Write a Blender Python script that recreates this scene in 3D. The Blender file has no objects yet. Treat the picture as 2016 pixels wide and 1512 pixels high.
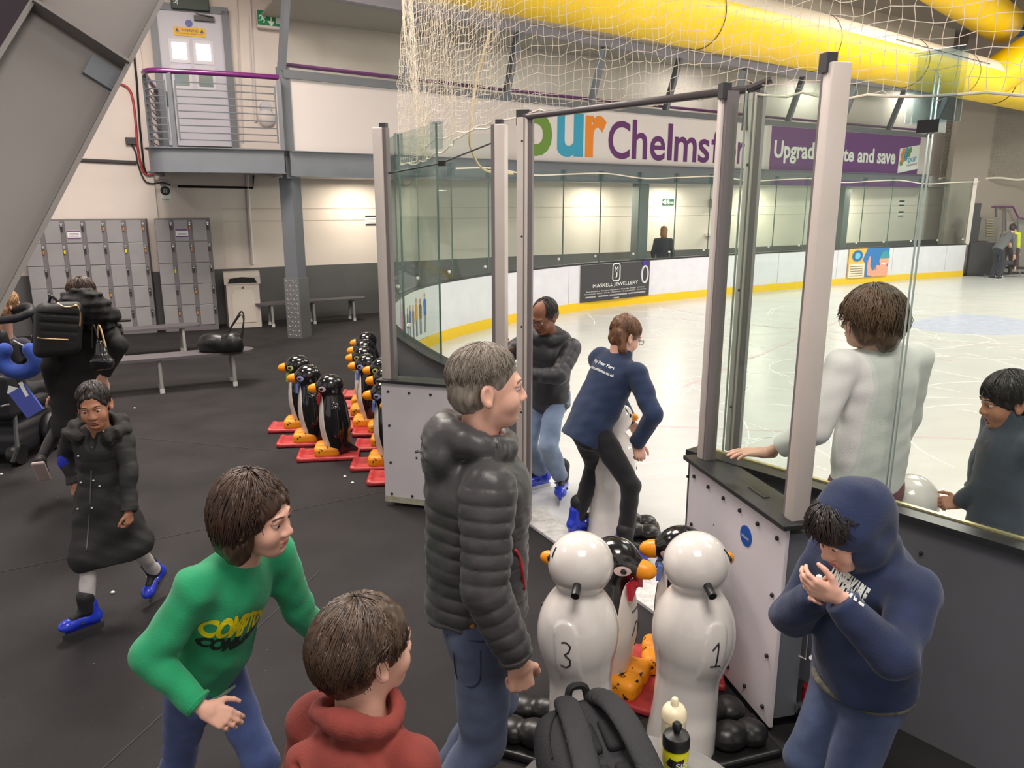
import bpy, bmesh, math, random
import numpy as np
from mathutils import Vector, Matrix
from mathutils.bvhtree import BVHTree
random.seed(7); np.random.seed(7)
SC = bpy.context.scene
COL = SC.collection
# ------------------------------------------------------------------ camera
CAM_H, FPX, PITCH = 2.35, 1514.0, math.atan((756 - 394) / 1514.0)
cd = bpy.data.cameras.new('camera'); cam = bpy.data.objects.new('camera', cd); COL.objects.link(cam)
cam.location = (0, 0, CAM_H); cam.rotation_euler = (math.pi / 2 - PITCH, 0, 0)
cd.sensor_fit = 'HORIZONTAL'; cd.sensor_width = 36.0; cd.lens = FPX / 2016 * 36.0; cd.clip_start = .05; cd.clip_end = 200
SC.camera = cam
# ------------------------------------------------------------------ view, world, lights
SC.view_settings.view_transform = 'Standard'; SC.view_settings.look = 'None'
SC.view_settings.gamma = 1.0; SC.view_settings.use_curve_mapping = False
SC.view_settings.exposure = 0.75
W = bpy.data.worlds.new('world'); SC.world = W; W.use_nodes = True
W.node_tree.nodes['Background'].inputs[0].default_value = (1.0, .94, .88, 1)
W.node_tree.nodes['Background'].inputs[1].default_value = .42
SC.cycles.max_bounces = 8; SC.cycles.diffuse_bounces = 3; SC.cycles.glossy_bounces = 3
SC.cycles.transparent_max_bounces = 16; SC.cycles.transmission_bounces = 4
SC.cycles.caustics_reflective = False; SC.cycles.caustics_refractive = False
SC.cycles.sample_clamp_indirect = 4.0; SC.cycles.adaptive_threshold = .025

def area(name, loc, size, energy, col=(1, .93, .85), rot=(0, 0, 0), sy=None):
    l = bpy.data.lights.new(name, 'AREA'); l.energy = energy; l.color = col; l.size = size
    if sy: l.shape = 'RECTANGLE'; l.size_y = sy
    o = bpy.data.objects.new(name, l); o.location = loc; o.rotation_euler = rot; COL.objects.link(o)
    return o
# roof luminaires over the lobby and over the ice
area('roof_light', (-4.2, 9.3, 6.6), 2.2, 350, (1, .89, .80), sy=2.2)
area('roof_light', (-1.2, 6.0, 6.6), 2.2, 200, (1, .92, .84), sy=2.2)
area('roof_light', (.3, .2, 6.0), 2.0, 150, (1, .92, .84), sy=2.0)
area('roof_light', (-6.5, 4.5, 6.6), 1.6, 120, (1, .88, .84), sy=1.6)
area('rink_light', (5.5, 10.0, 7.0), 3.0, 165, (1, .96, .90), sy=3.0)
area('rink_light', (9.0, 15.0, 7.0), 3.0, 270, (1, .96, .90), sy=3.0)
area('rink_light', (4.5, 4.6, 7.0), 2.4, 85, (1, .96, .90), sy=2.4)
area('rink_light', (15.0, 18.0, 7.0), 3.0, 400, (1, .96, .90), sy=3.0)
# added unseen fill lamps beyond the frame, tilted up to brighten duct and roof
area('duct_fill_light', (10.5, 5.5, 3.6), 1.2, 150, (1, .95, .86), rot=(math.radians(112), 0, math.radians(40)), sy=.5)
area('duct_fill_light', (15.5, 9.5, 3.6), 1.2, 175, (1, .95, .86), rot=(math.radians(112), 0, math.radians(40)), sy=.5)
# downlights under the mezzanine that wash the walkway wall
for wx, wy, we in ((-2.9, 15.6, 22), (2.2, 18.8, 24), (4.2, 19.9, 24), (7.0, 21.4, 30), (10.3, 23.2, 30)):
    area('walkway_light', (wx, wy, 2.68), .5, we, (1, .9, .72), sy=.3)

# ------------------------------------------------------------------ pixel helpers (frame 2016 x 1512)
_c, _s = math.cos(PITCH), math.sin(PITCH)
def _ray(u, v):
    a = (u - 1008) / FPX; b = -(v - 756) / FPX
    return Vector((a, _c + b * _s, -_s + b * _c))
def D(u, v, Y):
    d = _ray(u, v); return d * (Y / d.y) + Vector((0, 0, CAM_H))
def G(u, v, z=0.0):
    d = _ray(u, v); return d * ((z - CAM_H) / d.z) + Vector((0, 0, CAM_H))

# ------------------------------------------------------------------ materials
def lin(c):
    return tuple(((x / 255) / 12.92 if x <= 10 else (((x / 255) + .055) / 1.055) ** 2.4) for x in c)
MATS = {}
def M(name, rgb, rough=.5, metal=0., var=0., vscale=6., bump=0., bscale=60., stretch=None, coat=0., rgb2=None, spec=.5, sheen=0., detail=3., thresh=None):
    """principled material, colour varied by noise, optional bump; rgb are sRGB bytes"""
    if name in MATS: return MATS[name]
    m = bpy.data.materials.new(name); m.use_nodes = True; nt = m.node_tree; b = nt.nodes['Principled BSDF']
    c = lin(rgb); b.inputs['Base Color'].default_value = (*c, 1); m.diffuse_color = (*c, 1)
    b.inputs['Roughness'].default_value = rough; b.inputs['Metallic'].default_value = metal
    b.inputs['Specular IOR Level'].default_value = spec
    if coat: b.inputs['Coat Weight'].default_value = coat; b.inputs['Coat Roughness'].default_value = .05
    if sheen: b.inputs['Sheen Weight'].default_value = sheen
    tc = nt.nodes.new('ShaderNodeTexCoord'); mp = nt.nodes.new('ShaderNodeMapping'); nt.links.new(tc.outputs['Object'], mp.inputs['Vector'])
    if stretch: mp.inputs['Scale'].default_value = stretch
    if var or rgb2:
        n = nt.nodes.new('ShaderNodeTexNoise'); n.inputs['Scale'].default_value = vscale; n.inputs['Detail'].default_value = detail
        nt.links.new(mp.outputs['Vector'], n.inputs['Vector'])
        r = nt.nodes.new('ShaderNodeValToRGB'); nt.links.new(n.outputs['Fac'], r.inputs['Fac'])
        lo, hi = thresh or (.3, .7)
        r.color_ramp.elements[0].position = lo; r.color_ramp.elements[1].position = hi
        c2 = lin(rgb2) if rgb2 else c
        r.color_ramp.elements[0].color = (*[x * (1 - var) for x in c], 1); r.color_ramp.elements[1].color = (*[min(1, x * (1 + var)) for x in c2], 1)
        nt.links.new(r.outputs['Color'], b.inputs['Base Color'])
    if bump:
        n2 = nt.nodes.new('ShaderNodeTexNoise'); n2.inputs['Scale'].default_value = bscale; n2.inputs['Detail'].default_value = 4
        nt.links.new(mp.outputs['Vector'], n2.inputs['Vector'])
        bp = nt.nodes.new('ShaderNodeBump'); bp.inputs['Strength'].default_value = bump; bp.inputs['Distance'].default_value = .01
        nt.links.new(n2.outputs['Fac'], bp.inputs['Height']); nt.links.new(bp.outputs['Normal'], b.inputs['Normal'])
    MATS[name] = m; return m
def glass_mat(name, tint, refl=1.45, gl=.02):
    """clear sheet: tinted transparency with a Fresnel reflection"""
    if name in MATS: return MATS[name]
    m = bpy.data.materials.new(name); m.use_nodes = True; nt = m.node_tree; nt.nodes.clear()
    o = nt.nodes.new('ShaderNodeOutputMaterial'); mx = nt.nodes.new('ShaderNodeMixShader'); t = nt.nodes.new('ShaderNodeBsdfTransparent'); g = nt.nodes.new('ShaderNodeBsdfGlossy')
    lw = nt.nodes.new('ShaderNodeLayerWeight'); lw.inputs['Blend'].default_value = .5
    pw = nt.nodes.new('ShaderNodeMath'); pw.operation = 'POWER'; pw.inputs[1].default_value = 5; nt.links.new(lw.outputs['Facing'], pw.inputs[0])
    fr = nt.nodes.new('ShaderNodeMath'); fr.operation = 'MULTIPLY_ADD'; fr.inputs[1].default_value = .55; fr.inputs[2].default_value = ((refl - 1) / (refl + 1)) ** 2 * .8; nt.links.new(pw.outputs[0], fr.inputs[0])
    t.inputs['Color'].default_value = (*tint, 1); g.inputs['Roughness'].default_value = gl
    nt.links.new(fr.outputs[0], mx.inputs[0]); nt.links.new(t.outputs[0], mx.inputs[1]); nt.links.new(g.outputs[0], mx.inputs[2]); nt.links.new(mx.outputs[0], o.inputs[0])
    m.diffuse_color = (*tint, 1); MATS[name] = m; return m
def emit_mat(name, rgb, s):
    if name in MATS: return MATS[name]
    m = bpy.data.materials.new(name); m.use_nodes = True; b = m.node_tree.nodes['Principled BSDF']
    b.inputs['Base Color'].default_value = (*lin(rgb), 1); b.inputs['Emission Color'].default_value = (*lin(rgb), 1); b.inputs['Emission Strength'].default_value = s
    MATS[name] = m; return m

# ------------------------------------------------------------------ objects
def wloc(p):
    v = Vector((0, 0, 0))
    while p is not None: v += p.location; p = p.parent
    return v
def link(name, verts, faces, mat, parent=None, smooth=False, mats=None, midx=None, sharp=None):
    me = bpy.data.meshes.new(name)
    v = np.asarray(verts, dtype=np.float64).reshape(-1, 3)
    if parent is not None: v = v - np.array(wloc(parent))
    me.from_pydata(v.tolist(), [], faces if isinstance(faces, list) else faces.tolist())
    for mm in (mats or [mat]): me.materials.append(mm)
    if midx is not None: me.polygons.foreach_set('material_index', midx)
    if smooth: me.polygons.foreach_set('use_smooth', [True] * len(me.polygons))
    me.update()
    if smooth and sharp: me.set_sharp_from_angle(angle=math.radians(sharp))
    o = bpy.data.objects.new(name, me); COL.objects.link(o)
    if parent is not None: o.parent = parent
    return o
def tag(o, label, cat, group=None, kind=None):
    o['label'] = label; o['category'] = cat
    if group: o['group'] = group
    if kind: o['kind'] = kind
    return o
def thing(name, label, cat, loc=(0, 0, 0), group=None):
    o = bpy.data.objects.new(name, None); COL.objects.link(o); o.location = loc; o.empty_display_size = .1
    return tag(o, label, cat, group)
def structure(o):
    o['kind'] = 'structure'; return o
def dup(root, loc, rz, label=None, group=None):
    r = root.copy(); COL.objects.link(r); r.location = loc; r.rotation_euler = (0, 0, rz)
    if label: r['label'] = label
    if group: r['group'] = group
    for ch in list(root.children):
        c = ch.copy(); COL.objects.link(c); c.parent = r
        for g in ch.children:
            d = g.copy(); COL.objects.link(d); d.parent = c
    return r
def V(*a): return Vector(a)
def frame_from(z, x=None):
    z = Vector(z).normalized(); x = Vector(x) if x is not None else (V(0, 0, 1) if abs(z.z) < .9 else V(1, 0, 0))
    y = z.cross(x).normalized(); x = y.cross(z).normalized()
    return x, y, z
class MB:
    """collects boxes, tubes, prisms, lathes into one mesh"""
    def __init__(s): s.v = []; s.f = []; s.m = []; s.cm = 0; s.starts = []
    def _a(s, vs, fs):
        n = len(s.v); s.starts.append((n, len(s.f))); s.v += [tuple(p) for p in vs]; s.f += [[i + n for i in f] for f in fs]; s.m += [s.cm] * len(fs); return s
    def box(s, c, size, x=(1, 0, 0), y=(0, 1, 0), bev=0.):
        c = Vector(c); x = Vector(x).normalized(); y = Vector(y).normalized(); z = x.cross(y)
        hx, hy, hz = [k / 2 for k in size]
        if bev <= 0:
            vs = [c + x * (a * hx) + y * (b * hy) + z * (d * hz) for a in (-1, 1) for b in (-1, 1) for d in (-1, 1)]
            return s._a(vs, [[0, 1, 3, 2], [4, 6, 7, 5], [0, 4, 5, 1], [2, 3, 7, 6], [0, 2, 6, 4], [1, 5, 7, 3]])
        bm = bmesh.new(); bmesh.ops.create_cube(bm, size=1)
        for w in bm.verts: w.co = Vector((w.co.x * size[0], w.co.y * size[1], w.co.z * size[2]))
        bmesh.ops.bevel(bm, geom=bm.edges[:], offset=min(bev, min(size) * .49), segments=2, affect='EDGES', profile=.5)
        bm.verts.index_update()
        vs = [c + x * w.co.x + y * w.co.y + z * w.co.z for w in bm.verts]; fs = [[w.index for w in f.verts] for f in bm.faces]; bm.free()
        return s._a(vs, fs)
    def beam(s, a, b, w, d, up=(0, 0, 1)):
        """box from a to b, w wide (sideways), d deep (along up)"""
        a = Vector(a); b = Vector(b); x = (b - a).normalized(); u = Vector(up); y = u.cross(x).normalized()
        return s.box((a + b) / 2, ((b - a).length, w, d), x, y)
    def tube(s, pts, r, n=8, cap=True, closed=False):
        pts = [Vector(p) for p in pts]; k = len(pts); rs = r if isinstance(r, (list, tuple)) else [r] * k
        vs = []; fs = []; px = None
        for i in range(k):
            t = (pts[(i + 1) % k] - pts[i - 1]) if closed else (pts[min(i + 1, k - 1)] - pts[max(i - 1, 0)])
            if t.length < 1e-9: t = V(0, 0, 1)
            x, y, z = frame_from(t, px); px = x
            for j in range(n):
                a = 2 * math.pi * j / n; vs.append(pts[i] + (x * math.cos(a) + y * math.sin(a)) * rs[i])
        for i in range(k if closed else k - 1):
            for j in range(n):
                a = i * n + j; b = i * n + (j + 1) % n; c = ((i + 1) % k) * n
                fs.append([a, b, c + (j + 1) % n, c + j])
        if cap and not closed: fs += [list(range(n))[::-1], [(k - 1) * n + j for j in range(n)]]
        return s._a(vs, fs)
    def lathe(s, prof, c=(0, 0, 0), n=24, axis=(0, 0, 1), sx=1., sy=1.):
        x, y, z = frame_from(axis, (1, 0, 0) if abs(Vector(axis).normalized().x) < .9 else (0, 1, 0)); c = Vector(c); vs = []; fs = []
        for r, h in prof:
            for j in range(n):
                a = 2 * math.pi * j / n; vs.append(c + x * (r * math.cos(a) * sx) + y * (r * math.sin(a) * sy) + z * h)
        k = len(prof)
        for i in range(k - 1):
            for j in range(n): fs.append([i * n + j, i * n + (j + 1) % n, (i + 1) * n + (j + 1) % n, (i + 1) * n + j])
        fs += [list(range(n))[::-1], [(k - 1) * n + j for j in range(n)]]
        return s._a(vs, fs)
    def prism(s, poly, z0, z1, o=(0, 0, 0), x=(1, 0, 0), y=(0, 1, 0), z=(0, 0, 1)):
        o = Vector(o); x = Vector(x); y = Vector(y); z = Vector(z); n = len(poly)
        vs = [o + x * p[0] + y * p[1] + z * z0 for p in poly] + [o + x * p[0] + y * p[1] + z * z1 for p in poly]
        fs = [list(range(n))[::-1], list(range(n, 2 * n))] + [[i, (i + 1) % n, n + (i + 1) % n, n + i] for i in range(n)]
        return s._a(vs, fs)
    def quad(s, a, b, c, d): return s._a([a, b, c, d], [[0, 1, 2, 3]])
    def ball(s, c, r, n=12, R=None):
        c = Vector(c); r = r if isinstance(r, (tuple, list)) else (r, r, r); vs = []; fs = []; m = n // 2
        for i in range(1, m):
            t = math.pi * i / m
            for j in range(n):
                p = 2 * math.pi * j / n; q = Vector((r[0] * math.sin(t) * math.cos(p), r[1] * math.sin(t) * math.sin(p), r[2] * math.cos(t)))
                vs.append(c + (R @ q if R else q))
        for q in (V(0, 0, r[2]), V(0, 0, -r[2])): vs.append(c + (R @ q if R else q))
        a = (m - 1) * n
        for i in range(m - 2):
            for j in range(n): fs.append([i * n + j, (i + 1) * n + j, (i + 1) * n + (j + 1) % n, i * n + (j + 1) % n])
        for j in range(n): fs.append([a, j, (j + 1) % n]); fs.append([a + 1, (m - 2) * n + (j + 1) % n, (m - 2) * n + j])
        return s._a(vs, fs)
    def strip(s, path, z0, z1, th, side=1):
        """vertical band along a plan path, thickness th to one side"""
        P = [Vector((p[0], p[1], 0)) for p in path]; N = []
        for i in range(len(P)):
            t = P[min(i + 1, len(P) - 1)] - P[max(i - 1, 0)]; N.append(Vector((t.y, -t.x, 0)).normalized() * side)
        vs = []
        for p, q in zip(P, N):
            for a in (p, p + q * th):
                vs += [a + V(0, 0, z0), a + V(0, 0, z1)]
        fs = []
        for i in range(len(P) - 1):
            k = 4 * i; l = k + 4
            fs += [[k, l, l + 1, k + 1], [k + 2, k + 3, l + 3, l + 2], [k + 1, l + 1, l + 3, k + 3], [k, k + 2, l + 2, l]]
        fs += [[0, 1, 3, 2], [len(vs) - 4, len(vs) - 2, len(vs) - 1, len(vs) - 3]]
        return s._a(vs, fs)
    def split(s, name, mat, parent=None, smooth=None):
        """one object per call recorded since the last one"""
        st = s.starts + [(len(s.v), len(s.f))]; out = []
        for (v0, f0), (v1, f1) in zip(st, st[1:]):
            q = MB(); q.v = s.v[v0:v1]; q.f = [[i - v0 for i in f] for f in s.f[f0:f1]]; q.m = s.m[f0:f1]; out.append(q.build(name, mat, parent, smooth))
        return out
    def build(s, name, mat, parent=None, smooth=None):
        mats = mat if isinstance(mat, list) else [mat]
        return link(name, s.v, s.f, None, parent, smooth=smooth is not None, mats=mats, midx=s.m, sharp=smooth)
def spline(pts, n=8):
    P = [Vector(p) for p in pts]; out = []
    for i in range(len(P) - 1):
        a = P[max(i - 1, 0)]; b = P[i]; c = P[i + 1]; d = P[min(i + 2, len(P) - 1)]
        for k in range(n):
            t = k / n; out.append(.5 * ((2 * b) + (c - a) * t + (2 * a - 5 * b + 4 * c - d) * t * t + (3 * b - a - 3 * c + d) * t ** 3))
    return out + [P[-1]]
def resample(path, step=None, n=None):
    P = [Vector(p) for p in path]; L = [0.]
    for a, b in zip(P, P[1:]): L.append(L[-1] + (b - a).length)
    n = n or max(2, int(round(L[-1] / step)) + 1); out = []; j = 0
    for i in range(n):
        t = L[-1] * i / (n - 1)
        while j < len(P) - 2 and L[j + 1] < t: j += 1
        w = (t - L[j]) / max(1e-9, L[j + 1] - L[j]); out.append(P[j].lerp(P[j + 1], w))
    return out
def text_mesh(txt, size=1., bold=0., space=1., ext=.0, shear=0.):
    """lettering as (verts, faces) in its own xy plane, from Blender's own font"""
    c = bpy.data.curves.new('lettering', 'FONT'); c.body = txt; c.size = size; c.extrude = ext; c.offset = bold; c.space_character = space; c.align_x = 'CENTER'; c.align_y = 'CENTER'; c.shear = shear; c.resolution_u = 4
    o = bpy.data.objects.new('lettering', c); COL.objects.link(o); bpy.context.view_layer.update()
    me = bpy.data.meshes.new_from_object(o.evaluated_get(bpy.context.evaluated_depsgraph_get()))
    v = [tuple(p.co) for p in me.vertices]; f = [list(p.vertices) for p in me.polygons]
    bpy.data.objects.remove(o); bpy.data.curves.remove(c); bpy.data.meshes.remove(me)
    return v, f
def text_on(name, txt, o, x, y, width, mat, parent, height=None, lift=.003, **kw):
    """flat lettering, centred at o, baseline along x, upwards y, width metres wide"""
    v, f = text_mesh(txt, **kw); a = np.array(v); sx = width / (a[:, 0].max() - a[:, 0].min()); sy = sx if height is None else height / (a[:, 1].max() - a[:, 1].min())
    mid = (a.max(0) + a.min(0)) / 2; x = Vector(x).normalized(); y = Vector(y).normalized(); z = x.cross(y); o = Vector(o)
    vs = [o + x * ((p[0] - mid[0]) * sx) + y * ((p[1] - mid[1]) * sy) + z * lift for p in v]
    return link(name, vs, f, mat, parent)

# ------------------------------------------------------------------ solid modelling on a grid (smooth unions, meshed by surface nets)
def _np(v): return np.array(tuple(v), dtype=np.float32)
class Sdf:
    def __init__(s, h=.006): s.h = h; s.ops = []; s.post = None
    def _add(s, c0, c1, fn, k, mode): s.ops.append((np.minimum(c0, c1), np.maximum(c0, c1), fn, k, mode)); return s
    def cap(s, a, b, ra, rb=None, k=.02, mode=1, puff=None):
        a = _np(a); b = _np(b); rb = ra if rb is None else rb; ab = b - a; L2 = float(ab @ ab) + 1e-12; L = math.sqrt(L2); R = max(ra, rb) + (puff[1] if puff else 0)
        def fn(P):
            q = P - a; t = np.clip((q @ ab) / L2, 0, 1); d = np.linalg.norm(q - t[..., None] * ab, axis=-1); r = ra + (rb - ra) * t
            if puff: r = r + puff[1] * (np.abs(np.sin(t * (math.pi * L / puff[0]))) ** .4 - .6)
            return d - r
        return s._add(np.minimum(a, b) - R, np.maximum(a, b) + R, fn, k, mode)
    def ecap(s, a, b, ra, rb, fwd, ratio=.62, k=.02, mode=1, puff=None):
        """capsule with an elliptic section, flattened along fwd"""
        a = _np(a); b = _np(b); f = _np(Vector(fwd).normalized()); ab = b - a; ab2 = ab + f * float(ab @ f) * (1 / ratio - 1); L2 = float(ab2 @ ab2) + 1e-12; L = float(np.linalg.norm(ab)); R = max(ra, rb) * 1.02 + (puff[1] if puff else 0)
        def fn(P):
            q = P - a; q = q + f * ((q @ f) * (1 / ratio - 1))[..., None]
            t = np.clip((q @ ab2) / L2, 0, 1); d = np.linalg.norm(q - t[..., None] * ab2, axis=-1); r = ra + (rb - ra) * t
            if puff: r = r + puff[1] * (np.abs(np.sin(t * (math.pi * L / puff[0]))) ** .4 - .6)
            return (d - r) * (.5 + .5 * ratio)
        return s._add(np.minimum(a, b) - R, np.maximum(a, b) + R, fn, k, mode)
    def ell(s, c, r, R=None, k=.02, mode=1):
        c = _np(c); r = np.array(r if isinstance(r, (tuple, list)) else (r, r, r), dtype=np.float32)
        A = np.array(R, dtype=np.float32) if R is not None else np.eye(3, dtype=np.float32); e = np.sqrt(((A * r) ** 2).sum(1))
        def fn(P):
            q = ((P - c) @ A) / r; k0 = np.linalg.norm(q, axis=-1); k1 = np.linalg.norm(q / r, axis=-1) + 1e-9
            return k0 * (k0 - 1) / k1
        return s._add(c - e, c + e, fn, k, mode)
    def rbox(s, c, half, R=None, r=.01, k=.01, mode=1):
        c = _np(c); hh = np.array(half, dtype=np.float32) - r; A = np.array(R, dtype=np.float32) if R is not None else np.eye(3, dtype=np.float32); e = (np.abs(A) * np.array(half)).sum(1)
        def fn(P):
            q = np.abs((P - c) @ A) - hh; return np.linalg.norm(np.maximum(q, 0), axis=-1) + np.minimum(q.max(-1), 0) - r
        return s._add(c - e, c + e, fn, k, mode)
    def cut(s, p, n, k=.008):
        """keep the side behind the plane (p, n)"""
        p = _np(p); n = _np(Vector(n).normalized())
        return s._add(p - 9, p + 9, lambda P: -((P - p) @ n), k, -1)
    def local_cut(s, p, n, c, rad, k=.008):
        """like cut, but only inside a ball"""
        p = _np(p); n = _np(Vector(n).normalized()); c = _np(c)
        return s._add(c - rad, c + rad, lambda P: np.maximum(-((P - p) @ n), np.linalg.norm(P - c, axis=-1) - rad), k, -1)
    def keep(s, fn, k=.004):
        """keep only where fn < 0"""
        return s._add(np.full(3, -99.), np.full(3, 99.), lambda P: -fn(P), k, -1)
    def noise(s, amp, freq, seed=0, n=5, stretch=(1, 1, 1)):
        g = np.random.RandomState(seed); K = g.normal(size=(n, 3)); K = (K / np.linalg.norm(K, axis=1)[:, None] * freq * g.uniform(.6, 1.5, (n, 1)) / np.array(stretch)).astype(np.float32); ph = g.uniform(0, 6.28, n)
        def fn(P): return amp * sum(np.sin(P @ K[i] + ph[i]) for i in range(n)) / math.sqrt(n)
        pr = s.post; s.post = fn if pr is None else (lambda P: pr(P) + fn(P)); return s
    def mesh(s):
        h = s.h; pos = [o for o in s.ops if o[4] == 1]
        lo = np.min([o[0] for o in pos], 0) - 4 * h; hi = np.max([o[1] for o in pos], 0) + 4 * h
        n = np.ceil((hi - lo) / h).astype(int) + 1
        ax = [(lo[i] + h * np.arange(n[i])).astype(np.float32) for i in range(3)]
        F = np.full(n, .06, dtype=np.float32)
        for a, b, fn, k, mode in s.ops:
            pad = k + 3 * h; i0 = np.maximum(((a - pad - lo) / h).astype(int), 0); i1 = np.minimum(np.ceil((b + pad - lo) / h).astype(int) + 1, n)
            if np.any(i1 <= i0): continue
            sl = tuple(slice(i0[i], i1[i]) for i in range(3))
            P = np.stack(np.meshgrid(*[ax[i][sl[i]] for i in range(3)], indexing='ij'), -1); d = fn(P).astype(np.float32); A = F[sl]
            if mode == 1: F[sl] = np.minimum(A, d) - np.maximum(k - np.abs(A - d), 0) ** 2 / (4 * k)
            else: F[sl] = np.maximum(A, -d) + np.maximum(k - np.abs(A + d), 0) ** 2 / (4 * k)
        if s.post is not None:
            near = np.abs(F) < .05; ijk = np.argwhere(near); P = (lo + h * ijk).astype(np.float32); F[near] += s.post(P)
        return surfnet(F, lo, h)
    def build(s, name, mat, parent=None):
        v, f = s.mesh(); return link(name, v, f, mat, parent, smooth=True)
def surfnet(F, lo, h):
    S = F < 0; sh = np.array(F.shape) - 1
    def cr(A, i, j, k): return A[i:i + sh[0], j:j + sh[1], k:k + sh[2]]
    cnt = np.zeros(sh, np.int8)
    for i in (0, 1):
        for j in (0, 1):
            for k in (0, 1): cnt += cr(S, i, j, k)
    act = (cnt > 0) & (cnt < 8); ijk = np.argwhere(act); idx = np.full(sh, -1, np.int64); idx[act] = np.arange(len(ijk))
    acc = np.zeros((len(ijk), 3)); num = np.zeros(len(ijk)); I, J, K = ijk.T
    cs = [(i, j, k) for i in (0, 1) for j in (0, 1) for k in (0, 1)]
    for a in cs:
        for ax in range(3):
            if a[ax]: continue
            b = list(a); b[ax] = 1
            fa = F[I + a[0], J + a[1], K + a[2]]; fb = F[I + b[0], J + b[1], K + b[2]]; m = (fa < 0) != (fb < 0)
            t = np.where(m, fa / np.where(m, fa - fb, 1), 0); p = np.array(a, float)[None].repeat(len(ijk), 0); p[:, ax] += t
            acc[m] += p[m]; num[m] += 1
    V_ = lo + h * (ijk + acc / num[:, None]); Q = []
    for ax in range(3):
        b1, b2 = (ax + 1) % 3, (ax + 2) % 3
        sl0 = [slice(None)] * 3; sl1 = [slice(None)] * 3; sl0[ax] = slice(0, -1); sl1[ax] = slice(1, None)
        A = S[tuple(sl0)]; B = S[tuple(sl1)]; e = np.argwhere(A != B)
        ok = (e[:, b1] > 0) & (e[:, b2] > 0) & (e[:, b1] < sh[b1]) & (e[:, b2] < sh[b2]); e = e[ok]
        def at(d1, d2):
            q = e.copy(); q[:, b1] -= d1; q[:, b2] -= d2; return idx[q[:, 0], q[:, 1], q[:, 2]]
        q = np.stack([at(1, 1), at(0, 1), at(0, 0), at(1, 0)], 1); fl = ~A[e[:, 0], e[:, 1], e[:, 2]]
        q[fl] = q[fl][:, ::-1]; Q.append(q)
    return V_, np.concatenate(Q)
def bvh_of(o):
    mw = wloc(o); me = o.data
    return BVHTree.FromPolygons([v.co + mw for v in me.vertices], [list(p.vertices) for p in me.polygons])
def project(bvh, p, d, lift=.002):
    h = bvh.ray_cast(Vector(p), Vector(d).normalized())
    return None if h[0] is None else h[0] - Vector(d).normalized() * lift
def decal(name, v, f, o, x, y, d, sx, sy, bvh, mat, parent, lift=.003, sub=1):
    """drape flat lettering (v, f) over a surface by projecting it along d"""
    bm = bmesh.new(); vs = [bm.verts.new(p) for p in v]
    for q in f:
        try: bm.faces.new([vs[i] for i in q])
        except ValueError: pass
    if sub:
        bmesh.ops.triangulate(bm, faces=bm.faces[:]); bmesh.ops.subdivide_edges(bm, edges=bm.edges[:], cuts=sub, use_grid_fill=True)
    a = np.array([w.co for w in bm.verts]); mid = (a.max(0) + a.min(0)) / 2; wx = a[:, 0].max() - a[:, 0].min(); wy = a[:, 1].max() - a[:, 1].min()
    x = Vector(x); y = Vector(y); o = Vector(o); out = []; good = {}
    for w in bm.verts:
        p = o + x * ((w.co.x - mid[0]) * sx / wx) + y * ((w.co.y - mid[1]) * sy / wy); h = project(bvh, p, d, lift)
        good[w] = h is not None; out.append(h if h is not None else p)
    bm.verts.index_update(); fs = [[w.index for w in q.verts] for q in bm.faces if all(good[w] for w in q.verts)]; bm.free()
    return link(name, out, fs, mat, parent)
def strokes(name, lines, o, x, y, d, bvh, r, mat, parent):
    """pen strokes (polylines in metres) projected on a surface"""
    mb = MB(); x = Vector(x); y = Vector(y)
    for ln in lines:
        P = [Vector((q[0], q[1], 0)) for q in ln]; P = resample(P, n=max(4, len(P) * 4)) if len(P) > 1 else P; pts = []
        for q in P:
            h = project(bvh, Vector(o) + x * q.x + y * q.y, d, .0005)
            if h is not None: pts.append(h)
        if len(pts) > 1: mb.tube(pts, r, 5)
    return mb.build(name, mat, parent) if mb.v else None
# ================================================================== materials of the place
def specks(m, scale, rad, rgb, rough=None):
    """scattered specks of another colour on top of a material"""
    nt = m.node_tree; b = nt.nodes['Principled BSDF']; inp = b.inputs['Base Color']
    tc = nt.nodes.new('ShaderNodeTexCoord'); vo = nt.nodes.new('ShaderNodeTexVoronoi'); vo.inputs['Scale'].default_value = scale
    nt.links.new(tc.outputs['Object'], vo.inputs['Vector'])
    lt = nt.nodes.new('ShaderNodeMath'); lt.operation = 'LESS_THAN'; lt.inputs[1].default_value = rad; nt.links.new(vo.outputs['Distance'], lt.inputs[0])
    mx = nt.nodes.new('ShaderNodeMix'); mx.data_type = 'RGBA'; mx.inputs['B'].default_value = (*lin(rgb), 1)
    if inp.links: nt.links.new(inp.links[0].from_socket, mx.inputs['A'])
    else: mx.inputs['A'].default_value = inp.default_value
    nt.links.new(lt.outputs[0], mx.inputs['Factor']); nt.links.new(mx.outputs['Result'], inp); return m
m_wall = M('painted_block', (226, 214, 206), .7, var=.03, vscale=1.5, bump=.05, bscale=40)
m_dado = M('dark_grey_paint', (92, 91, 92), .6, var=.06, vscale=3)
m_floor = specks(specks(M('black_rubber_floor', (35, 33, 35), .75, var=.2, vscale=2.2, bump=.25, bscale=160, rgb2=(39, 37, 39), detail=8, spec=.3), 160, .12, (70, 68, 72)), 9, .018, (190, 192, 196))
m_ice = M('ice', (212, 213, 213), .25, var=.05, vscale=1.2, bump=.12, bscale=14, stretch=(1, 2.5, 1), detail=6)
m_sill = M('wet_concrete', (206, 204, 202), .6, var=.2, vscale=22, bump=.2, bscale=60)
m_boardw = specks(M('white_board', (219, 219, 226), .35, var=.04, vscale=4), 14, .05, (70, 72, 80))
m_gatew = specks(M('scuffed_white_board', (214, 208, 214), .4, var=.06, vscale=3, detail=6), 4, .02, (60, 58, 60))
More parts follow.
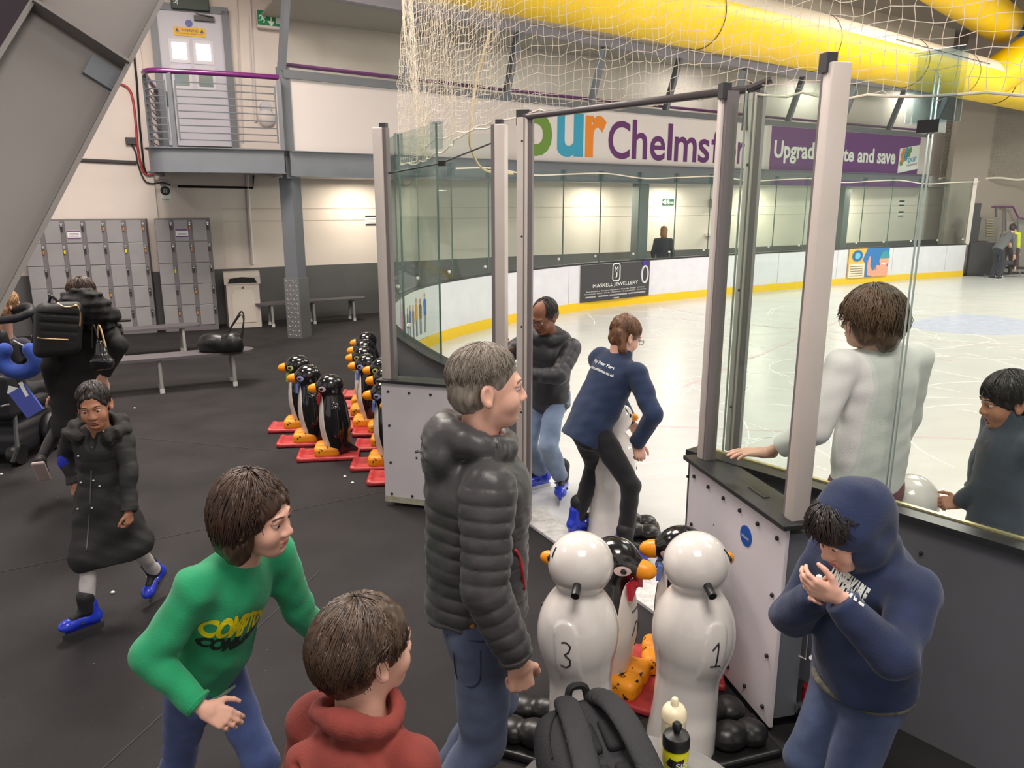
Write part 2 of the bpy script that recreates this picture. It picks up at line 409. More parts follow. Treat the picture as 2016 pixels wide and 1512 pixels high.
m_blackcap = M('black_cap', (40, 41, 43), .35, var=.1, vscale=20)
m_greyboard = M('grey_board', (96, 97, 103), .4, var=.05, vscale=3)
m_yellow = M('yellow_kick', (236, 196, 20), .4)
m_alu = M('aluminium_post', (206, 196, 190), .5, .1, var=.03)
m_alud = M('aluminium_shade', (126, 118, 120), .45, .2)
m_steel = M('grey_steel', (108, 112, 119), .45, .1, var=.04, vscale=4)
m_steeld = M('dark_steel', (62, 62, 66), .45, .2)
m_bar = M('brown_bar', (84, 78, 80), .4, .5)
m_brass = M('gold_strip', (214, 204, 150), .3, .7)
m_white = M('white_paint', (216, 208, 206), .55)
m_purple = M('purple_rail', (98, 30, 98), .3, coat=.3)
m_black = M('black_plastic', (24, 24, 26), .4)
m_banp = M('purple_banner', (104, 46, 122), .5)
m_glass = glass_mat('rink_glass', (.93, .97, .945))
m_glassn = glass_mat('near_glass', (.955, .985, .965))
m_clip = glass_mat('acrylic_clip', (.80, .86, .88), 1.5, .1)
m_chrome = M('chrome', (210, 210, 212), .15, 1.)
m_redcable = M('red_cable', (176, 40, 40), .5)
m_ceil = M('roof_lining', (150, 142, 132), .8)
m_duct = M('yellow_duct', (228, 188, 6), .42, var=.05, vscale=2)
m_ductg = M('pale_duct_upper', (196, 184, 164), .6)  # paler tone given to the upward-facing part of the main duct

# ================================================================== floor, ice, sill
B = 1.0
def arc_rail(): pass
BP = spline([(.05, 5.45, 0), (-.42, 6.2, 0), (-.80, 7.0, 0), (-1.32, 8.46, 0), (-1.58, 10.2, 0), (-1.50, 11.9, 0), (-1.0, 13.3, 0), (-.15, 14.7, 0), (1.45, 16.6, 0), (3.15, 17.95, 0), (5.75, 19.75, 0), (10.2, 22.4, 0), (14.2, 24.4, 0)], 10)
NR = [(1.04, 4.06), (1.11, 3.97), (1.58, 3.42), (2.06, 2.845), (2.75, 2.02), (3.4, 1.2)]
structure(MB().quad((-16, -3, 0), (22, -3, 0), (22, 32, 0), (-16, 32, 0)).build('floor', m_floor))
ice = [(p.x, p.y) for p in BP] + [(17, 25.2), (24, 22), (24, -2), (5.5, -1.5)] + NR[::-1]
mb = MB(); mb.prism(ice, .002, .012); structure(mb.build('floor_ice', m_ice))
sill = [(-.02, 5.52), (.16, 5.58), (.98, 4.18), (1.05, 4.06), (.93, 3.80), (.80, 3.95)]
sill = [(.02, 5.50), (.22, 5.60), (1.16, 4.06), (.90, 3.92)]
structure(MB().prism(sill, .0, .02).build('trim_1', m_sill))
# faint seams in the rubber and painted lines on the ice
ln = MB()
for a, b in (((-5.5, 3.2), (-.9, 6.1)), ((-1.9, 2.2), (-1.25, 4.6)), ((-8, 8.6), (-1.7, 6.9))):
    ln.beam((*a, .0015), (*b, .0015), .008, .003)
structure(ln.build('trim_2', M('floor_seam', (52, 50, 52), .8)))
m_iline = M('faint_ice_line', (214, 196, 200), .3, var=.06, vscale=8)
m_ired = M('faint_red_ice_line', (208, 178, 182), .3, var=.06, vscale=8)
il = MB()
for a, b, w in (((2.0, 16.3), (12.8, 9.4), .05), ((2.2, 9.6), (8.1, 17.2), .06), ((1.2, 7.9), (7.5, 7.0), .05), ((3.4, 17.2), (6.6, 11.2), .05), ((9.5, 21.2), (14.5, 12.0), .05)):
    il.beam((*a, .013), (*b, .013), w, .002)
structure(il.build('trim_3', m_iline))
bc = G(1880, 640, .0); pts = []
for uu, vv in ((1768, 638), (1830, 626), (1890, 618), (1960, 622), (2060, 636), (2060, 655), (1960, 660), (1880, 656), (1820, 650)):
    q = G(uu, vv, .013); pts.append((q.x, q.y))
structure(MB().prism(pts, .0125, .0135).build('trim_4', M('blue_ice_paint', (198, 204, 226), .25, var=.08, vscale=6)))
sc_ = MB(); rr = random.Random(4)
for k in range(150):          # skate scratches
    x = rr.uniform(1.6, 9); y = rr.uniform(4.5, 17); 
    if x < 1.2 + (y < 5.2) : continue
    a0 = rr.uniform(0, 6.28); R_ = rr.uniform(.6, 4); L_ = rr.uniform(.3, 1.0); pp = []
    for i in range(7):
        t = a0 + (i / 6 - .5) * L_ / R_ * 2; pp.append((x + R_ * (math.cos(t) - math.cos(a0)), y + R_ * (math.sin(t) - math.sin(a0)), .0128))
    for p_, q_ in zip(pp, pp[1:]): sc_.beam(p_, q_, .012, .001)
structure(sc_.build('trim_5', M('skate_scratch', (246, 247, 248), .5)))

# ================================================================== dasher boards
def boards(path, name, label, cat, white=True, kick=True):
    r = thing(name, label, cat, (path[0][0], path[0][1], 0))
    MB().strip(path, .0, B, .09, -1).build('board_core', m_greyboard, r)
    off = []
    for i in range(len(path)):
        p = Vector((path[i][0], path[i][1], 0)); t = Vector((*path[min(i + 1, len(path) - 1)][:2], 0)) - Vector((*path[max(i - 1, 0)][:2], 0)); n = Vector((t.y, -t.x, 0)).normalized(); off.append((p, n))
    MB().strip(path, .0, B - .01, .012, 1).build('white_facing', m_boardw, r)
    if kick: MB().strip([p + n * .012 for p, n in off], .0, .19, .012, 1).build('kick_plate', m_yellow, r)
    MB().strip([p + n * .02 for p, n in off], B, B + .03, .14, -1).build('cap_rail', m_blackcap, r)
    return r
ALLP = resample(BP, .3)
far = boards([tuple(p) for p in ALLP], 'dasher_board', 'long curved white dasher board with yellow kick strip around the far side of the ice', 'rink board')
# vertical panel joints on the white facing
jm = MB()
for i in range(8, len(ALLP) - 1, 8):
    t = (ALLP[i + 1] - ALLP[i - 1]).normalized(); n = V(t.y, -t.x, 0); jm.box(ALLP[i] + n * .013 + V(0, 0, .6), (.012, .006, .78), t, n)
jm.split('joint', M('board_joint', (170, 170, 178), .5), far)
near = boards(NR[::-1], 'dasher_board', 'straight grey-backed dasher board with black cap behind the boy in the navy hoodie', 'rink board', kick=False)
MB().strip(NR[::-1], B + .03, B + .038, .022, -1).build('gold_channel', m_brass, near)
bo = MB(); Nn = resample([V(*p, 0) for p in NR], .42)
for a_, b_ in zip(Nn, Nn[1:]):
    t = (b_ - a_).normalized(); n = V(-t.y, t.x, 0)
    n = -V(t.y, -t.x, 0) if V(t.y, -t.x, 0).dot(V(0, 1, 0)) > 0 else V(t.y, -t.x, 0)
    bo.ball(a_ + n * .095 + V(0, 0, .87), .009, 8)
bo.split('bolt', m_black, near)

# glass sheets standing on the boards: each one a thing with its clip and bolt
def pane(a, b, z0, z1, mat, label, group=None, clip=True, bolt=True, th=.014, ew=.006, em=None):
    a = Vector((a[0], a[1], 0)); b = Vector((b[0], b[1], 0)); t = (b - a).normalized(); n = V(-t.y, t.x, 0)
    r = thing('rink_glass', label, 'glass sheet', (*((a + b) / 2).to_2d(), z0), group); g = .004
    MB().box((a + b) / 2 + V(0, 0, (z0 + z1) / 2), ((b - a).length - g * 2, th, z1 - z0), t, n).build('pane', mat, r)
    e = MB()
    for p, sgn in ((a, 1), (b, -1)): e.box(p + t * (g + .004) * sgn + V(0, 0, (z0 + z1) / 2), (ew, th + .002, z1 - z0), t, n)
    e.split('edge', em or M('glass_edge', (92, 112, 106), .2, spec=.6), r)
    if clip:
        c = MB(); q = a + V(0, 0, z1 - .10); c.box(q + n * .03, (.11, .012, .20), t, n); c.box(q - n * .03, (.11, .012, .20), t, n); c.box(q + V(0, 0, .10), (.11, .07, .012), t, n)
        c.build('clip_plates', m_clip, r)
    if bolt: MB().ball(b - t * .15 + V(0, 0, z0 + .13) - n * .01, .03, 8).build('bolt', m_white, r)
    return r
far_line = []
for i, p in enumerate(ALLP):
    t = ALLP[min(i + 1, len(ALLP) - 1)] - ALLP[max(i - 1, 0)]; far_line.append(p + V(-t.y, t.x, 0).normalized() * .045)
FG = resample(far_line, 1.2)
for i, (a, b) in enumerate(zip(FG, FG[1:])):
    if i == 0: continue
    pane(a, b, B + .03, 2.95, m_glass, 'clear glass sheet standing on the curved far rink boards', 'glass sheets on the far rink boards')
for p in (FG[-1],):
    pm = MB(); pm.box(p + V(.05, .02, 2.0), (.12, .12, 2.0)); tag(pm.build('glass_post', m_alu), 'pale post ending the glass at the far end of the boards', 'post')
# near straight panels on the boards, with joint at about two thirds
nl = [V(*p, 0) for p in NR]; nt_ = (nl[3] - nl[1]).normalized(); nn_ = V(-nt_.y, nt_.x, 0)
if nn_.y < 0: nn_ = -nn_
q0 = V(1.13, 3.95, 0) ; dj = V(1.70, 3.275, 0); q1 = V(3.3, 1.32, 0)
pane(q0, dj, B + .035, 2.86, m_glassn, 'clear glass sheet beside the open gate, in front of the youth in the white top', clip=False, bolt=False, th=.012, ew=.003, em=M('near_glass_edge', (170, 182, 176), .2, spec=.6))
pane(dj, q1, B + .035, 2.84, m_glassn, 'wide clear glass sheet above the grey rink board at the edge of the photo', clip=False, bolt=False, th=.012, ew=.003, em=M('near_glass_edge', (170, 182, 176), .2, spec=.6))
cl = thing('panel_clip', 'clear acrylic clip with black tape joining two glass sheets near the yellow duct', 'clip', (*dj.to_2d(), 2.7))
c = MB()
for sg in (1, -1): c.box(dj + V(0, 0, 2.79) + nn_ * .03 * sg, (.19, .008, .27), nt_, nn_)
c.tube([dj + V(0, 0, 2.925) - nt_ * .095, dj + V(0, 0, 2.925) + nt_ * .095], .012, 8); c.build('acrylic_plate', m_clip, cl)
MB().box(dj + V(0, 0, 2.64), (.085, .07, .05), nt_, nn_).build('tape', m_black, cl)

# ================================================================== gate: jambs, overhead bar, two leaves
def post(name, label, p, z0, z1, x, w=.075, d=.09, cap=True, label_cat='post'):
    x = Vector(x).normalized(); y = V(-x.y, x.x, 0); p = Vector((p[0], p[1], 0)); r = thing(name, label, label_cat, (p.x, p.y, z0))
    m = MB(); m.box(p + V(0, 0, (z0 + z1) / 2), (w, d, z1 - z0), x, y, .008); m.build('upright', m_alu, r, 40)
    g = MB(); g.box(p + V(0, 0, (z0 + z1) / 2) - y * (d / 2 + .001) + x * w * .18, (.008, .004, z1 - z0), x, y); g.build('groove', m_alud, r)
    s2 = MB(); s2.box(p + x * (w / 2 + .016) + V(0, 0, (z0 + z1) / 2), (.028, d * .7, z1 - z0), x, y); s2.build('channel', m_alud, r)
    if cap: MB().box(p + y * .02 + V(0, 0, z1 + .0), (w * 1.2, d * .9, .10), x, y).build('end_cap', m_steeld, r)
    sm = MB()
    for zz in np.arange(z0 + .25, z1 - .1, .62): sm.ball(p + V(0, 0, zz) - y * (d / 2), .008, 6)
    sm.split('screw', m_black, r); return r
JL = V(.075, 5.36, 0); JR = V(1.15, 3.98, 0)
post('gate_post', 'white upright post on the far side of the gate opening, by the man in glasses', JL, 0.0, 2.88, (1, -.2, 0))
post('gate_post', 'pale upright post at the hinge side of the open gate, on the rink board', JR + V(.035, .0, 0), B + .03, 2.86, (.8, -.6, 0), w=.045, d=.06)
ob = MB(); zt = 2.885
ob.tube([JL + V(0, 0, zt - .18), JL + V(0, 0, zt), JR + V(0, 0, zt - .01), JR + V(0, 0, zt - .2)], .021, 10)
ob.tube([JR + V(0, 0, zt - .01), JR + V(.1, -.04, zt + .03)], .018, 8)
tag(ob.build('overhead_bar', m_bar, None, 40), 'dark metal bar across the top of the open gate', 'bar')
def leaf(label, a, b, nf, th, zbot=.03, glass=m_glassn, ztop=2.87, wide=(.075, .075), capn=-1):
    """gate leaf between plan points a, b; nf points to the white face side"""
    a = Vector((*a, 0)); b = Vector((*b, 0)); t = (b - a).normalized(); n = Vector((*nf, 0)).normalized(); n = (n - t * n.dot(t)).normalized()
    r = thing('rink_gate', label, 'gate', ((a.x + b.x) / 2, (a.y + b.y) / 2, 0)); L = (b - a).length; mid = (a + b) / 2
    MB().box(mid - n * (th / 2 + .012) + V(0, 0, .51), (L - .04, th, .90), t, n).build('frame', m_steel, r)
    MB().box(mid + V(0, 0, (zbot + B) / 2), (L, .018, B - zbot), t, n, .003).build('white_panel', m_gatew, r)
    MB().box(mid - n * th * .5 + V(0, 0, B + .012), (L + .05, th + .08, .024), t, n, .004).build('cap_rail', m_blackcap, r)
    s_ = MB()
    for k in range(6):
        for zz in (.10, .93) + ((.36, .66) if k in (0, 5) else ()): s_.ball(a + t * (.06 + (L - .12) * k / 5) + n * .012 + V(0, 0, zz), .011, 8)
    s_.split('screw', m_black, r)
    MB().box(mid - n * th * .5 + V(0, 0, (B + ztop) / 2 - .03), (L - .04, .012, ztop - B - .1), t, n).build('pane', glass, r)
    for p, e, wide_a in ((a + t * .04, 1, wide[0]), (b - t * .04, -1, wide[1])):
        u = MB(); u.box(p - n * th * .5 + V(0, 0, (B + ztop) / 2), (wide_a, .085, ztop - B - .04), t, n, .008); po = u.build('upright', m_alu, r, 40)
        g = MB(); g.box(p - n * th * .5 + t * e * (wide_a / 2 + .014) + V(0, 0, (B + ztop) / 2), (.026, .06, ztop - B - .04), t, n); g.build('channel', m_alud, po)
        MB().box(p - n * th * .5 + n * capn * .03 + t * e * .02 + V(0, 0, ztop - .02), (.05, .045, .07), t, n).build('end_cap', m_steeld, po)
    wr = MB(); wr.tube([a + t * .05 - n * th * .5 + V(0, 0, ztop - .34), mid - n * th * .5 + V(0, 0, ztop - .27), b - t * .05 - n * th * .5 + V(0, 0, ztop - .12)], .006, 6)
    return r, a, b, t, n, L, wr
r1, a, b, t, n, L, wr = leaf('open gate leaf of white panel and glass in front of the parked penguin aids', (-1.0, 5.72), (-.05, 5.43), (-.3, -1), .1)
wr.build('tie_wire', m_steeld, r1)
MB().box((a + b) / 2 + t * .02 + V(0, 0, 2.60) - n * .05, (.05, .03, .035), t, n).build('latch', m_black, r1)
di = MB(); di.box(a + t * .17 + n * .0095 + V(0, 0, .055), (.34, .002, .05), t, n); di.build('stain', M('damp_stain', (176, 172, 150), .6, var=.2, vscale=20), r1)
r2, a, b, t, n, L, wr = leaf('open gate leaf of scuffed white panel and glass beside the snowman numbered 1', (.96, 3.90), (1.17, 3.02), (-1, -.2), .12, wide=(.045, .060), capn=1)
lt = MB(); lt.box(a + t * L * .62 - n * .06 + V(0, 0, B + .026), (.14, .03, .006), t, n); lt.build('slot', m_black, r2)
bd = MB(); bd.lathe([(.05, 0), (.05, .003)], a + t * L * .66 + n * .009 + V(0, 0, .83), 20, n, 1, 1); bd.v = [tuple(Vector(p)) for p in bd.v]
bo_ = bd.build('badge', M('blue_badge', (36, 84, 170), .3), r2)
text_on('badge_lettering', 'CARDINAL', a + t * L * .66 + n * .0125 + V(0, 0, .825), t, (0, 0, 1), .075, m_white, bo_, height=.014)
hn = MB(); e_ = b - n * .06
hn.tube([e_ + t * .02 + V(.03, -.0, .60), e_ + t * .045 + V(.05, 0, .60), e_ + t * .045 + V(.05, 0, .40), e_ + t * .02 + V(.03, 0, .40)], .008, 8); hn.build('handle', m_chrome, r2)
MB().box((a + b) / 2 + V(.005, 0, .015), (L - .3, .03, .03), t, n).build('foot_strip', m_black, r2)

# chrome floor bolt and red-topped pin by the gate
k = thing('drop_bolt', 'chrome drop bolt with red cap standing by the gate edge', 'bolt', (1.36, 3.08, 0))
MB().lathe([(.0, 0), (.055, 0), (.062, .06), (.075, .10), (.075, .125), (.04, .135), (0, .135)], (1.36, 3.08, .0), 16).build('cup', m_chrome, k, 40)
MB().lathe([(.0, .13), (.04, .13), (.035, .20), (0, .21)], (1.36, 3.08, 0), 12).build('cap', M('red_cap', (150, 26, 40), .3), k, 40)
MB().tube([(1.36, 3.08, .2), (1.36, 3.08, .34), (1.34, 3.06, .36)], .012, 8).build('pin', m_chrome, k)

# ================================================================== walls
WP = [(-14, 11.4), (-10, 13.0), (-8.4, 13.75), (-5.5, 14.95), (-2.8, 16.5), (.55, 18.7), (5.5, 21.3), (11, 24.6), (14.5, 26.6)]
mb = MB(); mb.strip(WP, 0, 7.4, .2, -1); structure(mb.build('wall_back', m_wall))
wi = [(p[0], p[1]) for p in WP]
def offp(path, d):
    out = []
    for i in range(len(path)):
        t = Vector((*path[min(i + 1, len(path) - 1)][:2], 0)) - Vector((*path[max(i - 1, 0)][:2], 0)); n = V(t.y, -t.x, 0).normalized(); q = Vector((*path[i][:2], 0)) + n * d; out.append((q.x, q.y))
    return out
structure(MB().strip(WP, 0, 1.06, .012, 1).build('trim_6', m_dado))
tr = MB()
for zz in (2.18, 1.95): tr.strip(WP[3:], zz, zz + .012, .006, 1)
structure(tr.build('trim_7', M('wall_joint', (196, 184, 176), .7)))
def on_wall(u, v):
    """point of the back wall seen at pixel (u, v), with wall tangent and normal"""
    d = _ray(u, v)
    for p, q in zip(WP, WP[1:]):
        p = Vector(p); q = Vector(q); e = q - p; den = d.x * e.y - d.y * e.x
        if abs(den) < 1e-9: continue
        tt = (p.x * e.y - p.y * e.x) / den; w = ((d.x * tt - p.x) * e.x + (d.y * tt - p.y) * e.y) / e.length_squared
        if 0 <= w <= 1 and tt > 0:
            t = V(e.x, e.y, 0).normalized(); return d * tt + V(0, 0, CAM_H), t, V(t.y, -t.x, 0)
    raise ValueError((u, v))
# shallow pier at the step of the wall beside the balcony
pw, ptn, pn = on_wall(150, 300)
ps, _, _ = on_wall(298, 300)
pier = [(-13.6, 11.62), (-9.9, 13.1), (ps.x, ps.y)]
structure(MB().strip(offp(pier, 0.0), 0, 7.4, .14, 1).build('wall_left', m_wall))
structure(MB().strip(offp(pier, .14), 0, 1.06, .012, 1).build('trim_8', m_dado))
structure(MB().quad((-16, -3, 7.4), (24, -3, 7.4), (24, 32, 7.4), (-16, 32, 7.4)).build('ceiling', m_ceil))
# rink end: dark pier, beige wall beyond the far gate
rw = MB(); rw.strip([(13.9, 25.2), (24, 28.5)], 0, 7.4, .2, -1); structure(rw.build('wall_right', M('beige_lobby', (150, 138, 128), .7)))

# ================================================================== mezzanine
FP = [(-3.72, 13.25), (1.0, 17.15), (3.3, 18.85), (7.0, 21.5), (13.3, 25.6)]
structure(MB().prism([(p[0], p[1]) for p in FP] + [(14, 26.2)] + [(p[0], p[1]) for p in WP[::-1] if p[0] > -5] + [(-4.6, 15.3)], 2.76, 3.12).build('ceiling_walkway', m_white))
mz = thing('mezzanine_front', 'long grey beam and white fascia of the mezzanine above the rink walkway', 'mezzanine', (-3.72, 13.25, 2.73))
MB().strip(FP, 2.73, 3.14, .12, 1).build('beam', m_steel, mz)
fl = MB(); fl.strip(offp(FP, .12), 2.73, 2.745, .07, 1); fl.strip(offp(FP, .12), 3.125, 3.14, .07, 1); fl.build('flange', m_steel, mz)
MB().strip(FP, 3.14, 4.27, .03, 1).build('fascia', m_white, mz)
MB().strip(offp(FP, -.02), 4.27, 4.40, .10, 1).build('sill_rail', m_steel, mz)
hr = MB(); hr.tube([V(p.x, p.y, 4.50) for p in resample([V(*q, 0) for q in offp(FP, -.12)], 1.)], .035, 8)
hr.build('handrail', m_purple, mz)
# leaning window band
LEAN, ZB, ZT = .38, 4.40, 5.50
fr = resample([V(*p, 0) for p in FP], 2.28); top = []
for i, p in enumerate(fr):
    t = (fr[min(i + 1, len(fr) - 1)] - fr[max(i - 1, 0)]).normalized(); n = V(t.y, -t.x, 0); top.append(p + n * LEAN)
wb = thing('window_band', 'leaning band of mezzanine windows with grey mullions under the yellow duct', 'window', (-3.72, 13.25, ZB))
for i, p in enumerate(fr):
    t = (fr[min(i + 1, len(fr) - 1)] - fr[max(i - 1, 0)]).normalized()
    MB().beam(p + V(0, 0, ZB), top[i] + V(0, 0, ZT), .09, .14, V(t.y, -t.x, 0)).build('mullion', m_steel, wb)
for i in range(len(fr) - 1):
    MB().quad(fr[i] + V(0, 0, ZB), fr[i + 1] + V(0, 0, ZB), top[i + 1] + V(0, 0, ZT), top[i] + V(0, 0, ZT)).build('pane', glass_mat('window_glass', (.82, .85, .82), 1.45, .02), wb)
hd = MB()
for a_, b_ in zip(top, top[1:]): hd.beam(a_ + V(0, 0, ZT + .06), b_ + V(0, 0, ZT + .06), .2, .16)
hd.build('header', M('header_steel', (150, 148, 158), .5), wb)
so = MB(); so.strip([(p.x, p.y) for p in top], ZT + .14, 7.4, .12, -1); structure(so.build('wall_upper', M('cream_bulkhead', (206, 196, 180), .7)))
structure(MB().prism([(p.x, p.y) for p in top] + [(14, 26.2)] + [(p[0], p[1]) for p in WP[::-1] if p[0] > -5] + [(-4.6, 15.3)], ZT + .13, ZT + .17).build('ceiling_mezzanine', M('mezzanine_ceiling', (170, 166, 156), .7)))
for i in range(0, len(top) - 1, 2):
    q = (top[i] + top[i + 1]) / 2; t = (top[i + 1] - top[i]).normalized(); area('mezzanine_light', q + V(-t.y, t.x, 0) * .38 + V(0, 0, ZT + .115), 1.2, 16, (1, .96, .9), rot=(0, 0, math.atan2(t.y, t.x)), sy=.12)
# pillars
pl = thing('steel_pillar', 'grey steel pillar wrapped in chequer plate at its foot, beside the low bench', 'pillar', (-3.72, 13.35, 0)); px_, py_ = V(.93, -.37, 0), V(.37, .93, 0)
MB().box(V(-3.75, 13.42, 1.36), (.26, .24, 2.72), px_, py_).build('column', m_steel, pl)
wz = MB(); wz.box(V(-3.75, 13.42, .52), (.30, .28, 1.04), px_, py_); wrap = wz.build('wrap', M('chequer_plate', (150, 150, 152), .35, .7), pl)
lz = MB(); k = 0
for fc in range(2):
    for i in range(4):
        for j in range(13):
            ang = math.radians(45 if (i + j) % 2 else -45)
            s0 = (i - 1.5) * .065; z = .05 + j * .078; k += 1
            if fc == 0: c0 = V(-3.75, 13.42, z) - py_ * .14 + px_ * s0; R = Matrix((px_, V(0, 0, 1), -py_)).transposed()
            else: c0 = V(-3.75, 13.42, z) - px_ * .15 + py_ * s0; R = Matrix((py_, V(0, 0, 1), px_)).transposed()
            lz.ball(c0, (.034, .011, .006), 6, R @ Matrix.Rotation(ang, 3, 'Z'))
lz.build('lozenge_pattern', M('bright_plate', (205, 203, 200), .25, .8), wrap)
for u_, v_, Y_, lb in ((1262, 363, 18.9, 'grey steel pillar on the walkway beside the standing walker'), (1662, 375, 23.0, 'grey steel pillar on the walkway above the swimmer advert')):
    q = D(u_, v_, Y_); tag(MB().box((q.x, q.y, 1.37), (.30, .26, 2.74), (.8, .6, 0), (-.6, .8, 0)).build('steel_pillar', M('pillar_grey', (104, 112, 112), .5)), lb, 'pillar')
up = MB(); up.beam(V(-3.72, 13.3, 2.7), V(-3.72, 13.3, 4.45), .16, .18, (.6, -.8, 0)); up.build('upper_post', m_steel, mz)

# ================================================================== balcony
bl = thing('balcony', 'grey steel balcony with curved purple handrail under the warning door', 'balcony', (-4.8, 12.7, 2.77))
bp = [(-6.36, 14.6), (-5.80, 13.0), (-5.62, 12.52), (-5.44, 12.36), (-5.2, 12.40), (-4.5, 12.66), (-3.72, 13.05)]
bs = spline([V(*p, 0) for p in bp], 6); bsx = [(p.x, p.y) for p in bs]
MB().prism(bsx + [(-3.6, 13.4), (-4.2, 15.6)], 3.06, 3.14).build('deck', m_steeld, bl)
MB().strip(bsx, 2.77, 3.14, .05, 1).build('edge_beam', m_steel, bl)
bf = MB(); bf.strip(offp(bsx, .05), 2.77, 2.785, .05, 1); bf.strip(offp(bsx, .05), 3.13, 3.145, .05, 1); bf.build('flange', m_steel, bl)
MB().tube([V(p.x, p.y, 4.25) for p in resample(bs, .12)], .04, 10).build('handrail', m_purple, bl, 60)
rb = resample(bs, n=60); segs = ((2, 26), (28, 34 + 2), (38, 58))
def post_at(k): p = rb[k]; return MB().box(V(p.x, p.y, 3.68), (.07, .05, 1.1)).build('rail_post', m_steel, bl)
for k in (1, 27, 37, 59): post_at(k)
for i0, i1 in ((2, 26), (28, 36), (38, 58)):
    rl = MB()
    for q in range(9): rl.tube([V(rb[i].x, rb[i].y, 3.26 + q * .105) for i in range(i0, i1 + 1, 1)], .010, 5)
    for i in (i0, i1): rl.tube([V(rb[i].x, rb[i].y, 3.24), V(rb[i].x, rb[i].y, 4.12)], .013, 6)
    rl.build('rail_panel', m_steel, bl)

# ================================================================== door on the balcony
def wall_rect(u0, v0, u1, v1, lift=0.):
    p, t, n = on_wall((u0 + u1) / 2, (v0 + v1) / 2); a, _, _ = on_wall(u0, (v0 + v1) / 2); b, _, _ = on_wall(u1, (v0 + v1) / 2); c, _, _ = on_wall((u0 + u1) / 2, v0); d, _, _ = on_wall((u0 + u1) / 2, v1)
    return p + n * lift, t, n, (b - a).length, c.z - d.z
p, t, n, w, h = wall_rect(322, 60, 446, 250)
zt_ = on_wall(384, 26)[0].z; p.z = (3.14 + zt_) / 2; h = zt_ - 3.14; UP = V(0, 0, 1)
dr = MB(); dr.box(p + n * .03, (w, .06, h), t, n); dob = structure(dr.build('door_1', M('grey_door', (198, 196, 208), .45)))
fm = MB()
for sg in (-1, 1): fm.box(p + t * sg * (w / 2 + .06) + n * .04, (.12, .10, h + .12), t, n)
fm.box(p + n * .04 + UP * (h / 2 + .06), (w + .24, .10, .12), t, n); structure(fm.build('door_frame', m_steel, dob))
MB().box(p + n * .065 - UP * (h / 2 - .09), (w, .012, .18), t, n).build('kick_plate', m_black, dob)
MB().box(p + n * .11 - t * (w / 2 - .08) - UP * (h / 2 - .98), (.13, .05, .22), t, n).build('lock_plate', m_black, dob)
cx = p - t * .02
for i in (-1, 1):
    for j in (0, 1):
        q = cx + t * i * .20 + UP * (h / 2 - .66 - j * .44) + n * .065
        f_ = MB().box(q, (.34, .02, .40), t, n).build('vision_frame', M('door_trim', (212, 208, 216), .4), dob)
        MB().box(q + n * .012, (.24, .012, .28), t, n).build('vision_pane', emit_mat('lit_room', (225, 228, 240), .9) if j == 0 else M('dim_pane', (130, 150, 152), .1), f_)
cb = MB(); cb.box(p + t * .24 + UP * (h / 2 - .10) + n * .10, (.34, .09, .08), t, n); cb.tube([p + t * .1 + UP * (h / 2 - .04) + n * .16, p + t * .38 + UP * (h / 2 - .07) + n * .16], .012, 6); cb.build('door_closer', m_black, dob)
sgn = tag(MB().box(p - t * .02 + UP * (h / 2 - .33) + n * .068, (.52, .008, .15), t, n).build('warning_sign', M('sign_yellow', (240, 186, 20), .5)), 'yellow warning sign on the grey balcony door', 'sign')
q = p - t * .02 + UP * (h / 2 - .31) + n * .073
text_on('lettering', 'WARNING', q, t, UP, .28, m_black, sgn, height=.05)
text_on('small_lettering', 'Authorised access only', q - UP * .055, t, UP, .44, m_black, sgn, height=.03)
tm = MB()
for i in (-1, 1): tm.prism([(-.035, -.03), (.035, -.03), (0, .035)], 0, .002, q + t * i * .205, t, UP, n)
tm.build('hazard_triangle', m_black, sgn)
tag(MB().lathe([(0, 0), (.06, 0), (.06, .006), (0, .006)], p - t * .02 + UP * (h / 2 - .19) + n * .066, 20, n).build('blue_sticker', M('sign_blue', (40, 60, 160), .4)), 'round blue sticker on the grey door above the warning sign', 'sticker')
m_green = M('sign_green', (20, 140, 84), .4); m_signw = M('sign_white', (236, 240, 236), .5)
def running_man(mb, o, x, y, z, s):
    pr = lambda poly: mb.prism([(a * s, b * s) for a, b in poly], 0, .002, o, x, y, z)
    pr([(.12 + .13 * math.cos(k * .628), .42 + .13 * math.sin(k * .628)) for k in range(10)])
    pr([(-.05, .28), (.12, .28), (.10, -.05), (-.10, -.05)]); pr([(.10, .24), (.34, .05), (.30, -.02), (.08, .14)]); pr([(-.04, .27), (-.34, .20), (-.36, .0), (-.28, .0), (-.26, .12), (-.06, .16)])
    pr([(-.10, -.05), (.02, -.05), (-.10, -.28), (-.40, -.30), (-.40, -.22), (-.16, -.20)]); pr([(-.02, -.05), (.10, -.05), (.24, -.22), (.14, -.48), (.06, -.46), (.12, -.24)])
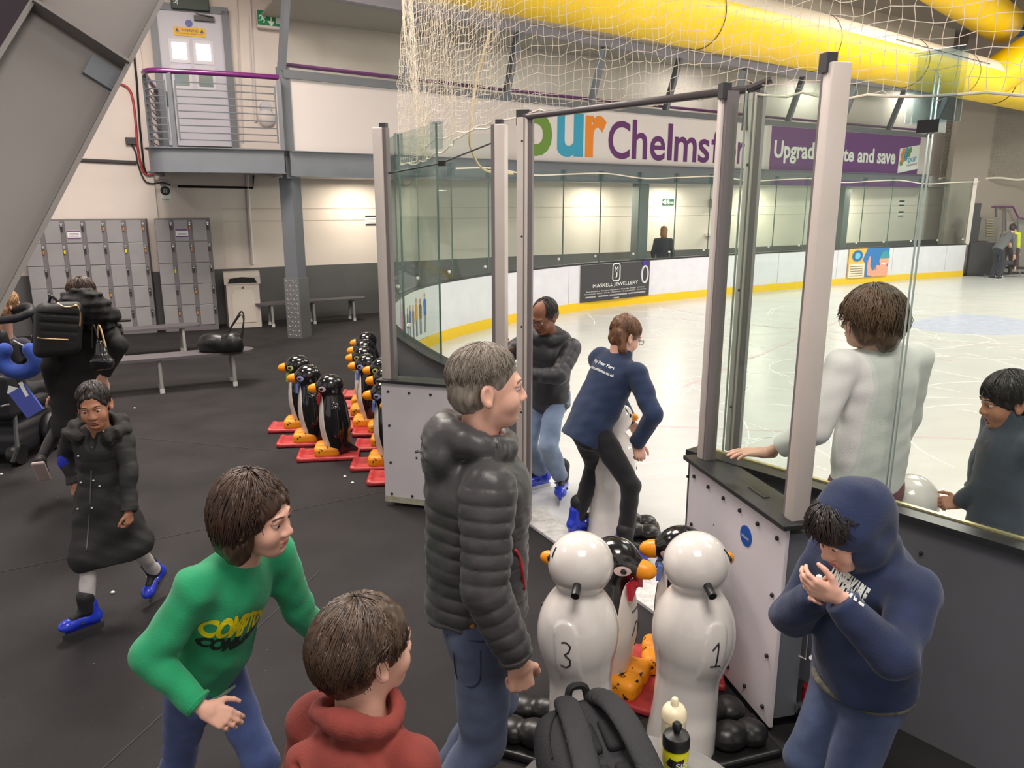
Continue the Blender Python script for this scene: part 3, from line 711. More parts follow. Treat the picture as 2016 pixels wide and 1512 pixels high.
# exit sign box hanging right of the door, and the one above the door
e1 = thing('exit_sign', 'green exit sign box with running figure and down arrow on the upper wall', 'sign', tuple(on_wall(527, 40)[0])); p, t, n, w, h = wall_rect(503, 26, 551, 54, .12)
MB().box(p - UP * .02, (w + .02, .10, h + .06), t, n, .01).build('housing', m_white, e1); fc = MB().box(p + n * .052, (w, .008, h), t, n).build('face', m_green, e1)
rm = MB(); running_man(rm, p + n * .057 - t * w * .30, t, UP, n, h * .75); rm.box(p + n * .058 + t * .02 + UP * h * .05, (.03, .003, h * .5), t, n); rm.prism([(-.07, 0), (.07, 0), (0, -.09)], 0, .002, p + n * .057 + t * .02 - UP * h * .18, t, UP, n); rm.box(p + n * .058 + t * w * .33, (.09, .003, h * .65), t, n)
rm.build('pictogram', m_signw, fc)
e2 = thing('exit_sign', 'dark green sign above the grey balcony door at the top of the photo', 'sign', tuple(on_wall(374, 8)[0])); p, t, n, w, h = wall_rect(337, 0, 411, 17, .12)
MB().box(p, (w, .10, h + .10), t, n, .01).build('housing', M('dark_green', (44, 60, 52), .5), e2); rm = MB(); running_man(rm, p + n * .055 - t * w * .36, t, UP, n, h * .8); rm.build('pictogram', m_signw, e2)
# vents, conduits, cables, small signs on the back wall
bh = thing('bulkhead_lamp', 'round white bulkhead lamp on the wall behind the balcony railing', 'lamp', tuple(on_wall(525, 230)[0])); p, t, n, w, h = wall_rect(508, 214, 540, 252)
MB().lathe([(0, 0), (.17, 0), (.17, .04), (.14, .08), (.06, .11), (0, .115)], p, 24, n).build('diffuser', m_white, bh, 50); MB().lathe([(0, 0), (.11, 0), (.10, .07), (0, .09)], p + UP * .20, 20, n).build('head', M('pale_grey_plastic', (200, 198, 202), .5), bh, 50)
def wall_line(uv, lift): 
    out = []
    for u_, v_ in uv:
        q, t, n = on_wall(u_, v_); out.append(q + n * lift)
    return out
tag(MB().tube(wall_line([(491, 0), (497, 120), (503, 240)], .03), .022, 6).build('conduit', m_white), 'white vertical conduit with boxes beside the exit sign', 'conduit')
tag(MB().tube(wall_line([(466, 0), (472, 140), (478, 280)], .02), .014, 6).build('wall_pipe', m_white), 'thin white pipe running up the wall beside the door frame', 'pipe')
rc = wall_line([(200, 166), (235, 167), (255, 178), (263, 200), (268, 240), (272, 290), (280, 330), (290, 345), (306, 343), (312, 338)], .17)
tag(MB().tube(spline(rc, 4), .02, 6).build('red_cable', m_redcable), 'red cable looping down the wall left of the balcony', 'cable')
tag(MB().tube(wall_line([(263, 90), (270, 160), (276, 250), (284, 330), (290, 345)], .16), .02, 6).build('black_cable', m_black), 'black cable running down the pier edge beside the red cable', 'cable')
bx = on_wall(259, 279); tag(MB().box(bx[0] + bx[2] * .19, (.17, .06, .12), bx[1], bx[2], .008).build('junction_box', M('dark_box', (60, 60, 62), .5)), 'small dark junction box on the wall left of the balcony', 'junction box')
tag(MB().tube(wall_line([(135, 315), (270, 321)], .18), .03, 6).build('cable_tray', M('tray_black', (60, 56, 58), .5)), 'dark cable tray running along the wall to the diagonal girder', 'cable tray')
tag(MB().tube(spline(wall_line([(258, 283), (268, 300), (273, 325), (285, 355), (300, 362), (320, 360), (336, 365)], .17), 4), .014, 6).build('black_flex', m_black), 'thin black flex hanging from the junction box to a grey box', 'cable')
bx = on_wall(322, 359); tag(MB().box(bx[0] + bx[2] * .04, (.13, .08, .11), bx[1], bx[2], .008).build('junction_box', M('grey_box', (168, 162, 162), .5)), 'small grey junction box above the round locker sign', 'junction box')
wl = wall_line([(350, 367), (497, 370), (498, 345)], .05); tag(MB().tube(wl, .022, 8).build('black_conduit', m_black), 'black conduit bent upward on the wall under the balcony', 'conduit')
wl = wall_line([(486, 345), (490, 420), (497, 520)], .03); tag(MB().tube(wl, .035, 6).build('down_pipe', m_white), 'white vertical pipe on the wall above the litter bin', 'pipe')
p, t, n, w, h = wall_rect(316, 366, 336, 396, .004)
ls = tag(MB().box(p, (w, .006, h), t, n).build('locker_sign', m_signw), 'white sign with a round black locker symbol on the wall above the lockers', 'sign')
ib = MB().lathe([(0, 0), (w * .48, 0), (w * .48, .004), (0, .004)], p + UP * h * .18 + n * .003, 24, n).build('disc', m_black, ls)
gi = MB()
for i in (-1, 1):
    gi.box(p + UP * h * .18 + n * .010 + t * i * w * .11, (w * .17, .003, w * .44), t, n)
gi.build('pictogram', M('icon_grey', (150, 150, 152), .5), ib)
text_on('lettering', 'Lockers', p - UP * h * .38 + n * .004, t, UP, w * .8, m_black, ls, height=.045)
p, t, n, w, h = wall_rect(719, 424, 746, 444, .004)
ns = tag(MB().box(p, (w, .006, h), t, n).build('wall_notice', m_signw), 'white notice with dark bands on the wall beside the glass gate', 'notice')
nb = MB(); nb.box(p + n * .004 + UP * h * .40, (w, .003, h * .18), t, n); nb.box(p + n * .004 - UP * h * .40, (w, .003, h * .18), t, n); nb.build('band', M('band_black', (60, 56, 56), .5), ns)
nl_ = MB()
for k in range(4): nl_.box(p + n * .004 + UP * h * (.18 - k * .12), (w * .8, .002, h * .035), t, n)
nl_.build('print_lines', M('print_grey', (150, 146, 144), .6), ns)
# walkway signs and boxes beyond the far glass
p, t, n, w, h = wall_rect(1304, 392, 1326, 404, .01)
fs = tag(MB().box(p, (w, .02, h), t, n).build('fire_exit_sign', M('dark_sign_green', (24, 86, 60), .5)), 'small green fire exit sign on the walkway wall', 'sign')
text_on('lettering', 'Fire exit', p + t * w * .22 + n * .011, t, UP, w * .45, m_signw, fs, height=.09)
rm = MB(); running_man(rm, p + n * .012 + t * w * -.06, t, UP, n, h * .8); rm.prism([(-.08, 0), (.04, .07), (.04, -.07)], 0, .002, p + n * .012 - t * w * .34, t, UP, n); rm.build('pictogram', m_signw, fs)
bx = on_wall(1404, 400); tag(MB().box(bx[0] + bx[2] * .12, (.34, .2, .22), bx[1], bx[2], .02).build('wall_speaker', M('speaker_grey', (128, 122, 108), .6)), 'small grey speaker box high on the walkway wall', 'speaker')
bx = on_wall(1393, 462); tag(MB().box(bx[0] + bx[2] * .06, (.2, .12, .1), bx[1], bx[2], .02).build('hand_dispenser', m_white), 'small white dispenser low on the walkway wall', 'dispenser')
for (u_, v_, lb) in ((1775, 400, 'upper small notice with dark band on the far walkway wall'), (1773, 421, 'lower small notice with dark band on the far walkway wall')):
    p, t, n, w, h = wall_rect(u_ - 5, v_ - 6, u_ + 5, v_ + 6, .004); x = tag(MB().box(p, (w, .006, h), t, n).build('wall_notice', m_signw), lb, 'notice'); MB().box(p + n * .005 + UP * h * .3, (w, .003, h * .3), t, n).build('band', m_black, x); MB().box(p + n * .005 - UP * h * .35, (w, .003, h * .2), t, n).build('band', m_black, x)
# ================================================================== lockers
def path_hit(path, u, v):
    """point of a vertical surface over a plan path at pixel (u, v), its tangent and camera-side normal"""
    d = _ray(u, v)
    best = None
    for p, q in zip(path, path[1:]):
        p = Vector((p[0], p[1])); q = Vector((q[0], q[1])); e = q - p; den = d.x * e.y - d.y * e.x
        if abs(den) < 1e-9: continue
        tt = (p.x * e.y - p.y * e.x) / den; w = ((d.x * tt - p.x) * e.x + (d.y * tt - p.y) * e.y) / e.length_squared
        if -.01 <= w <= 1.01 and tt > 0 and (best is None or tt > best[0]):
            t = V(e.x, e.y, 0).normalized(); n = V(t.y, -t.x, 0); best = (tt, d * tt + V(0, 0, CAM_H), t, n)
    if best is None: raise ValueError((u, v))
    return best[1:]
m_lock = M('locker_grey', (158, 155, 157), .4, .15, var=.06, vscale=3, bump=.03, bscale=6)
m_lockf = M('locker_frame', (122, 117, 121), .45, .15)
m_tag = [M('lock_tag_orange', (196, 130, 60), .4), M('lock_tag_yellow', (228, 214, 30), .4), M('lock_dark', (70, 66, 66), .4, .5)]
def locker_bank(label, a, b, cols, notice_col, htot=2.03):
    a = Vector((*a, 0)); b = Vector((*b, 0)); t = (b - a).normalized(); n = V(t.y, -t.x, 0); L = (b - a).length
    r = thing('locker_bank', label, 'lockers', tuple((a + b) / 2)); g = random.Random(cols)
    MB().box((a + b) / 2 - n * .22 + V(0, 0, htot / 2), (L, .42, htot), t, n, .004).build('carcass', m_lockf, r)
    cw = L / cols; rh = (htot - .12) / 5
    for c in range(cols):
        for k in range(5):
            q = a + t * (cw * c + cw * .40) + V(0, 0, .10 + rh * (k + .5)) + n * -.004
            dt = MB().box(q, (cw * .76, .02, rh - .012), t, n, .004).build('door', m_lock, r)
            o = q + t * cw * .47 + n * .022 + V(0, 0, rh * .26)
            lk = MB(); lk.lathe([(0, 0), (.016, 0), (.016, .03), (0, .032)], o - n * .01, 10, n); lk.box(o + V(0, 0, .035), (.035, .02, .03), t, n); lk.cm = 1
            lk.box(o - V(0, 0, .05), (.028, .016, .07), t, n, .003)
            w = g.random(); lk.build('lock', [m_chrome, m_tag[0] if w < .3 else m_tag[1] if w < .38 else m_tag[2]], dt)
    q = a + t * cw * (notice_col + .42) + V(0, 0, htot - .02 - rh * .62) + n * .009
    nt_ = tag(MB().box(q, (.20, .004, .15), t, n).build('locker_notice', m_signw), 'white notice with purple bands stuck on ' + ('the wide locker bank' if cols > 3 else 'the narrow locker bank'), 'notice')
    pb = MB(); pb.box(q + n * .003 + V(0, 0, .06), (.2, .002, .024), t, n); pb.box(q + n * .003 - V(0, 0, .06), (.2, .002, .024), t, n); pb.build('band', m_banp, nt_)
    pl_ = MB()
    for z in (.02, -.005, -.03): pl_.box(q + n * .003 + V(0, 0, z), (.15, .001, .008), t, n)
    pl_.build('print_lines', M('print_purple', (150, 120, 160), .6), nt_)
locker_bank('wide grey bank of six locker columns against the wall by the girder', (-8.24, 13.18), (-6.46, 13.84), 6, 2)
locker_bank('narrow grey bank of three locker columns beside the litter bin', (-6.33, 13.90), (-5.47, 14.22), 3, 1)

# ================================================================== benches, bin, bag
m_btop = M('bench_top_grey', (92, 88, 92), .45, var=.05, vscale=5); m_bleg = M('bench_leg_grey', (150, 148, 146), .5); m_cap = M('foot_cap_white', (208, 206, 202), .5)
def bench(label, p, q, L, W=.36, z=.45, legs=3):
    """p: plan centre of one end, q: plan direction point; long seat with rounded ends"""
    p = Vector((*p, 0)); t = (Vector((*q, 0)) - p).normalized(); n = V(-t.y, t.x, 0); mid = p + t * L / 2
    r = thing('bench', label, 'bench', tuple(mid)); poly = []
    for sg in (1, -1):
        for i in range(13):
            a = -math.pi / 2 + math.pi * i / 12; poly.append((sg * (L / 2 - W / 2 + math.cos(a) * W / 2 * 1.0), sg * math.sin(a) * W / 2))
    MB().prism(poly, z - .035, z, mid, t, n).build('seat', m_btop, r)
    for k in range(legs):
        s0 = -L / 2 + .28 + (L - .56) * k / (legs - 1)
        br = MB(); br.prism([(-W * .40, 0), (W * .40, 0), (W * .40, -.03), (W * .12, -.17), (-W * .12, -.17), (-W * .40, -.03)], -.01, .01, mid + t * s0 + V(0, 0, z - .035), n, V(0, 0, 1), t); br.build('bracket', m_bleg, r)
        for sg in (-1, 1):
            f = mid + t * s0 + n * sg * W * .36
            lg = MB().tube([f + V(0, 0, z - .04), f + n * sg * .03 + V(0, 0, .02)], .024, 10).build('leg', m_bleg, r, 40)
            MB().lathe([(0, 0), (.031, 0), (.029, .055), (0, .055)], f + n * sg * .03, 12).build('foot_cap', m_cap, lg, 40)
    return r
nb_ = bench('front grey bench carrying the black shoulder bag', (-3.42, 10.0), (-5.0, 9.2), 2.3)
bench('grey bench between the front bench and the lockers', (-4.95, 12.1), (-6.3, 11.3), 2.3)
bench('low grey bench behind the chequer-plated pillar, against the dark wall', (-2.98, 15.55), (-4.8, 14.55), 2.15)
kb = thing('litter_bin', 'tall beige litter bin between the lockers and the white pipe', 'bin', (-5.15, 14.55, 0)); xb, yb = V(.93, .37, 0), V(-.37, .93, 0); cb = V(-5.12, 14.62, 0); m_bin = M('beige_plastic', (206, 196, 186), .45)
MB().prism([(-.29, -.2), (.29, -.2), (.32, .2), (-.32, .2)], 0, .82, cb, xb, yb).build('body', m_bin, kb)
MB().prism([(-.2, .1), (.2, .1), (.2, .62), (.15, .70), (-.15, .70), (-.2, .62)], 0, .012, cb - yb * .2, xb, V(0, 0, 1), -yb).build('front_panel', M('beige_plastic_light', (216, 206, 196), .4), kb)
hd_ = MB(); hd_.prism([(-.22, 0), (.22, 0), (.22, .14), (.12, .22), (-.16, .22), (-.22, .14)], -.32, .32, cb + V(0, 0, .82), yb, V(0, 0, 1), xb); hd_.build('hood', m_bin, kb)
MB().prism([(-.26, .01), (.26, .01), (.22, .10), (.0, .125), (-.22, .10)], 0, .004, cb - yb * .2225 + V(0, 0, .80) + V(0, 0, .03), xb, V(0, 0, 1), -yb).build('slot', m_black, kb)
MB().ball(cb - yb * .21 + V(0, 0, .76), .022, 10).build('lock', M('bin_lock', (150, 140, 130), .3, .8), kb)
m_bag = M('black_leather', (26, 25, 27), .35, bump=.2, bscale=40)
bp_ = D(428, 668, 9.72); bp_.z = .45; bg = thing('shoulder_bag', 'black soft shoulder bag slumped on the front bench', 'bag', tuple(bp_))
s = Sdf(.009); s.ell(bp_ + V(-.03, 0, .12), (.22, .13, .13), k=.04); s.ell(bp_ + V(.20, -.04, .13), (.13, .11, .14), k=.04); s.cap(bp_ + V(-.2, 0, .07), bp_ + V(.25, -.03, .06), .075, k=.05); s.noise(.008, 28, 3); s.cut(bp_ + V(0, 0, .002), (0, 0, -1)); s.build('body', m_bag, bg)
MB().tube(spline([bp_ + V(.12, -.06, .2), bp_ + V(.26, -.02, .42), bp_ + V(.33, .02, .52), bp_ + V(.36, 0, .42), bp_ + V(.3, -.06, .14)], 6), .011, 6).build('strap', m_black, bg)
MB().tube(spline([bp_ + V(.10, .02, .2), bp_ + V(.24, .05, .40), bp_ + V(.31, .07, .47), bp_ + V(.34, .04, .38), bp_ + V(.31, 0, .14)], 6), .009, 6).build('strap', m_black, bg)
q = G(236, 634, .45); s = Sdf(.008); s.cap(V(q.x - .13, q.y - .06, .475), V(q.x + .14, q.y + .03, .475), .022, .026); s.cap(V(q.x - .2, q.y - .12, .47), V(q.x - .05, q.y - .06, .47), .02); s.cut((0, 0, .452), (0, 0, -1)); tag(s.build('pouch', m_bag), 'slim black pouch lying on the bench nearest the lockers', 'pouch')

# ================================================================== penguin and snowman skating aids
m_pblack = M('glossy_black', (20, 20, 22), .18, coat=.6); m_pwhite = specks(M('worn_white_belly', (222, 214, 206), .3, var=.05, vscale=9, coat=.2), 30, .07, (110, 96, 90)); m_orange = M('orange_plastic', (238, 150, 24), .35)
m_feet = M('scuffed_orange_foot', (236, 150, 24), .5, rgb2=(30, 24, 18), vscale=26, thresh=(.62, .66)); m_red = M('red_sled', (164, 40, 44), .4, var=.12, vscale=12, rgb2=(186, 66, 66)); m_snow = M('glossy_white', (226, 220, 216), .16, coat=.5); m_pen = M('pen_black', (34, 30, 32), .5)
m_tie = {k: M('tie_' + k, c, .4) for k, c in (('red', (196, 34, 52)), ('blue', (118, 140, 214)), ('green', (150, 190, 60)))}
m_eye = {k: M('eye_' + k, c, .35) for k, c in (('blue', (176, 178, 226)), ('green', (206, 220, 130)), ('white', (226, 200, 198)))}
def peng_body(g):
    s = Sdf(.007)
    s.ell((0, -.005, .36), (.150 + g, .135 + g, .285 + g), k=.03); s.cap((0, -.01, .10), (0, -.02, .30), .105 + g, .12 + g, k=.05); s.cap((0, 0, .50), (0, .01, .66), .095 + g, .085 + g, k=.05)
    return s
pg = thing('penguin_aid', 'penguin', 'penguin skating aid')
s = peng_body(0); s.ell((0, .015, .695), (.100, .118, .100), k=.04); s.cap((0, .05, .69), (0, .13, .672), .07, .042, k=.04); s.cap((.13, -.03, .5), (.155, -.04, .25), .03, .022, k=.03); s.cap((-.13, -.03, .5), (-.155, -.04, .25), .03, .022, k=.03); s.cap((0, -.10, .1), (0, -.19, .065), .05, .02, k=.04)
pbody = s.build('body', m_pblack, pg)
s = peng_body(.004)
s.keep(lambda P: np.maximum(.1 * (np.sqrt((P[..., 0] / .122) ** 2 + ((P[..., 2] - .30) / .315) ** 2) - 1), -P[..., 1] - .02))
pbel = s.build('belly', m_pwhite, pg)
MB().lathe([(.046, 0), (.045, .03), (.036, .06), (.018, .078), (0, .083)], (0, .142, .668), 16, (0, 1, -.12)).build('beak', m_orange, pg, 60)
for sx in (-1, 1):
    hb = bvh_of(pbody)
    e = MB(); pts = []
    for i in range(20):
        a = 6.283 * i / 20; h = hb.ray_cast(V(sx * .4, .085 + .036 * math.cos(a), .722 + .026 * math.sin(a)), V(-sx, 0, -.15)); 
        if h[0]: pts.append(h[0])
    cen = hb.ray_cast(V(sx * .4, .085, .722), V(-sx, 0, -.15))[0] + V(sx * .003, 0, .001)
    ring = [p + V(sx * .002, 0, 0) for p in pts]
    e._a([cen] + ring, [[0, i + 1, (i + 1) % len(ring) + 1] for i in range(len(ring))]); eo = e.build('eye', m_eye['blue'], pg)
    MB().ball(cen + V(sx * .0, .006, 0), (.005, .018, .014), 10).build('pupil', m_pblack, eo)
    MB().tube([(sx * .08, -.01, .66), (sx * .165, -.03, .645)], .016, 8).build('handle', m_black, pg)
tie = MB()
for sx in (-1, 1): tie.prism([(0, -.018), (sx * .075, -.055), (sx * .085, .03), (0, .018)], -.008, .014, (0, .118, .585), (1, 0, 0), (0, -.1, 1), (0, 1, .1))
tie.ball((0, .128, .585), (.022, .016, .024), 8); tie.build('bow_tie', m_tie['blue'], pg)
s = Sdf(.008)
for sx in (-1, 1): s.rbox((sx * .060, .075, .075), (.066, .115, .055), Matrix.Rotation(sx * -.12, 3, 'Z'), .038, k=.03)
s.cut((0, 0, .035), (0, 0, -1)); s.build('foot', m_feet, pg)
s = Sdf(.008); s.rbox((0, .06, .022), (.155, .28, .020), None, .012); s.cap((-.12, .325, .034), (.12, .325, .034), .020, k=.03)
for x in (-.08, 0, .08): s.cap((x, .16, .048), (x, .30, .052), .008, k=.006, mode=-1)
s.build('sled', m_red, pg)
def setmat(o, m):
    o.material_slots[0].link = 'OBJECT'; o.material_slots[0].material = m
LIVE = {}
def penguin(label, x, y, rz, tie, eye, group=None, num=None, first=[True]):
    r = dup(pg, (x, y, 0), rz, label, group)
    for c in r.children:
        n = c.name.split('.')[0]
        if n == 'bow_tie': setmat(c, m_tie[tie])
        if n == 'eye': setmat(c, m_eye[eye])
    if num:
        bv = bvh_of(pbel); o = strokes('pen_number', num, (0, .4, .36), (-1, 0, 0), (0, 0, 1), (0, -1, 0), bv, .0035, m_pen, None); o.parent = r
    return r
E1 = [[(.0, .12), (.0, -.1)]]; N10 = [[(-.035, .09), (.03, .09)], [(-.04, -.03), (.0, .03), (.05, .0), (.05, -.06), (.0, -.1)]]; N2 = [[(-.05, .06), (-.02, .1), (.02, .06), (-.04, -.06), (.04, -.06)]]; N9 = [[(.02, .04), (-.03, .06), (-.03, .0), (.02, .0), (.02, .06), (.02, -.12)]]; N8 = [[(0, .05), (-.035, .09), (0, .12), (.035, .09), (0, .05), (-.04, .0), (0, -.05), (.04, 0), (0, .05)]]
def px_on(u, v, z): p = G(u, v, z); return p.x, p.y
LF = math.radians(90)     # facing -x
penguin('penguin aid with red bow tie, frontmost of the three in the open group', -1.66, 6.90, math.radians(98), 'red', 'white', 'parked penguin skating aids', N9)
penguin('penguin aid with blue bow tie, middle of the three in the open group', -1.97, 7.32, math.radians(97), 'blue', 'blue', 'parked penguin skating aids', N2)
penguin('penguin aid with green bow tie, rearmost of the three in the open group', -2.20, 7.80, math.radians(96), 'green', 'green', 'parked penguin skating aids', E1)
for (u, v, z, tie_, eye_, lb) in ((725, 669, .70, 'red', 'white', 'penguin aid at the very back of the long row beside the gate post'), (721, 684, .70, 'blue', 'blue', 'penguin aid second from the back of the long row beside the gate post'),
        (720, 698, .70, 'green', 'green', 'green-eyed penguin aid third from the back of the long row'), (727, 714, .70, 'blue', 'blue', 'blue-eyed penguin aid with 86 penned on its belly, long row beside the gate post'),
        (757, 722, .70, 'green', 'green', 'green-eyed penguin aid half hidden by the gate post'), (765, 742, .70, 'red', 'white', 'pink-eyed penguin aid half hidden by the gate post'), (763, 770, .70, 'blue', 'blue', 'blue-tied penguin aid pressed against the white gate leaf'), (800, 790, .70, 'red', 'blue', 'penguin aid behind the white gate leaf with only its red sled showing')):
    x, y = px_on(u, v, z); x -= .0
    penguin(lb, x, y, math.radians(94), tie_, eye_, 'parked penguin skating aids', N8 if '86' in lb else E1)
x10, y10 = 0.42, 3.22
penguin('penguin aid numbered 10 with red bow tie between the two white snowmen', .475, 3.38, math.radians(-118), 'red', 'white', None, N10)
xb_, yb_ = px_on(1362, 1075, .68)
penguin('penguin aid hidden behind the snowman numbered 1, beak and handle showing', .855, 3.50, math.radians(80), 'blue', 'white', None, E1)
for c in list(pg.children):
    for d in list(c.children): bpy.data.objects.remove(d)
    bpy.data.objects.remove(c)
bpy.data.objects.remove(pg)

m_boot = M('black_rubber_boot', (30, 29, 30), .35, var=.1, vscale=14)
def snowman(label, x, y, rz, num=None, num_side=1, group=None):
    r = thing('snowman_aid', label, 'snowman skating aid', (0, 0, 0), group)
    s = Sdf(.007); s.ell((0, 0, .885), (.136, .136, .132), k=.02); s.ell((0, .005, .57), (.176, .173, .232), k=.03); s.cap((0, 0, .70), (0, 0, .77), .105, .075, k=.04); s.cap((0, -.01, .40), (0, -.02, .03), .132, .142, k=.05)
    s.cap((-.06, -.03, .14), (-.07, -.04, .04), .085, .095, k=.05); s.cap((.06, -.03, .14), (.07, -.04, .04), .085, .095, k=.05)
    def wing(P):
        q = (P - np.array((0, .005, .57), np.float32)) / np.array((.182, .179, .239), np.float32); d = (np.linalg.norm(q, axis=-1) - 1) * .17
        g = np.stack([P[..., 1] - .0 - (P[..., 2] - .55) * .10, np.maximum(np.abs(P[..., 2] - .545) - .10, 0)], -1); return np.maximum(d, np.linalg.norm(g, axis=-1) - .048)
    s._add(np.array((-.2, -.07, .36), np.float32), np.array((.2, .07, .73), np.float32), wing, .006, 1)
    s.cut((0, 0, .035), (0, 0, -1)); bd = s.build('body', m_snow, r); bv = bvh_of(bd)
    MB().ball((0, .140, .885), (.030, .038, .030), 14).build('nose', m_orange, r, 60)
    for sx in (-1, 1):
        h = project(bv, (sx * .235, .44, .915), (-sx * .47, -.88, 0), .0); MB().ball(h, (.013, .008, .015), 10).build('eye', m_black, r, 60)
        strokes('eyebrow', [[(-.006, -.018), (.006, .018)]], (sx * .315, .39, .950), (.78, -.63 * sx, 0), (0, 0, 1), (-sx * .63, -.78, 0), bv, .004, m_black, r)
        MB().tube([(sx * .10, -.02, .86), (sx * .185, -.035, .835)], .017, 12).build('handle', m_boot, r, 40)
    strokes('mouth', [[(-.045, .012), (-.02, -.006), (.02, -.006), (.045, .012)]], (0, .4, .815), (1, 0, 0), (0, 0, 1), (0, -1, 0), bv, .004, m_black, r)
    bt = MB()
    for z in (.66, .59, .52): h = project(bv, (0, .4, z), (0, -1, 0), 0); bt.ball(h, (.014, .008, .014), 8)
    bt.split('button', m_black, r)
    b_ = Sdf(.009); b_.rbox((0, .10, .02), (.19, .27, .02), None, .012); b_.build('base_plate', m_boot, r)
    for sx in (-1, 1):
        f = Sdf(.009); f.ell((sx * .085, .16, .085), (.072, .085, .06), k=.02); f.ell((sx * .085, .27, .075), (.075, .075, .052), k=.012); f.build('boot', m_boot, r)
    if num:
        strokes('pen_number', num, (num_side * .5, 0, .56), (0, num_side, 0), (0, 0, 1), (-num_side, 0, 0), bv, .0035, m_pen, r)
    r.location = (x, y, 0); r.rotation_euler = (0, 0, rz); return r
SN3 = [[(-.02, .055), (.0, .06), (.018, .045), (.012, .02), (-.006, .005), (.018, -.012), (.018, -.04), (-.0, -.055), (-.022, -.045)]]; SN1 = [[(-.016, .03), (.012, .06), (.004, -.05)], [(-.02, -.045), (.026, -.05)]]
snowman('white snowman aid numbered 3 beside the man in the puffer jacket', .285, 2.93, math.radians(68), SN3, -1)
snowman('white snowman aid numbered 1 beside the open gate leaf', .765, 2.93, math.radians(-72), SN1, 1)
snowman('white snowman aid on the ice held by the woman in the navy jacket', .70, 5.14, math.radians(-95))
snowman('white snowman aid on the ice pushed by the child in the dark coat', 2.0, 3.62, math.radians(88))

# ================================================================== diagonal girder and dark soffit
A_ = D(-152, 620, 3.2); B_ = D(233, -60, 4.45); vw = -((A_ + B_) / 2 - V(0, 0, CAM_H)).normalized(); ax_ = (B_ - A_).normalized(); up_ = (vw - ax_ * vw.dot(ax_)).normalized(); sd = up_.cross(ax_).normalized()
m_gird = M('girder_grey', (114, 109, 107), .5, .1, var=.04, vscale=2.5, bump=.03, bscale=20)
gd = thing('diagonal_girder', 'big grey diagonal steel girder crossing the upper corner of the photo', 'girder', tuple(A_)); wd = .46
A0 = A_ - ax_ * .6
MB().beam(A0, B_, wd, .02, up_).build('web', m_gird, gd)
for sg in (-1, 1): MB().beam(A0 + sd * sg * wd / 2 + up_ * .0, B_ + sd * sg * wd / 2, .022, .16, up_).build('flange', m_gird, gd)
cx_ = B_ - ax_ * .52
MB().box(cx_ + up_ * .05, (.016, wd, .10), (ax_ * .96 + sd * -.28 * 0), sd).build('stiffener', m_gird, gd)
MB().box(cx_ + up_ * .02 - ax_ * .10 - sd * .16, (.12, .16, .02), ax_, sd).build('splice_plate', m_steel, gd)
dk = M('dark_purple_soffit', (66, 54, 66), .7)
s0, s1 = D(122, -40, 5.0), D(-60, 235, 5.0)
structure(MB().prism([(0, 0), ((s1 - s0).length, 0), ((s1 - s0).length, 1.6), (0, 1.6)], 0, .3, s0, (s1 - s0).normalized(), V(-.76, 0, .65), V(0, 1, 0)).build('ceiling_soffit', dk))
tag(MB().tube(spline([s0 + V(.03, -.05, -.0), (s0 + s1) / 2 + V(.05, -.06, -.02), s1 + V(.04, -.05, 0)], 6), .05, 10).build('rolled_sheet', M('rolled_beige', (190, 176, 168), .8, bump=.4, bscale=20), None, 60), 'beige rolled sheet along the dark soffit behind the girder', 'sheet')

# ================================================================== yellow air ducts
def duct(mb, p, q, r, n=40, rib=.008, step=.07, top=.62):
    p = Vector(p); q = Vector(q); t = (q - p).normalized(); L = (q - p).length; x = V(0, 0, 1).cross(t).normalized(); y = t.cross(x); k = int(L / step) + 1; vs = []; fs = []
    for i in range(k):
        rr_ = r + (rib if i % 2 else 0)
        for j in range(n): a = 2 * math.pi * j / n; vs.append(p + t * (L * i / (k - 1)) + (x * math.cos(a) + y * math.sin(a)) * rr_)
    m0 = len(mb.f)
    for i in range(k - 1):
        for j in range(n): fs.append([i * n + j, i * n + (j + 1) % n, (i + 1) * n + (j + 1) % n, (i + 1) * n + j])
    mb._a(vs, fs)
    for i in range(k - 1):
        for j in range(n): mb.m[m0 + i * n + j] = 1 if math.sin(2 * math.pi * (j + .5) / n) > top else 0
dd = V(.783, .622, 0); dn = V(-.622, .783, 0); dz = 5.36
def dpt(t, off=9., z=dz): return dn * off + dd * t + V(0, 0, z)
dt_ = thing('air_duct', 'large yellow fabric air duct with pale upper side over the ice, behind the net', 'duct', tuple(dpt(4)))
mb = MB(); duct(mb, dpt(3), dpt(23.5), .51, top=.34); mb.build('main_tube', [m_duct, m_ductg], dt_, 60)
mb = MB(); duct(mb, dpt(23.5), dpt(31), .53, rib=0, step=.4, top=2); mb.ball(dpt(30.6), .62, 24); mb.build('end_section', m_duct, dt_, 60)
mb = MB(); duct(mb, dpt(23.0), dpt(23.0) + V(3.6, -1.1, 2.6), .50, rib=0, step=.4, top=2); mb.build('branch', m_duct, dt_, 60)
for t in (11.2, 14.8, 18.5, 21.2):
    p = dpt(t); MB().tube([p + (dn * math.cos(a) + V(0, 0, 1) * math.sin(a)) * .525 for a in np.linspace(.2, 6.0, 30)], .006, 4).build('strap', m_steeld, dt_)
MB().tube([dpt(17) - dn * .47 + V(0, 0, .25), dpt(21.8) - dn * .47 + V(0, 0, .25)], .008, 5).build('tension_wire', m_steeld, dt_)
d2 = thing('air_duct', 'second yellow air duct higher up near the top edge of the photo', 'duct', tuple(dpt(15, 8, 6.6)))
mb = MB(); duct(mb, dpt(13, 7.6, 6.9), dpt(24, 9.2, 6.9), .48, rib=0, step=.4, top=2); mb.build('main_tube', m_duct, d2, 60)
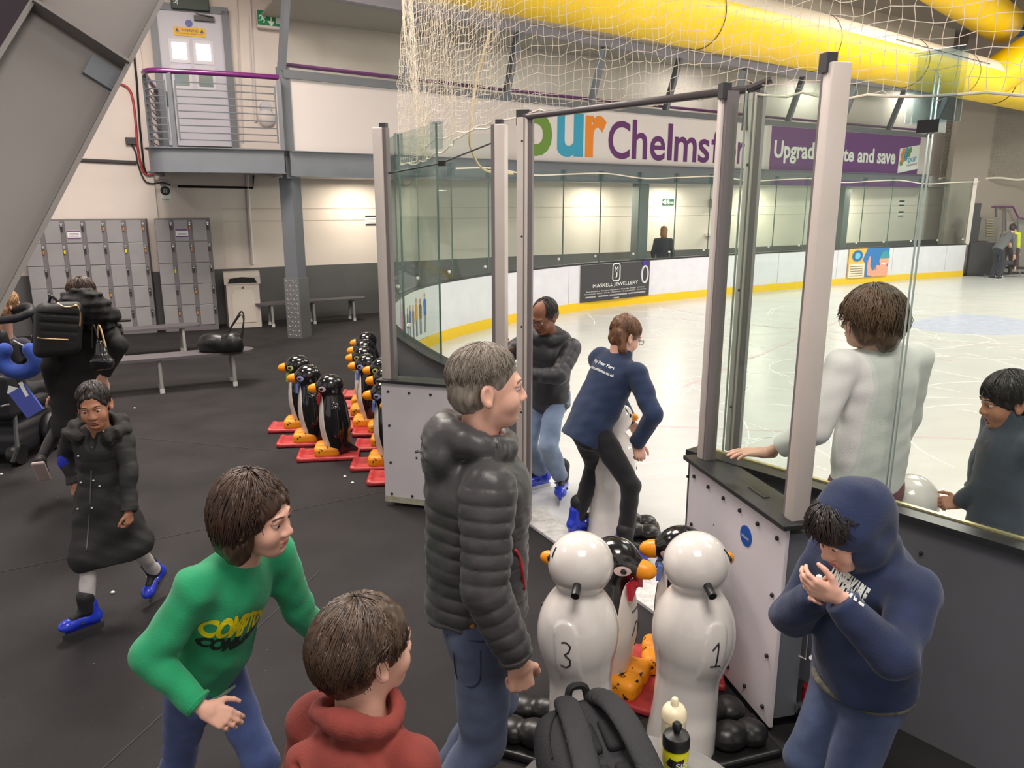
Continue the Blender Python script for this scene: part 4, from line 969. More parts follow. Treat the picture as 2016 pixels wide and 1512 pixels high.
tag(MB().tube([D(2100, 40, 24), D(1960, 75, 24)], .12, 8).build('blue_pipe', M('blue_pipe_paint', (40, 84, 140), .5)), 'blue pipe behind the yellow duct branch', 'pipe')

# ================================================================== safety net
npath = [(2.9, 1.9), (2.06, 2.9), (1.62, 3.44), (1.16, 4.0), (.09, 5.38), (-.38, 6.2), (-.72, 7.0), (-1.02, 8.05), (-1.10, 8.35), (-1.02, 8.28), (-.80, 7.4), (-.52, 6.75), (-.12, 5.95)]
npl = resample(spline([V(*p, 0) for p in npath], 6), .055); m_net = M('net_twine', (226, 214, 196), .8)
rows = 40; rn = random.Random(2); zb = [2.66, 2.72, 2.77, 2.86, 2.90, 2.80, 2.72, 2.70, 2.72, 2.76, 2.8, 2.86, 2.92]
NP = np.zeros((len(npl), rows, 3)); Ls = np.linspace(0, len(zb) - 1, len(npl)); cum = np.cumsum([0] + [(Vector(b) - Vector(a)).length for a, b in zip(npath, npath[1:])]); sarr = np.arange(len(npl)) * .055
z0a = np.interp(sarr, cum * (sarr[-1] / cum[-1]), zb)
rs_ = np.random.RandomState(3)
for i, p in enumerate(npl):
    t = npl[min(i + 1, len(npl) - 1)] - npl[max(i - 1, 0)]; n = V(t.y, -t.x, 0).normalized()
    for j in range(rows):
        z = z0a[i] + .056 * j; sw = .05 * math.sin(i * .12 + j * .07) + .03 * math.sin(i * .31 - j * .13); sg = .012 * math.sin(i * .9)
        NP[i, j] = (p.x + n.x * sw, p.y + n.y * sw, z + sg)
NP += rs_.normal(scale=.005, size=NP.shape)
def net_tubes(NP, r):
    pts = []; 
    segs = [(NP[i, j], NP[i + 1, j]) for i in range(NP.shape[0] - 1) for j in range(NP.shape[1])] + [(NP[i, j], NP[i, j + 1]) for i in range(NP.shape[0]) for j in range(NP.shape[1] - 1)]
    a = np.array([s_[0] for s_ in segs]); b = np.array([s_[1] for s_ in segs]); t = b - a; t /= np.linalg.norm(t, axis=1)[:, None]
    ref = np.where(np.abs(t[:, 2:3]) < .8, np.array([[0, 0, 1.]]), np.array([[1., .3, 0]])); x = np.cross(t, ref); x /= np.linalg.norm(x, axis=1)[:, None]; y = np.cross(t, x)
    vs = np.stack([e + (x * math.cos(k * 2.0944) + y * math.sin(k * 2.0944)) * r for e in (a, b) for k in range(3)], 1).reshape(-1, 3); n = len(a); base = (np.arange(n) * 6)[:, None]
    f = np.concatenate([base + np.array([[k, (k + 1) % 3, 3 + (k + 1) % 3, 3 + k]]) for k in range(3)]); return vs, f
vs, fs_ = net_tubes(NP, .0016)
nt1 = thing('safety_net', 'off-white rope safety net hanging above the gate and boards', 'net', (NP[0, 0, 0], NP[0, 0, 1], 2.66))
link('mesh_curtain', vs, fs_, m_net, nt1)
MB().tube([V(*NP[i, 0]) for i in range(0, NP.shape[0], 2)], .006, 6).build('edge_rope', m_net, nt1)
MB().tube(spline([D(965, 60, 7.2), D(940, 150, 7.3), D(925, 260, 7.3), D(930, 300, 7.4), D(955, 335, 7.6), D(1010, 342, 7.9)], 6), .012, 5).build('cord', M('tan_cord', (200, 180, 140), .8), nt1)
# fallen net edge lying along the far glass
fn = MB(); fnp = []
for i, p in enumerate(FG[7:]):
    fnp.append(V(p.x, p.y, 2.86 + .05 * math.sin(i * 2.1)) + V(.1, -.12, 0))
fn.tube(spline(fnp, 4), .014, 5); tag(fn.build('net_rope', m_net), 'slack net rope running along the top of the far glass', 'rope')

# ================================================================== banners, adverts
BW = [(p.x, p.y) for p in ALLP]
def fas(u, v, lift=.035):
    p, t, n = path_hit(FP, u, v); return p + n * lift, t, n
m_lg, m_lb, m_lo, m_lp = M('letter_green', (106, 146, 52), .5), M('letter_cyan', (44, 160, 196), .5), M('letter_orange', (236, 136, 20), .5), M('letter_purple', (98, 40, 108), .5)
p, t, n = fas(1260, 280); a, _, _ = fas(1018, 280); b_, _, _ = fas(1508, 280)
ban = thing('rink_banner', 'white banner lettered our Chelmsford on the mezzanine front', 'banner', tuple(p))
fsel = [q for q in resample([V(*f, 0) for f in FP], .1) if a.x <= q.x <= b_.x]
MB().strip([(q.x, q.y) for q in fsel], 3.16, 4.24, .042, 1).build('sheet', specks(M('banner_white', (226, 220, 218), .5), 5, .03, (120, 116, 116)), ban)
def letter(ch, u0, u1, v0, v1, mat, par, bold=0., lift=.046, nm='letter'):
    um, vm = (u0 + u1) / 2, (v0 + v1) / 2; p, t, n = fas(um, vm, lift); a, _, _ = fas(u0, vm); b, _, _ = fas(u1, vm); c, _, _ = fas(um, v0); d, _, _ = fas(um, v1)
    return text_on(nm, ch, p, t, V(0, 0, 1), (b - a).length, mat, par, height=c.z - d.z, bold=bold, lift=.001)
for a_ in (('o', 1019, 1085, 220, 308, m_lg, .03), ('u', 1090, 1146, 223, 310, m_lb, .03), ('r', 1150, 1191, 228, 311, m_lo, .03), ('C', 1195, 1238, 238, 314, m_lp, .015), ('h', 1242, 1272, 237, 314, m_lp, .015), ('e', 1277, 1307, 268, 317, m_lp, .015), ('l', 1312, 1321, 244, 316, m_lp, .015), ('m', 1325, 1369, 270, 319, m_lp, .015), ('s', 1372, 1394, 274, 321, m_lp, .015), ('f', 1398, 1420, 252, 321, m_lp, .015), ('o', 1423, 1446, 278, 324, m_lp, .015), ('r', 1449, 1463, 280, 323, m_lp, .015), ('d', 1466, 1492, 256, 326, m_lp, .015)):
    letter(a_[0], a_[1], a_[2], a_[3], a_[4], a_[5], ban, a_[6])
p, t, n = fas(1660, 310); a, _, _ = fas(1512, 310); b_, _, _ = fas(1808, 310)
pb = thing('rink_banner', 'purple banner lettered Upgrade, unite and save on the mezzanine front', 'banner', tuple(p))
fsel = [q for q in resample([V(*f, 0) for f in FP], .1) if a.x <= q.x <= b_.x]
MB().strip([(q.x, q.y) for q in fsel], 2.86, 4.26, .044, 1).build('sheet', m_banp, pb)
MB().strip([(q.x, q.y) for q in fsel], 2.74, 2.9, .135, 1).build('lower_edge', m_banp, pb)
letter('Upgrade,', 1522, 1619, 279, 323, m_signw, pb, .03, .05, 'lettering'); letter('unite', 1628, 1679, 291, 318, m_signw, pb, .03, .05, 'lettering'); letter('and', 1686, 1718, 292, 321, m_signw, pb, .03, .05, 'lettering'); letter('save', 1724, 1760, 302, 323, m_signw, pb, .03, .05, 'lettering')
p, t, n = fas(1786, 313, .05); q1, _, _ = fas(1767, 313); q2, _, _ = fas(1806, 313); cw = (q2 - q1).length; ch = fas(1786, 290)[0].z - fas(1786, 338)[0].z
tt = (t * .98 + V(0, 0, .14)).normalized(); uu = V(0, 0, 1)
cd_ = MB().prism([(-cw / 2, -ch / 2), (cw / 2, -ch / 2), (cw / 2, ch / 2), (-cw / 2, ch / 2)], 0, .006, p, tt, uu, n).build('card', m_signw, pb)
text_on('card_lettering', 'our', p + n * .008 + tt * cw * .17 - uu * ch * .06, tt, uu, cw * .45, m_lb, cd_, height=ch * .2, bold=.02); text_on('card_small_lettering', 'Chelmsford', p + n * .008 + tt * cw * .17 - uu * ch * .26, tt, uu, cw * .5, m_lp, cd_, height=ch * .10)
cl_ = MB(); g = random.Random(5)
for i, (ax1, ay1) in enumerate(((-.3, .36), (-.14, .38), (.02, .36), (-.36, .2), (-.2, .2), (-.04, .2), (-.3, .02), (-.16, .06), (-.36, -.1))):
    cl_.cm = i % 3; cl_.prism([(cw * .09 * math.cos(k), cw * .09 * math.sin(k)) for k in np.arange(0, 6.2, .78)], 0, .003, p + n * .007 + tt * cw * ax1 + uu * ch * ay1, tt, uu, n)
cl_.build('colour_dots', [m_lo, m_lb, m_lg], cd_)
q = D(1934, 324, 26.5); k = thing('security_camera', 'white security camera at the end of the mezzanine front', 'camera', tuple(q)); MB().box(q, (.5, .2, .18), (.9, .3, 0), (-.3, .9, 0), .03).build('housing', m_white, k); MB().box(q + V(-.28, .1, -.05), (.2, .2, .32)).build('mount', M('mount_blue', (60, 64, 140), .5), k)
def board_piece(path, u0, u1, lift):
    a, _, _ = path_hit(path, u0, 560); b, _, _ = path_hit(path, u1, 560)
    pts = [q for q in resample([V(*f, 0) for f in path], .05) if min(a.x, b.x) < q.x < max(a.x, b.x) and q.y > 10]
    pts = [V(a.x, a.y, 0)] + pts + [V(b.x, b.y, 0)] if a.x < b.x else [V(b.x, b.y, 0)] + pts + [V(a.x, a.y, 0)]
    return [(q.x, q.y) for q in pts], a, b
BWc = offp(BW, .014)
pts, a, b_ = board_piece(BWc, 1142, 1276, 0); mid = (a + b_) / 2; t = V(b_.x - a.x, b_.y - a.y, 0); AL = t.length; t.normalize(); n = V(t.y, -t.x, 0); mid.z = .59; o = mid + n * .035
ad = thing('jewellery_advert', 'dark Maskell Jewellery advert panel on the white rink boards', 'advert', (mid.x, mid.y, .19)); m_adk = M('advert_charcoal', (58, 57, 60), .3)
MB().box(o - n * .012, (AL, .018, .80), t, n).build('panel', m_adk, ad)
UPV = V(0, 0, 1)
lg = MB(); oc = [(-.075, -.19), (.075, -.19), (.115, -.14), (.115, .14), (.075, .19), (-.075, .19), (-.115, .14), (-.115, -.14)]
lg.tube([o + t * (p_[0] - .02) + UPV * (p_[1] + .20) for p_ in oc], .013, 5, closed=True); lg.build('octagon_logo', m_signw, ad)
text_on('logo_lettering', 'M', o - t * .02 + UPV * .27, t, UPV, .11, m_signw, ad, height=.11, lift=.004); text_on('logo_lettering', 'J', o - t * .02 + UPV * .14, t, UPV, .06, m_signw, ad, height=.11, lift=.004)
text_on('lettering', 'MASKELL JEWELLERY', o - t * .02 - UPV * .075, t, UPV, AL * .66, m_signw, ad, height=.10, lift=.004)
text_on('small_lettering', 'Fine Jewellery  Repairs  Valuations  Bespoke Design  Watches', o - UPV * .185, t, UPV, AL * .86, m_signw, ad, height=.03, lift=.004)
text_on('small_lettering', '01245 000000   www.maskelljewellery.co.uk', o - UPV * .275, t, UPV, AL * .80, m_signw, ad, height=.035, lift=.004) if False else None
text_on('small_lettering', 'Diamond  Gold  Silver  Platinum  Engagement  Wedding', o - UPV * .235, t, UPV, AL * .9, m_signw, ad, height=.03, lift=.004)
sl = MB()
for i, (x0, x1) in enumerate(((-.44, -.30), (-.26, -.12), (-.10, .16), (.18, .44))): sl.box(o + t * (x0 + x1) / 2 * AL + n * .004 - UPV * .30, ((x1 - x0) * AL, .002, .03), t, n)
sl.box(o + n * .004 - UPV * .37, (AL * .08, .002, .03), t, n); sl.build('print_lines', M('print_silver', (170, 168, 172), .5), ad)
rg = MB(); rc_ = o + t * AL * .42 + UPV * .10; rg.tube([rc_ + t * .13 * math.cos(k) * .8 + UPV * .19 * math.sin(k) + n * .004 for k in np.linspace(0, 6.283, 25)[:-1]], .022, 6, closed=True); rg.build('ring_picture', M('print_ring', (220, 220, 228), .3), ad)
MB().prism([(-.11, .05), (-.07, .11), (.04, .12), (.10, .06), (.0, -.03)], 0, .006, rc_ + UPV * .20 + n * .003, t, UPV, n).build('gem_picture', M('print_gem', (64, 40, 150), .3), ad)
# swimming advert
pts, a, b_ = board_piece(BWc, 1664, 1741, 0); mid = (a + b_) / 2; t = V(b_.x - a.x, b_.y - a.y, 0); AL = t.length; t.normalize(); n = V(t.y, -t.x, 0); mid.z = .60; o = mid + n * .045; Hh = .82
sw = thing('swimming_advert', 'orange and blue advert of a child in a swim cap on the white rink boards', 'advert', (mid.x, mid.y, .19))
MB().box(o - n * .012, (AL, .02, Hh), t, n).build('panel', M('advert_orange', (240, 186, 84), .4), sw)
def pic(nm, poly, rgb, lift): return MB().prism([(x * AL, y * Hh) for x, y in poly], 0, .003, o + n * lift, t, UPV, n).build(nm, M('print_' + nm, rgb, .4), sw)
def elp(cx, cy, rx, ry, k=16): return [(cx + rx * math.cos(6.283 * i / k), cy + ry * math.sin(6.283 * i / k)) for i in range(k)]
pic('blue_water', [(-.06, .5), (.5, .5), (.5, -.5), (-.08, -.5), (-.10, 0), (-.16, .1)], (40, 116, 186), .002); pic('text_panel', [(-.49, -.5), (-.1, -.5), (-.1, -.02), (-.49, -.02)], (236, 222, 196), .004); pic('round_badge', elp(-.30, .25, .13, .20), (32, 108, 160), .004); pic('badge_splash', elp(-.30, .25, .07, .12, 7), (110, 190, 220), .006)
pic('arm', [(-.03, .10), (.03, .10), (.04, -.12), (.10, -.30), (.25, -.20), (.28, -.12), (.20, -.10), (.16, -.5), (-.02, -.44), (-.04, -.1)], (230, 160, 130), .005); pic('finger', [(-.01, .08), (.03, .08), (.02, .22), (-.005, .22)], (234, 168, 138), .006); pic('shoulder', [(.10, -.5), (.5, -.5), (.5, -.16), (.30, -.10), (.18, -.3)], (230, 162, 134), .0055); pic('face', elp(.38, .06, .12, .24), (232, 164, 134), .007); pic('swim_cap', [(.25, .12), (.52, .12), (.50, .30), (.42, .40), (.32, .36)], (54, 150, 160), .008); pic('smile', elp(.37, -.06, .05, .03, 10), (250, 240, 236), .009)
for k in range(5): pic('print_line', [(-.46, -.10 - k * .08), (-.14, -.10 - k * .08), (-.14, -.125 - k * .08), (-.46, -.125 - k * .08)], (120, 96, 80), .006)
# colourful figures advert in the corner of the boards, curved with the boards
fa = thing('figures_advert', 'white advert strip with a row of colourful figures in the corner of the boards', 'advert', (-1.5, 11.5, .19))
cpts = [V(p[0], p[1], 0) for p in offp(BW, .016)]; ci0 = min(range(len(cpts)), key=lambda i: (cpts[i] - V(-1.55, 10.8, 0)).length)
def on_board(s_):  # arclength in metres from a start point of the corner
    i = ci0 + s_ / .3; k = int(i); return cpts[k].lerp(cpts[k + 1], i - k), (cpts[k + 1] - cpts[k]).normalized()
MB().strip([tuple(on_board(k * .1)[0].to_2d()) for k in range(17)], .20, .99, .006, 1).build('sheet', M('advert_white', (220, 222, 222), .4), fa)
for i, (sx, c1, c2, hh) in enumerate(((.08, (214, 120, 160), (214, 120, 160), .62), (.30, (150, 160, 150), (190, 190, 180), .42), (.48, (120, 110, 100), (96, 120, 160), .5), (.66, (70, 110, 180), (120, 120, 130), .52), (.84, (150, 110, 70), (90, 100, 130), .5), (1.02, (214, 150, 40), (110, 110, 120), .58), (1.22, (120, 100, 80), (100, 110, 140), .55), (1.42, (36, 96, 190), (120, 120, 130), .62))):
    q, tt = on_board(sx); nn = V(tt.y, -tt.x, 0); q = q + nn * .008
    m = MB(); z0 = .28; m.cm = 1
    for d_ in (-.025, .025): m.box(q + tt * d_ + V(0, 0, z0 + hh * .25), (.028, .004, hh * .5), tt, nn)
    m.cm = 0; m.prism([(-.05, hh * .45), (.05, hh * .45), (.06, hh * .8), (.02, hh * .88), (-.02, hh * .88), (-.06, hh * .8)], 0, .004, q + V(0, 0, z0), tt, UPV, nn)
    m.cm = 2; m.prism([(.03 * math.cos(k), .04 * math.sin(k) + hh * .96) for k in np.arange(0, 6.2, .63)], 0, .004, q + V(0, 0, z0), tt, UPV, nn)
    m.build('figure_picture', [M('fig_a%d' % i, c1, .5), M('fig_b%d' % i, c2, .5), M('fig_skin', (196, 150, 120), .5)], fa)

# ================================================================== table, bottles, backpack in front
tb = thing('round_table', 'round grey table carrying the backpack and two bottles', 'table', (.33, 1.73, 0)); tc_ = V(.33, 1.72, 0)
MB().lathe([(0, .715), (.345, .715), (.355, .725), (.355, .738), (.35, .742), (0, .742)], tc_, 64).build('table_top', M('table_grey', (150, 148, 148), .3, .2, var=.06, vscale=40), tb, 40)
MB().lathe([(.035, .05), (.035, .715)], tc_, 16).build('pedestal', m_steeld, tb, 40); MB().lathe([(0, 0), (.24, 0), (.22, .03), (.05, .055), (0, .055)], tc_, 32).build('foot', m_steeld, tb, 40)
def bottle(label, p, body, cap_, prof, cap_prof, dec=None):
    r = thing('sports_bottle', label, 'bottle', tuple(p)); MB().lathe(prof, p, 28).build('body', body, r, 50); MB().lathe(cap_prof, p, 28).build('cap', cap_, r, 40); return r
yb_p = V(.452, 1.83, .742); m_by = M('bottle_yellow', (226, 222, 20), .35)
r = bottle('yellow sports bottle with a black cap standing on the grey table', yb_p, m_by, m_black, [(0, 0), (.034, 0), (.036, .01), (.036, .07), (.031, .085), (.036, .10), (.036, .145), (.034, .152), (0, .152)], [(0, .148), (.0375, .148), (.0375, .172), (.034, .182), (.02, .188), (.009, .190), (.009, .198), (.013, .201), (.013, .212), (.009, .218), (0, .218)])
bb_ = bvh_of([c for c in r.children if c.name.startswith('body')][0])
vd = (yb_p + V(0, 0, .1) - V(0, 0, CAM_H)); vd.z = 0; vd.normalize(); vx = V(vd.y, -vd.x, 0)
tv, tf = text_mesh('SiS', bold=.02); body_ = [c for c in r.children if c.name.startswith('body')][0]
decal('lettering', tv, tf, yb_p - vd * .2 + V(0, 0, .108) + vx * .018, vx, V(0, 0, 1), vd, .030, .017, bb_, m_signw, body_, .0012)
decal('splash_print', [(-.5, -.2, 0), (-.3, .5, 0), (.1, .3, 0), (.5, .5, 0), (.4, -.4, 0), (0, -.5, 0)], [[0, 1, 2, 3, 4, 5]], yb_p - vd * .2 + V(0, 0, .112), vx, V(0, 0, 1), vd, .05, .034, bb_, m_black, body_, .0006, 2)
decal('splash_print', [(-.5, -.2, 0), (-.1, .5, 0), (.2, .1, 0), (.5, .3, 0), (.2, -.4, 0)], [[0, 1, 2, 3, 4]], yb_p - vd * .2 + V(0, 0, .05), vx, V(0, 0, 1), vd, .06, .03, bb_, m_black, body_, .0006, 2)
m_bw = M('bottle_cream', (232, 220, 200), .35, spec=.6)
bottle('cream sports bottle standing behind the yellow bottle on the grey table', V(.470, 1.945, .742), m_bw, M('cap_cream', (236, 222, 190), .35), [(0, 0), (.034, 0), (.036, .01), (.036, .075), (.032, .09), (.036, .10), (.036, .15), (0, .152)], [(0, .150), (.037, .150), (.036, .170), (.028, .184), (.012, .190), (.012, .205), (.008, .212), (0, .212)])
m_pack = M('black_pack_fabric', (34, 34, 40), .7, bump=.3, bscale=220); m_packd = M('pack_trim', (20, 20, 24), .8, bump=.2, bscale=150)
T_ = D(1142, 1426, 1.88); Bt_ = D(1262, 1650, 1.48); T_.z = .93; Bt_.z = .87; ax = (Bt_ - T_).normalized(); nrm = V(.10, -.42, .9); nrm = (nrm - ax * nrm.dot(ax)).normalized(); sdv = ax.cross(nrm).normalized(); R_ = Matrix((sdv, ax, nrm)).transposed()
bk = thing('backpack', 'black backpack lying on the grey table with its straps up', 'backpack', (T_.x, T_.y, .742)); mc = (T_ + Bt_) / 2
s = Sdf(.007); s.rbox(mc - nrm * .02, (.14, .23, .085), R_, .06, k=.03); s.ell(T_ + ax * .10 - nrm * .01, (.135, .13, .085), R_, k=.05); s.ell(mc - nrm * .03 - sdv * .0, (.155, .19, .07), R_, k=.05); s.noise(.003, 30, 8); s.cut((0, 0, .744), (0, 0, -1)); bpk = s.build('body', m_pack, bk); bvk = bvh_of(bpk)
def onpack(x, y, lift):
    p = mc + sdv * x + ax * y + nrm * .5; h = project(bvk, p, -nrm, lift); return h or mc + sdv * x + ax * y + nrm * .08
def ribbon(mb, pts, w, th=.012):
    for i in range(len(pts) - 1):
        a, b = pts[i], pts[i + 1]; x = (b - a)
        if x.length < 1e-5: continue
        mb.box((a + b) / 2, (x.length * 1.12, w, th), x, sdv - x.normalized() * sdv.dot(x.normalized()), th * .3)
for x0, x1, b0 in ((-.045, -.085, .05), (.045, .085, .03)):
    pts = [onpack(x0 + (x1 - x0) * k / 14, -.22 + .36 * k / 14, .006 + b0 * math.sin(math.pi * k / 14)) for k in range(15)]
    s = Sdf(.006)
    for a, b in zip(pts, pts[1:]): s.ecap(a, b, .032, .032, nrm, .3, k=.01)
    st = s.build('strap', m_pack, bk)
    tl = MB(); tp = [onpack(x1 * 1.0, .13, .012), onpack(x1 * 1.1, .18, .012), onpack(x1 * 1.3, .24, .01)]; ribbon(tl, tp, .022, .004); tl.build('webbing', m_packd, st); MB().box(onpack(x1, .135, .016), (.034, .03, .012), sdv, ax, .003).build('buckle', m_black, st)
MB().box(onpack(.08, .09, .045), (.03, .018, .006), sdv, ax, .002).build('metal_tab', M('tab_blue', (140, 170, 205), .25, .6), bk)
hl = MB(); hl.tube(spline([onpack(-.03, -.235, .0), onpack(-.02, -.25, .03), onpack(.02, -.25, .03), onpack(.03, -.235, .0)], 5), .011, 6); hl.build('grab_handle', m_packd, bk)
for i, (x0, y0, x1_, y1_) in enumerate(((-.06, -.12, -.005, -.02), (.005, -.12, .06, -.02), (-.06, .0, -.005, .12), (.005, .0, .06, .12))):
    s = Sdf(.006); q = onpack((x0 + x1_) / 2, (y0 + y1_) / 2, .0); s.rbox(q, (.027, .05, .014), R_, .012); s.build('pad', m_packd, bk)
zp = MB(); zp.tube([onpack(.13 * math.cos(a), -.06 + .16 * math.sin(a), .0) for a in np.linspace(math.pi, 2 * math.pi, 16)], .004, 5); zp.build('zip', m_packd, bk)

# ================================================================== ice chips on the rubber floor
for (u, v, lb) in ((679, 938, 'white ice chip on the black floor near the penguin aids, by the sled'), (694, 950, 'white ice chip on the black floor nearest the white gate leaf'), (265, 803, 'white ice chip on the floor beside the girl in the black coat'), (3, 933, 'pale ice chip on the floor near the woman in the black coat'), (222, 1166, 'tiny ice chip between the skates of the girl')):
    q = G(u, v, .008); tag(MB().ball(q, (.014, .011, .008), 8).build('ice_chip', m_signw), lb, 'ice chip')

# ================================================================== lobby at the far end of the rink
def vbox(nm, u0, v0, u1, v1, Y, dep, mat, par=None, smooth=None):
    a = D(u0, v0, Y); b = D(u1, v1, Y); return MB().box(((a.x + b.x) / 2, Y + dep / 2, (a.z + b.z) / 2), (abs(b.x - a.x), dep, abs(a.z - b.z))).build(nm, mat, par)
m_gate = M('dark_gate', (52, 51, 54), .5)
lo = thing('rink_end_gate', 'dark grey gate panel closing the boards at the far end of the ice', 'gate', tuple(G(1935, 543))); vbox('panel', 1912, 478, 1962, 543, 24.5, .12, m_gate, lo)
vbox('post', 1914, 400, 1922, 478, 24.6, .12, m_gate, lo)
tag(vbox('dark_column', 1934, 352, 1954, 480, 26.0, .5, M('column_dark', (74, 70, 70), .6)), 'dark column beyond the far end gate', 'column')
tag(vbox('beige_door_frame', 1954, 352, 1966, 440, 26.4, .2, M('frame_beige', (176, 156, 140), .6)), 'beige door frame beyond the far end gate', 'frame')
tag(vbox('dark_sign_panel', 1966, 362, 2040, 386, 26.6, .1, M('sign_panel_grey', (112, 104, 98), .6)), 'dim grey sign panel above the far lobby opening', 'sign panel')
lv = thing('louvre_cabinet', 'grey cabinet with louvres behind the far end gate', 'cabinet', tuple(D(1948, 480, 25.4))); vbox('body', 1932, 428, 1962, 474, 25.3, .4, M('cabinet_grey', (120, 116, 110), .5), lv)
for k in range(7): vbox('slat', 1942, 432 + k * 5, 1956, 434 + k * 5, 25.26, .04, M('slat_tan', (150, 138, 104), .5), lv)
hr_ = thing('lobby_handrail', 'purple topped handrail in the far lobby', 'handrail', tuple(D(1975, 480, 25.8)))
MB().tube([D(1946, 407, 25.8), D(1994, 407, 25.8), D(2006, 430, 25.8), D(2030, 432, 25.8)], .035, 6).build('rail', m_purple, hr_)
for u in (1962, 1980, 2004): MB().tube([D(u, 408 if u < 2000 else 428, 25.8), D(u, 470, 25.8)], .03, 6).build('post', m_steel, hr_)
tag(vbox('low_counter', 1972, 436, 2040, 545, 26.0, .4, M('counter_grey', (150, 146, 138), .5)), 'pale low counter behind the far skaters', 'counter')
# fine net hanging across the far end of the rink
ga = D(1868, 200, 25.6); gb = D(2060, 200, 25.6); gz = D(1900, 352, 25.6).z; GN = np.zeros((34, 30, 3))
for i in range(34):
    for j in range(30): GN[i, j] = (ga.x + (gb.x - ga.x) * i / 33, 25.6 + .08 * math.sin(i * .5), gz + (ga.z - gz) * j / 29 + .03 * math.sin(i * .4 + j))
vs, fs_ = net_tubes(GN, .009); nf_ = thing('safety_net', 'fine grey net hanging across the far end of the rink', 'net', (ga.x, 25.6, gz)); link('mesh_curtain', vs, fs_, M('net_far', (150, 142, 130), .8), nf_)
MB().tube([V(*GN[i, 0]) for i in range(34)], .03, 5).build('edge_rope', m_net, nf_)
# ================================================================== people
def skin(nm, rgb): return M('skin_' + nm, rgb, .5, var=.05, vscale=30, spec=.4)
sk_l = skin('fair', (222, 172, 152)); sk_t = skin('tan', (176, 122, 96)); sk_d = skin('brown', (134, 88, 66))
m_ew = M('eye_white', (186, 178, 172), .4); m_iris = M('iris', (52, 36, 30), .2); m_lip = {k: M('lip_' + k, c, .45) for k, c in (('l', (190, 112, 104)), ('t', (150, 84, 76)), ('d', (112, 62, 54)))}
def fab(nm, rgb, **kw):
    a = dict(rough=.85, var=.10, vscale=7, bump=.25, bscale=260, sheen=.15); a.update(kw); return M(nm, rgb, **a)
def dirv(deg, pitch=0):
    a = math.radians(deg); p = math.radians(pitch); return V(math.cos(a) * math.cos(p), math.sin(a) * math.cos(p), math.sin(p))
def ik(a, c, l1, l2, hint):
    a = Vector(a); c = Vector(c); d = c - a; L = min(d.length, (l1 + l2) * .995); d.normalize(); c = a + d * L
    x = (l1 * l1 - l2 * l2 + L * L) / (2 * L); y = math.sqrt(max(0, l1 * l1 - x * x)); h = Vector(hint); h = (h - d * h.dot(d)); h.normalize()
    return a + d * x + h * y, c
class J: pass
def skeleton(h, pelvis, yaw, lean=3, side=0, twist=0, neck=None, head=None, hyaw=None, hpitch=-5, hroll=0, wl=None, wr=None, el=None, er=None, al=None, ar=None, kl=None, kr=None, width=1.):
    j = J(); j.h = h; j.sc = h / 1.75; s = j.sc; j.f = dirv(yaw); j.r = V(j.f.y, -j.f.x, 0); up = V(0, 0, 1)
    j.P = Vector(pelvis); sp = (up * math.cos(math.radians(lean)) + j.f * math.sin(math.radians(lean)) + j.r * math.sin(math.radians(side))).normalized()
    j.N = Vector(neck) if neck is not None else j.P + sp * .53 * s
    j.sp = (j.N - j.P).normalized(); j.F = dirv(yaw + twist); j.F = (j.F - j.sp * j.F.dot(j.sp)).normalized(); j.R = j.F.cross(j.sp).normalized()
    ft = dirv(yaw); j.ft = (ft - j.sp * ft.dot(j.sp)).normalized()
    hf = dirv(yaw if hyaw is None else hyaw, hpitch); hr = V(hf.y, -hf.x, 0).normalized(); hu = hr.cross(hf).normalized(); rr = Matrix.Rotation(math.radians(hroll), 3, hf); hr = rr @ hr; hu = rr @ hu
    j.H = Vector(head) if head is not None else j.N + (j.sp * .8 + up * .2) * .165 * s + hf * .03 * s
    j.hR = Matrix((hr, hf, hu)).transposed()
    j.SL = j.N - j.R * .178 * s * width - j.sp * .055 * s; j.SR = j.N + j.R * .178 * s * width - j.sp * .055 * s
    j.HL = j.P - j.r * .085 * s - up * .03 * s; j.HR = j.P + j.r * .085 * s - up * .03 * s
    rest = lambda S, sg: S + V(0, 0, -.54 * s) + j.r * sg * .06 * s + j.F * .06 * s
    j.EL, j.WL = ik(j.SL, wl if wl is not None else rest(j.SL, -1), .305 * s, .265 * s, el if el is not None else -j.F - j.R * .4)
    j.ER, j.WR = ik(j.SR, wr if wr is not None else rest(j.SR, 1), .305 * s, .265 * s, er if er is not None else -j.F + j.R * .4)
    gl = al if al is not None else V(j.HL.x, j.HL.y, .085 * s) - j.r * .03 * s; gr = ar if ar is not None else V(j.HR.x, j.HR.y, .085 * s) + j.r * .03 * s
    j.KL, j.AL = ik(j.HL, gl, .42 * s, .42 * s, kl if kl is not None else j.f); j.KR, j.AR = ik(j.HR, gr, .42 * s, .42 * s, kr if kr is not None else j.f)
    return j
def hs(j, p): return j.H + (j.hR @ Vector(p)) * j.hsc
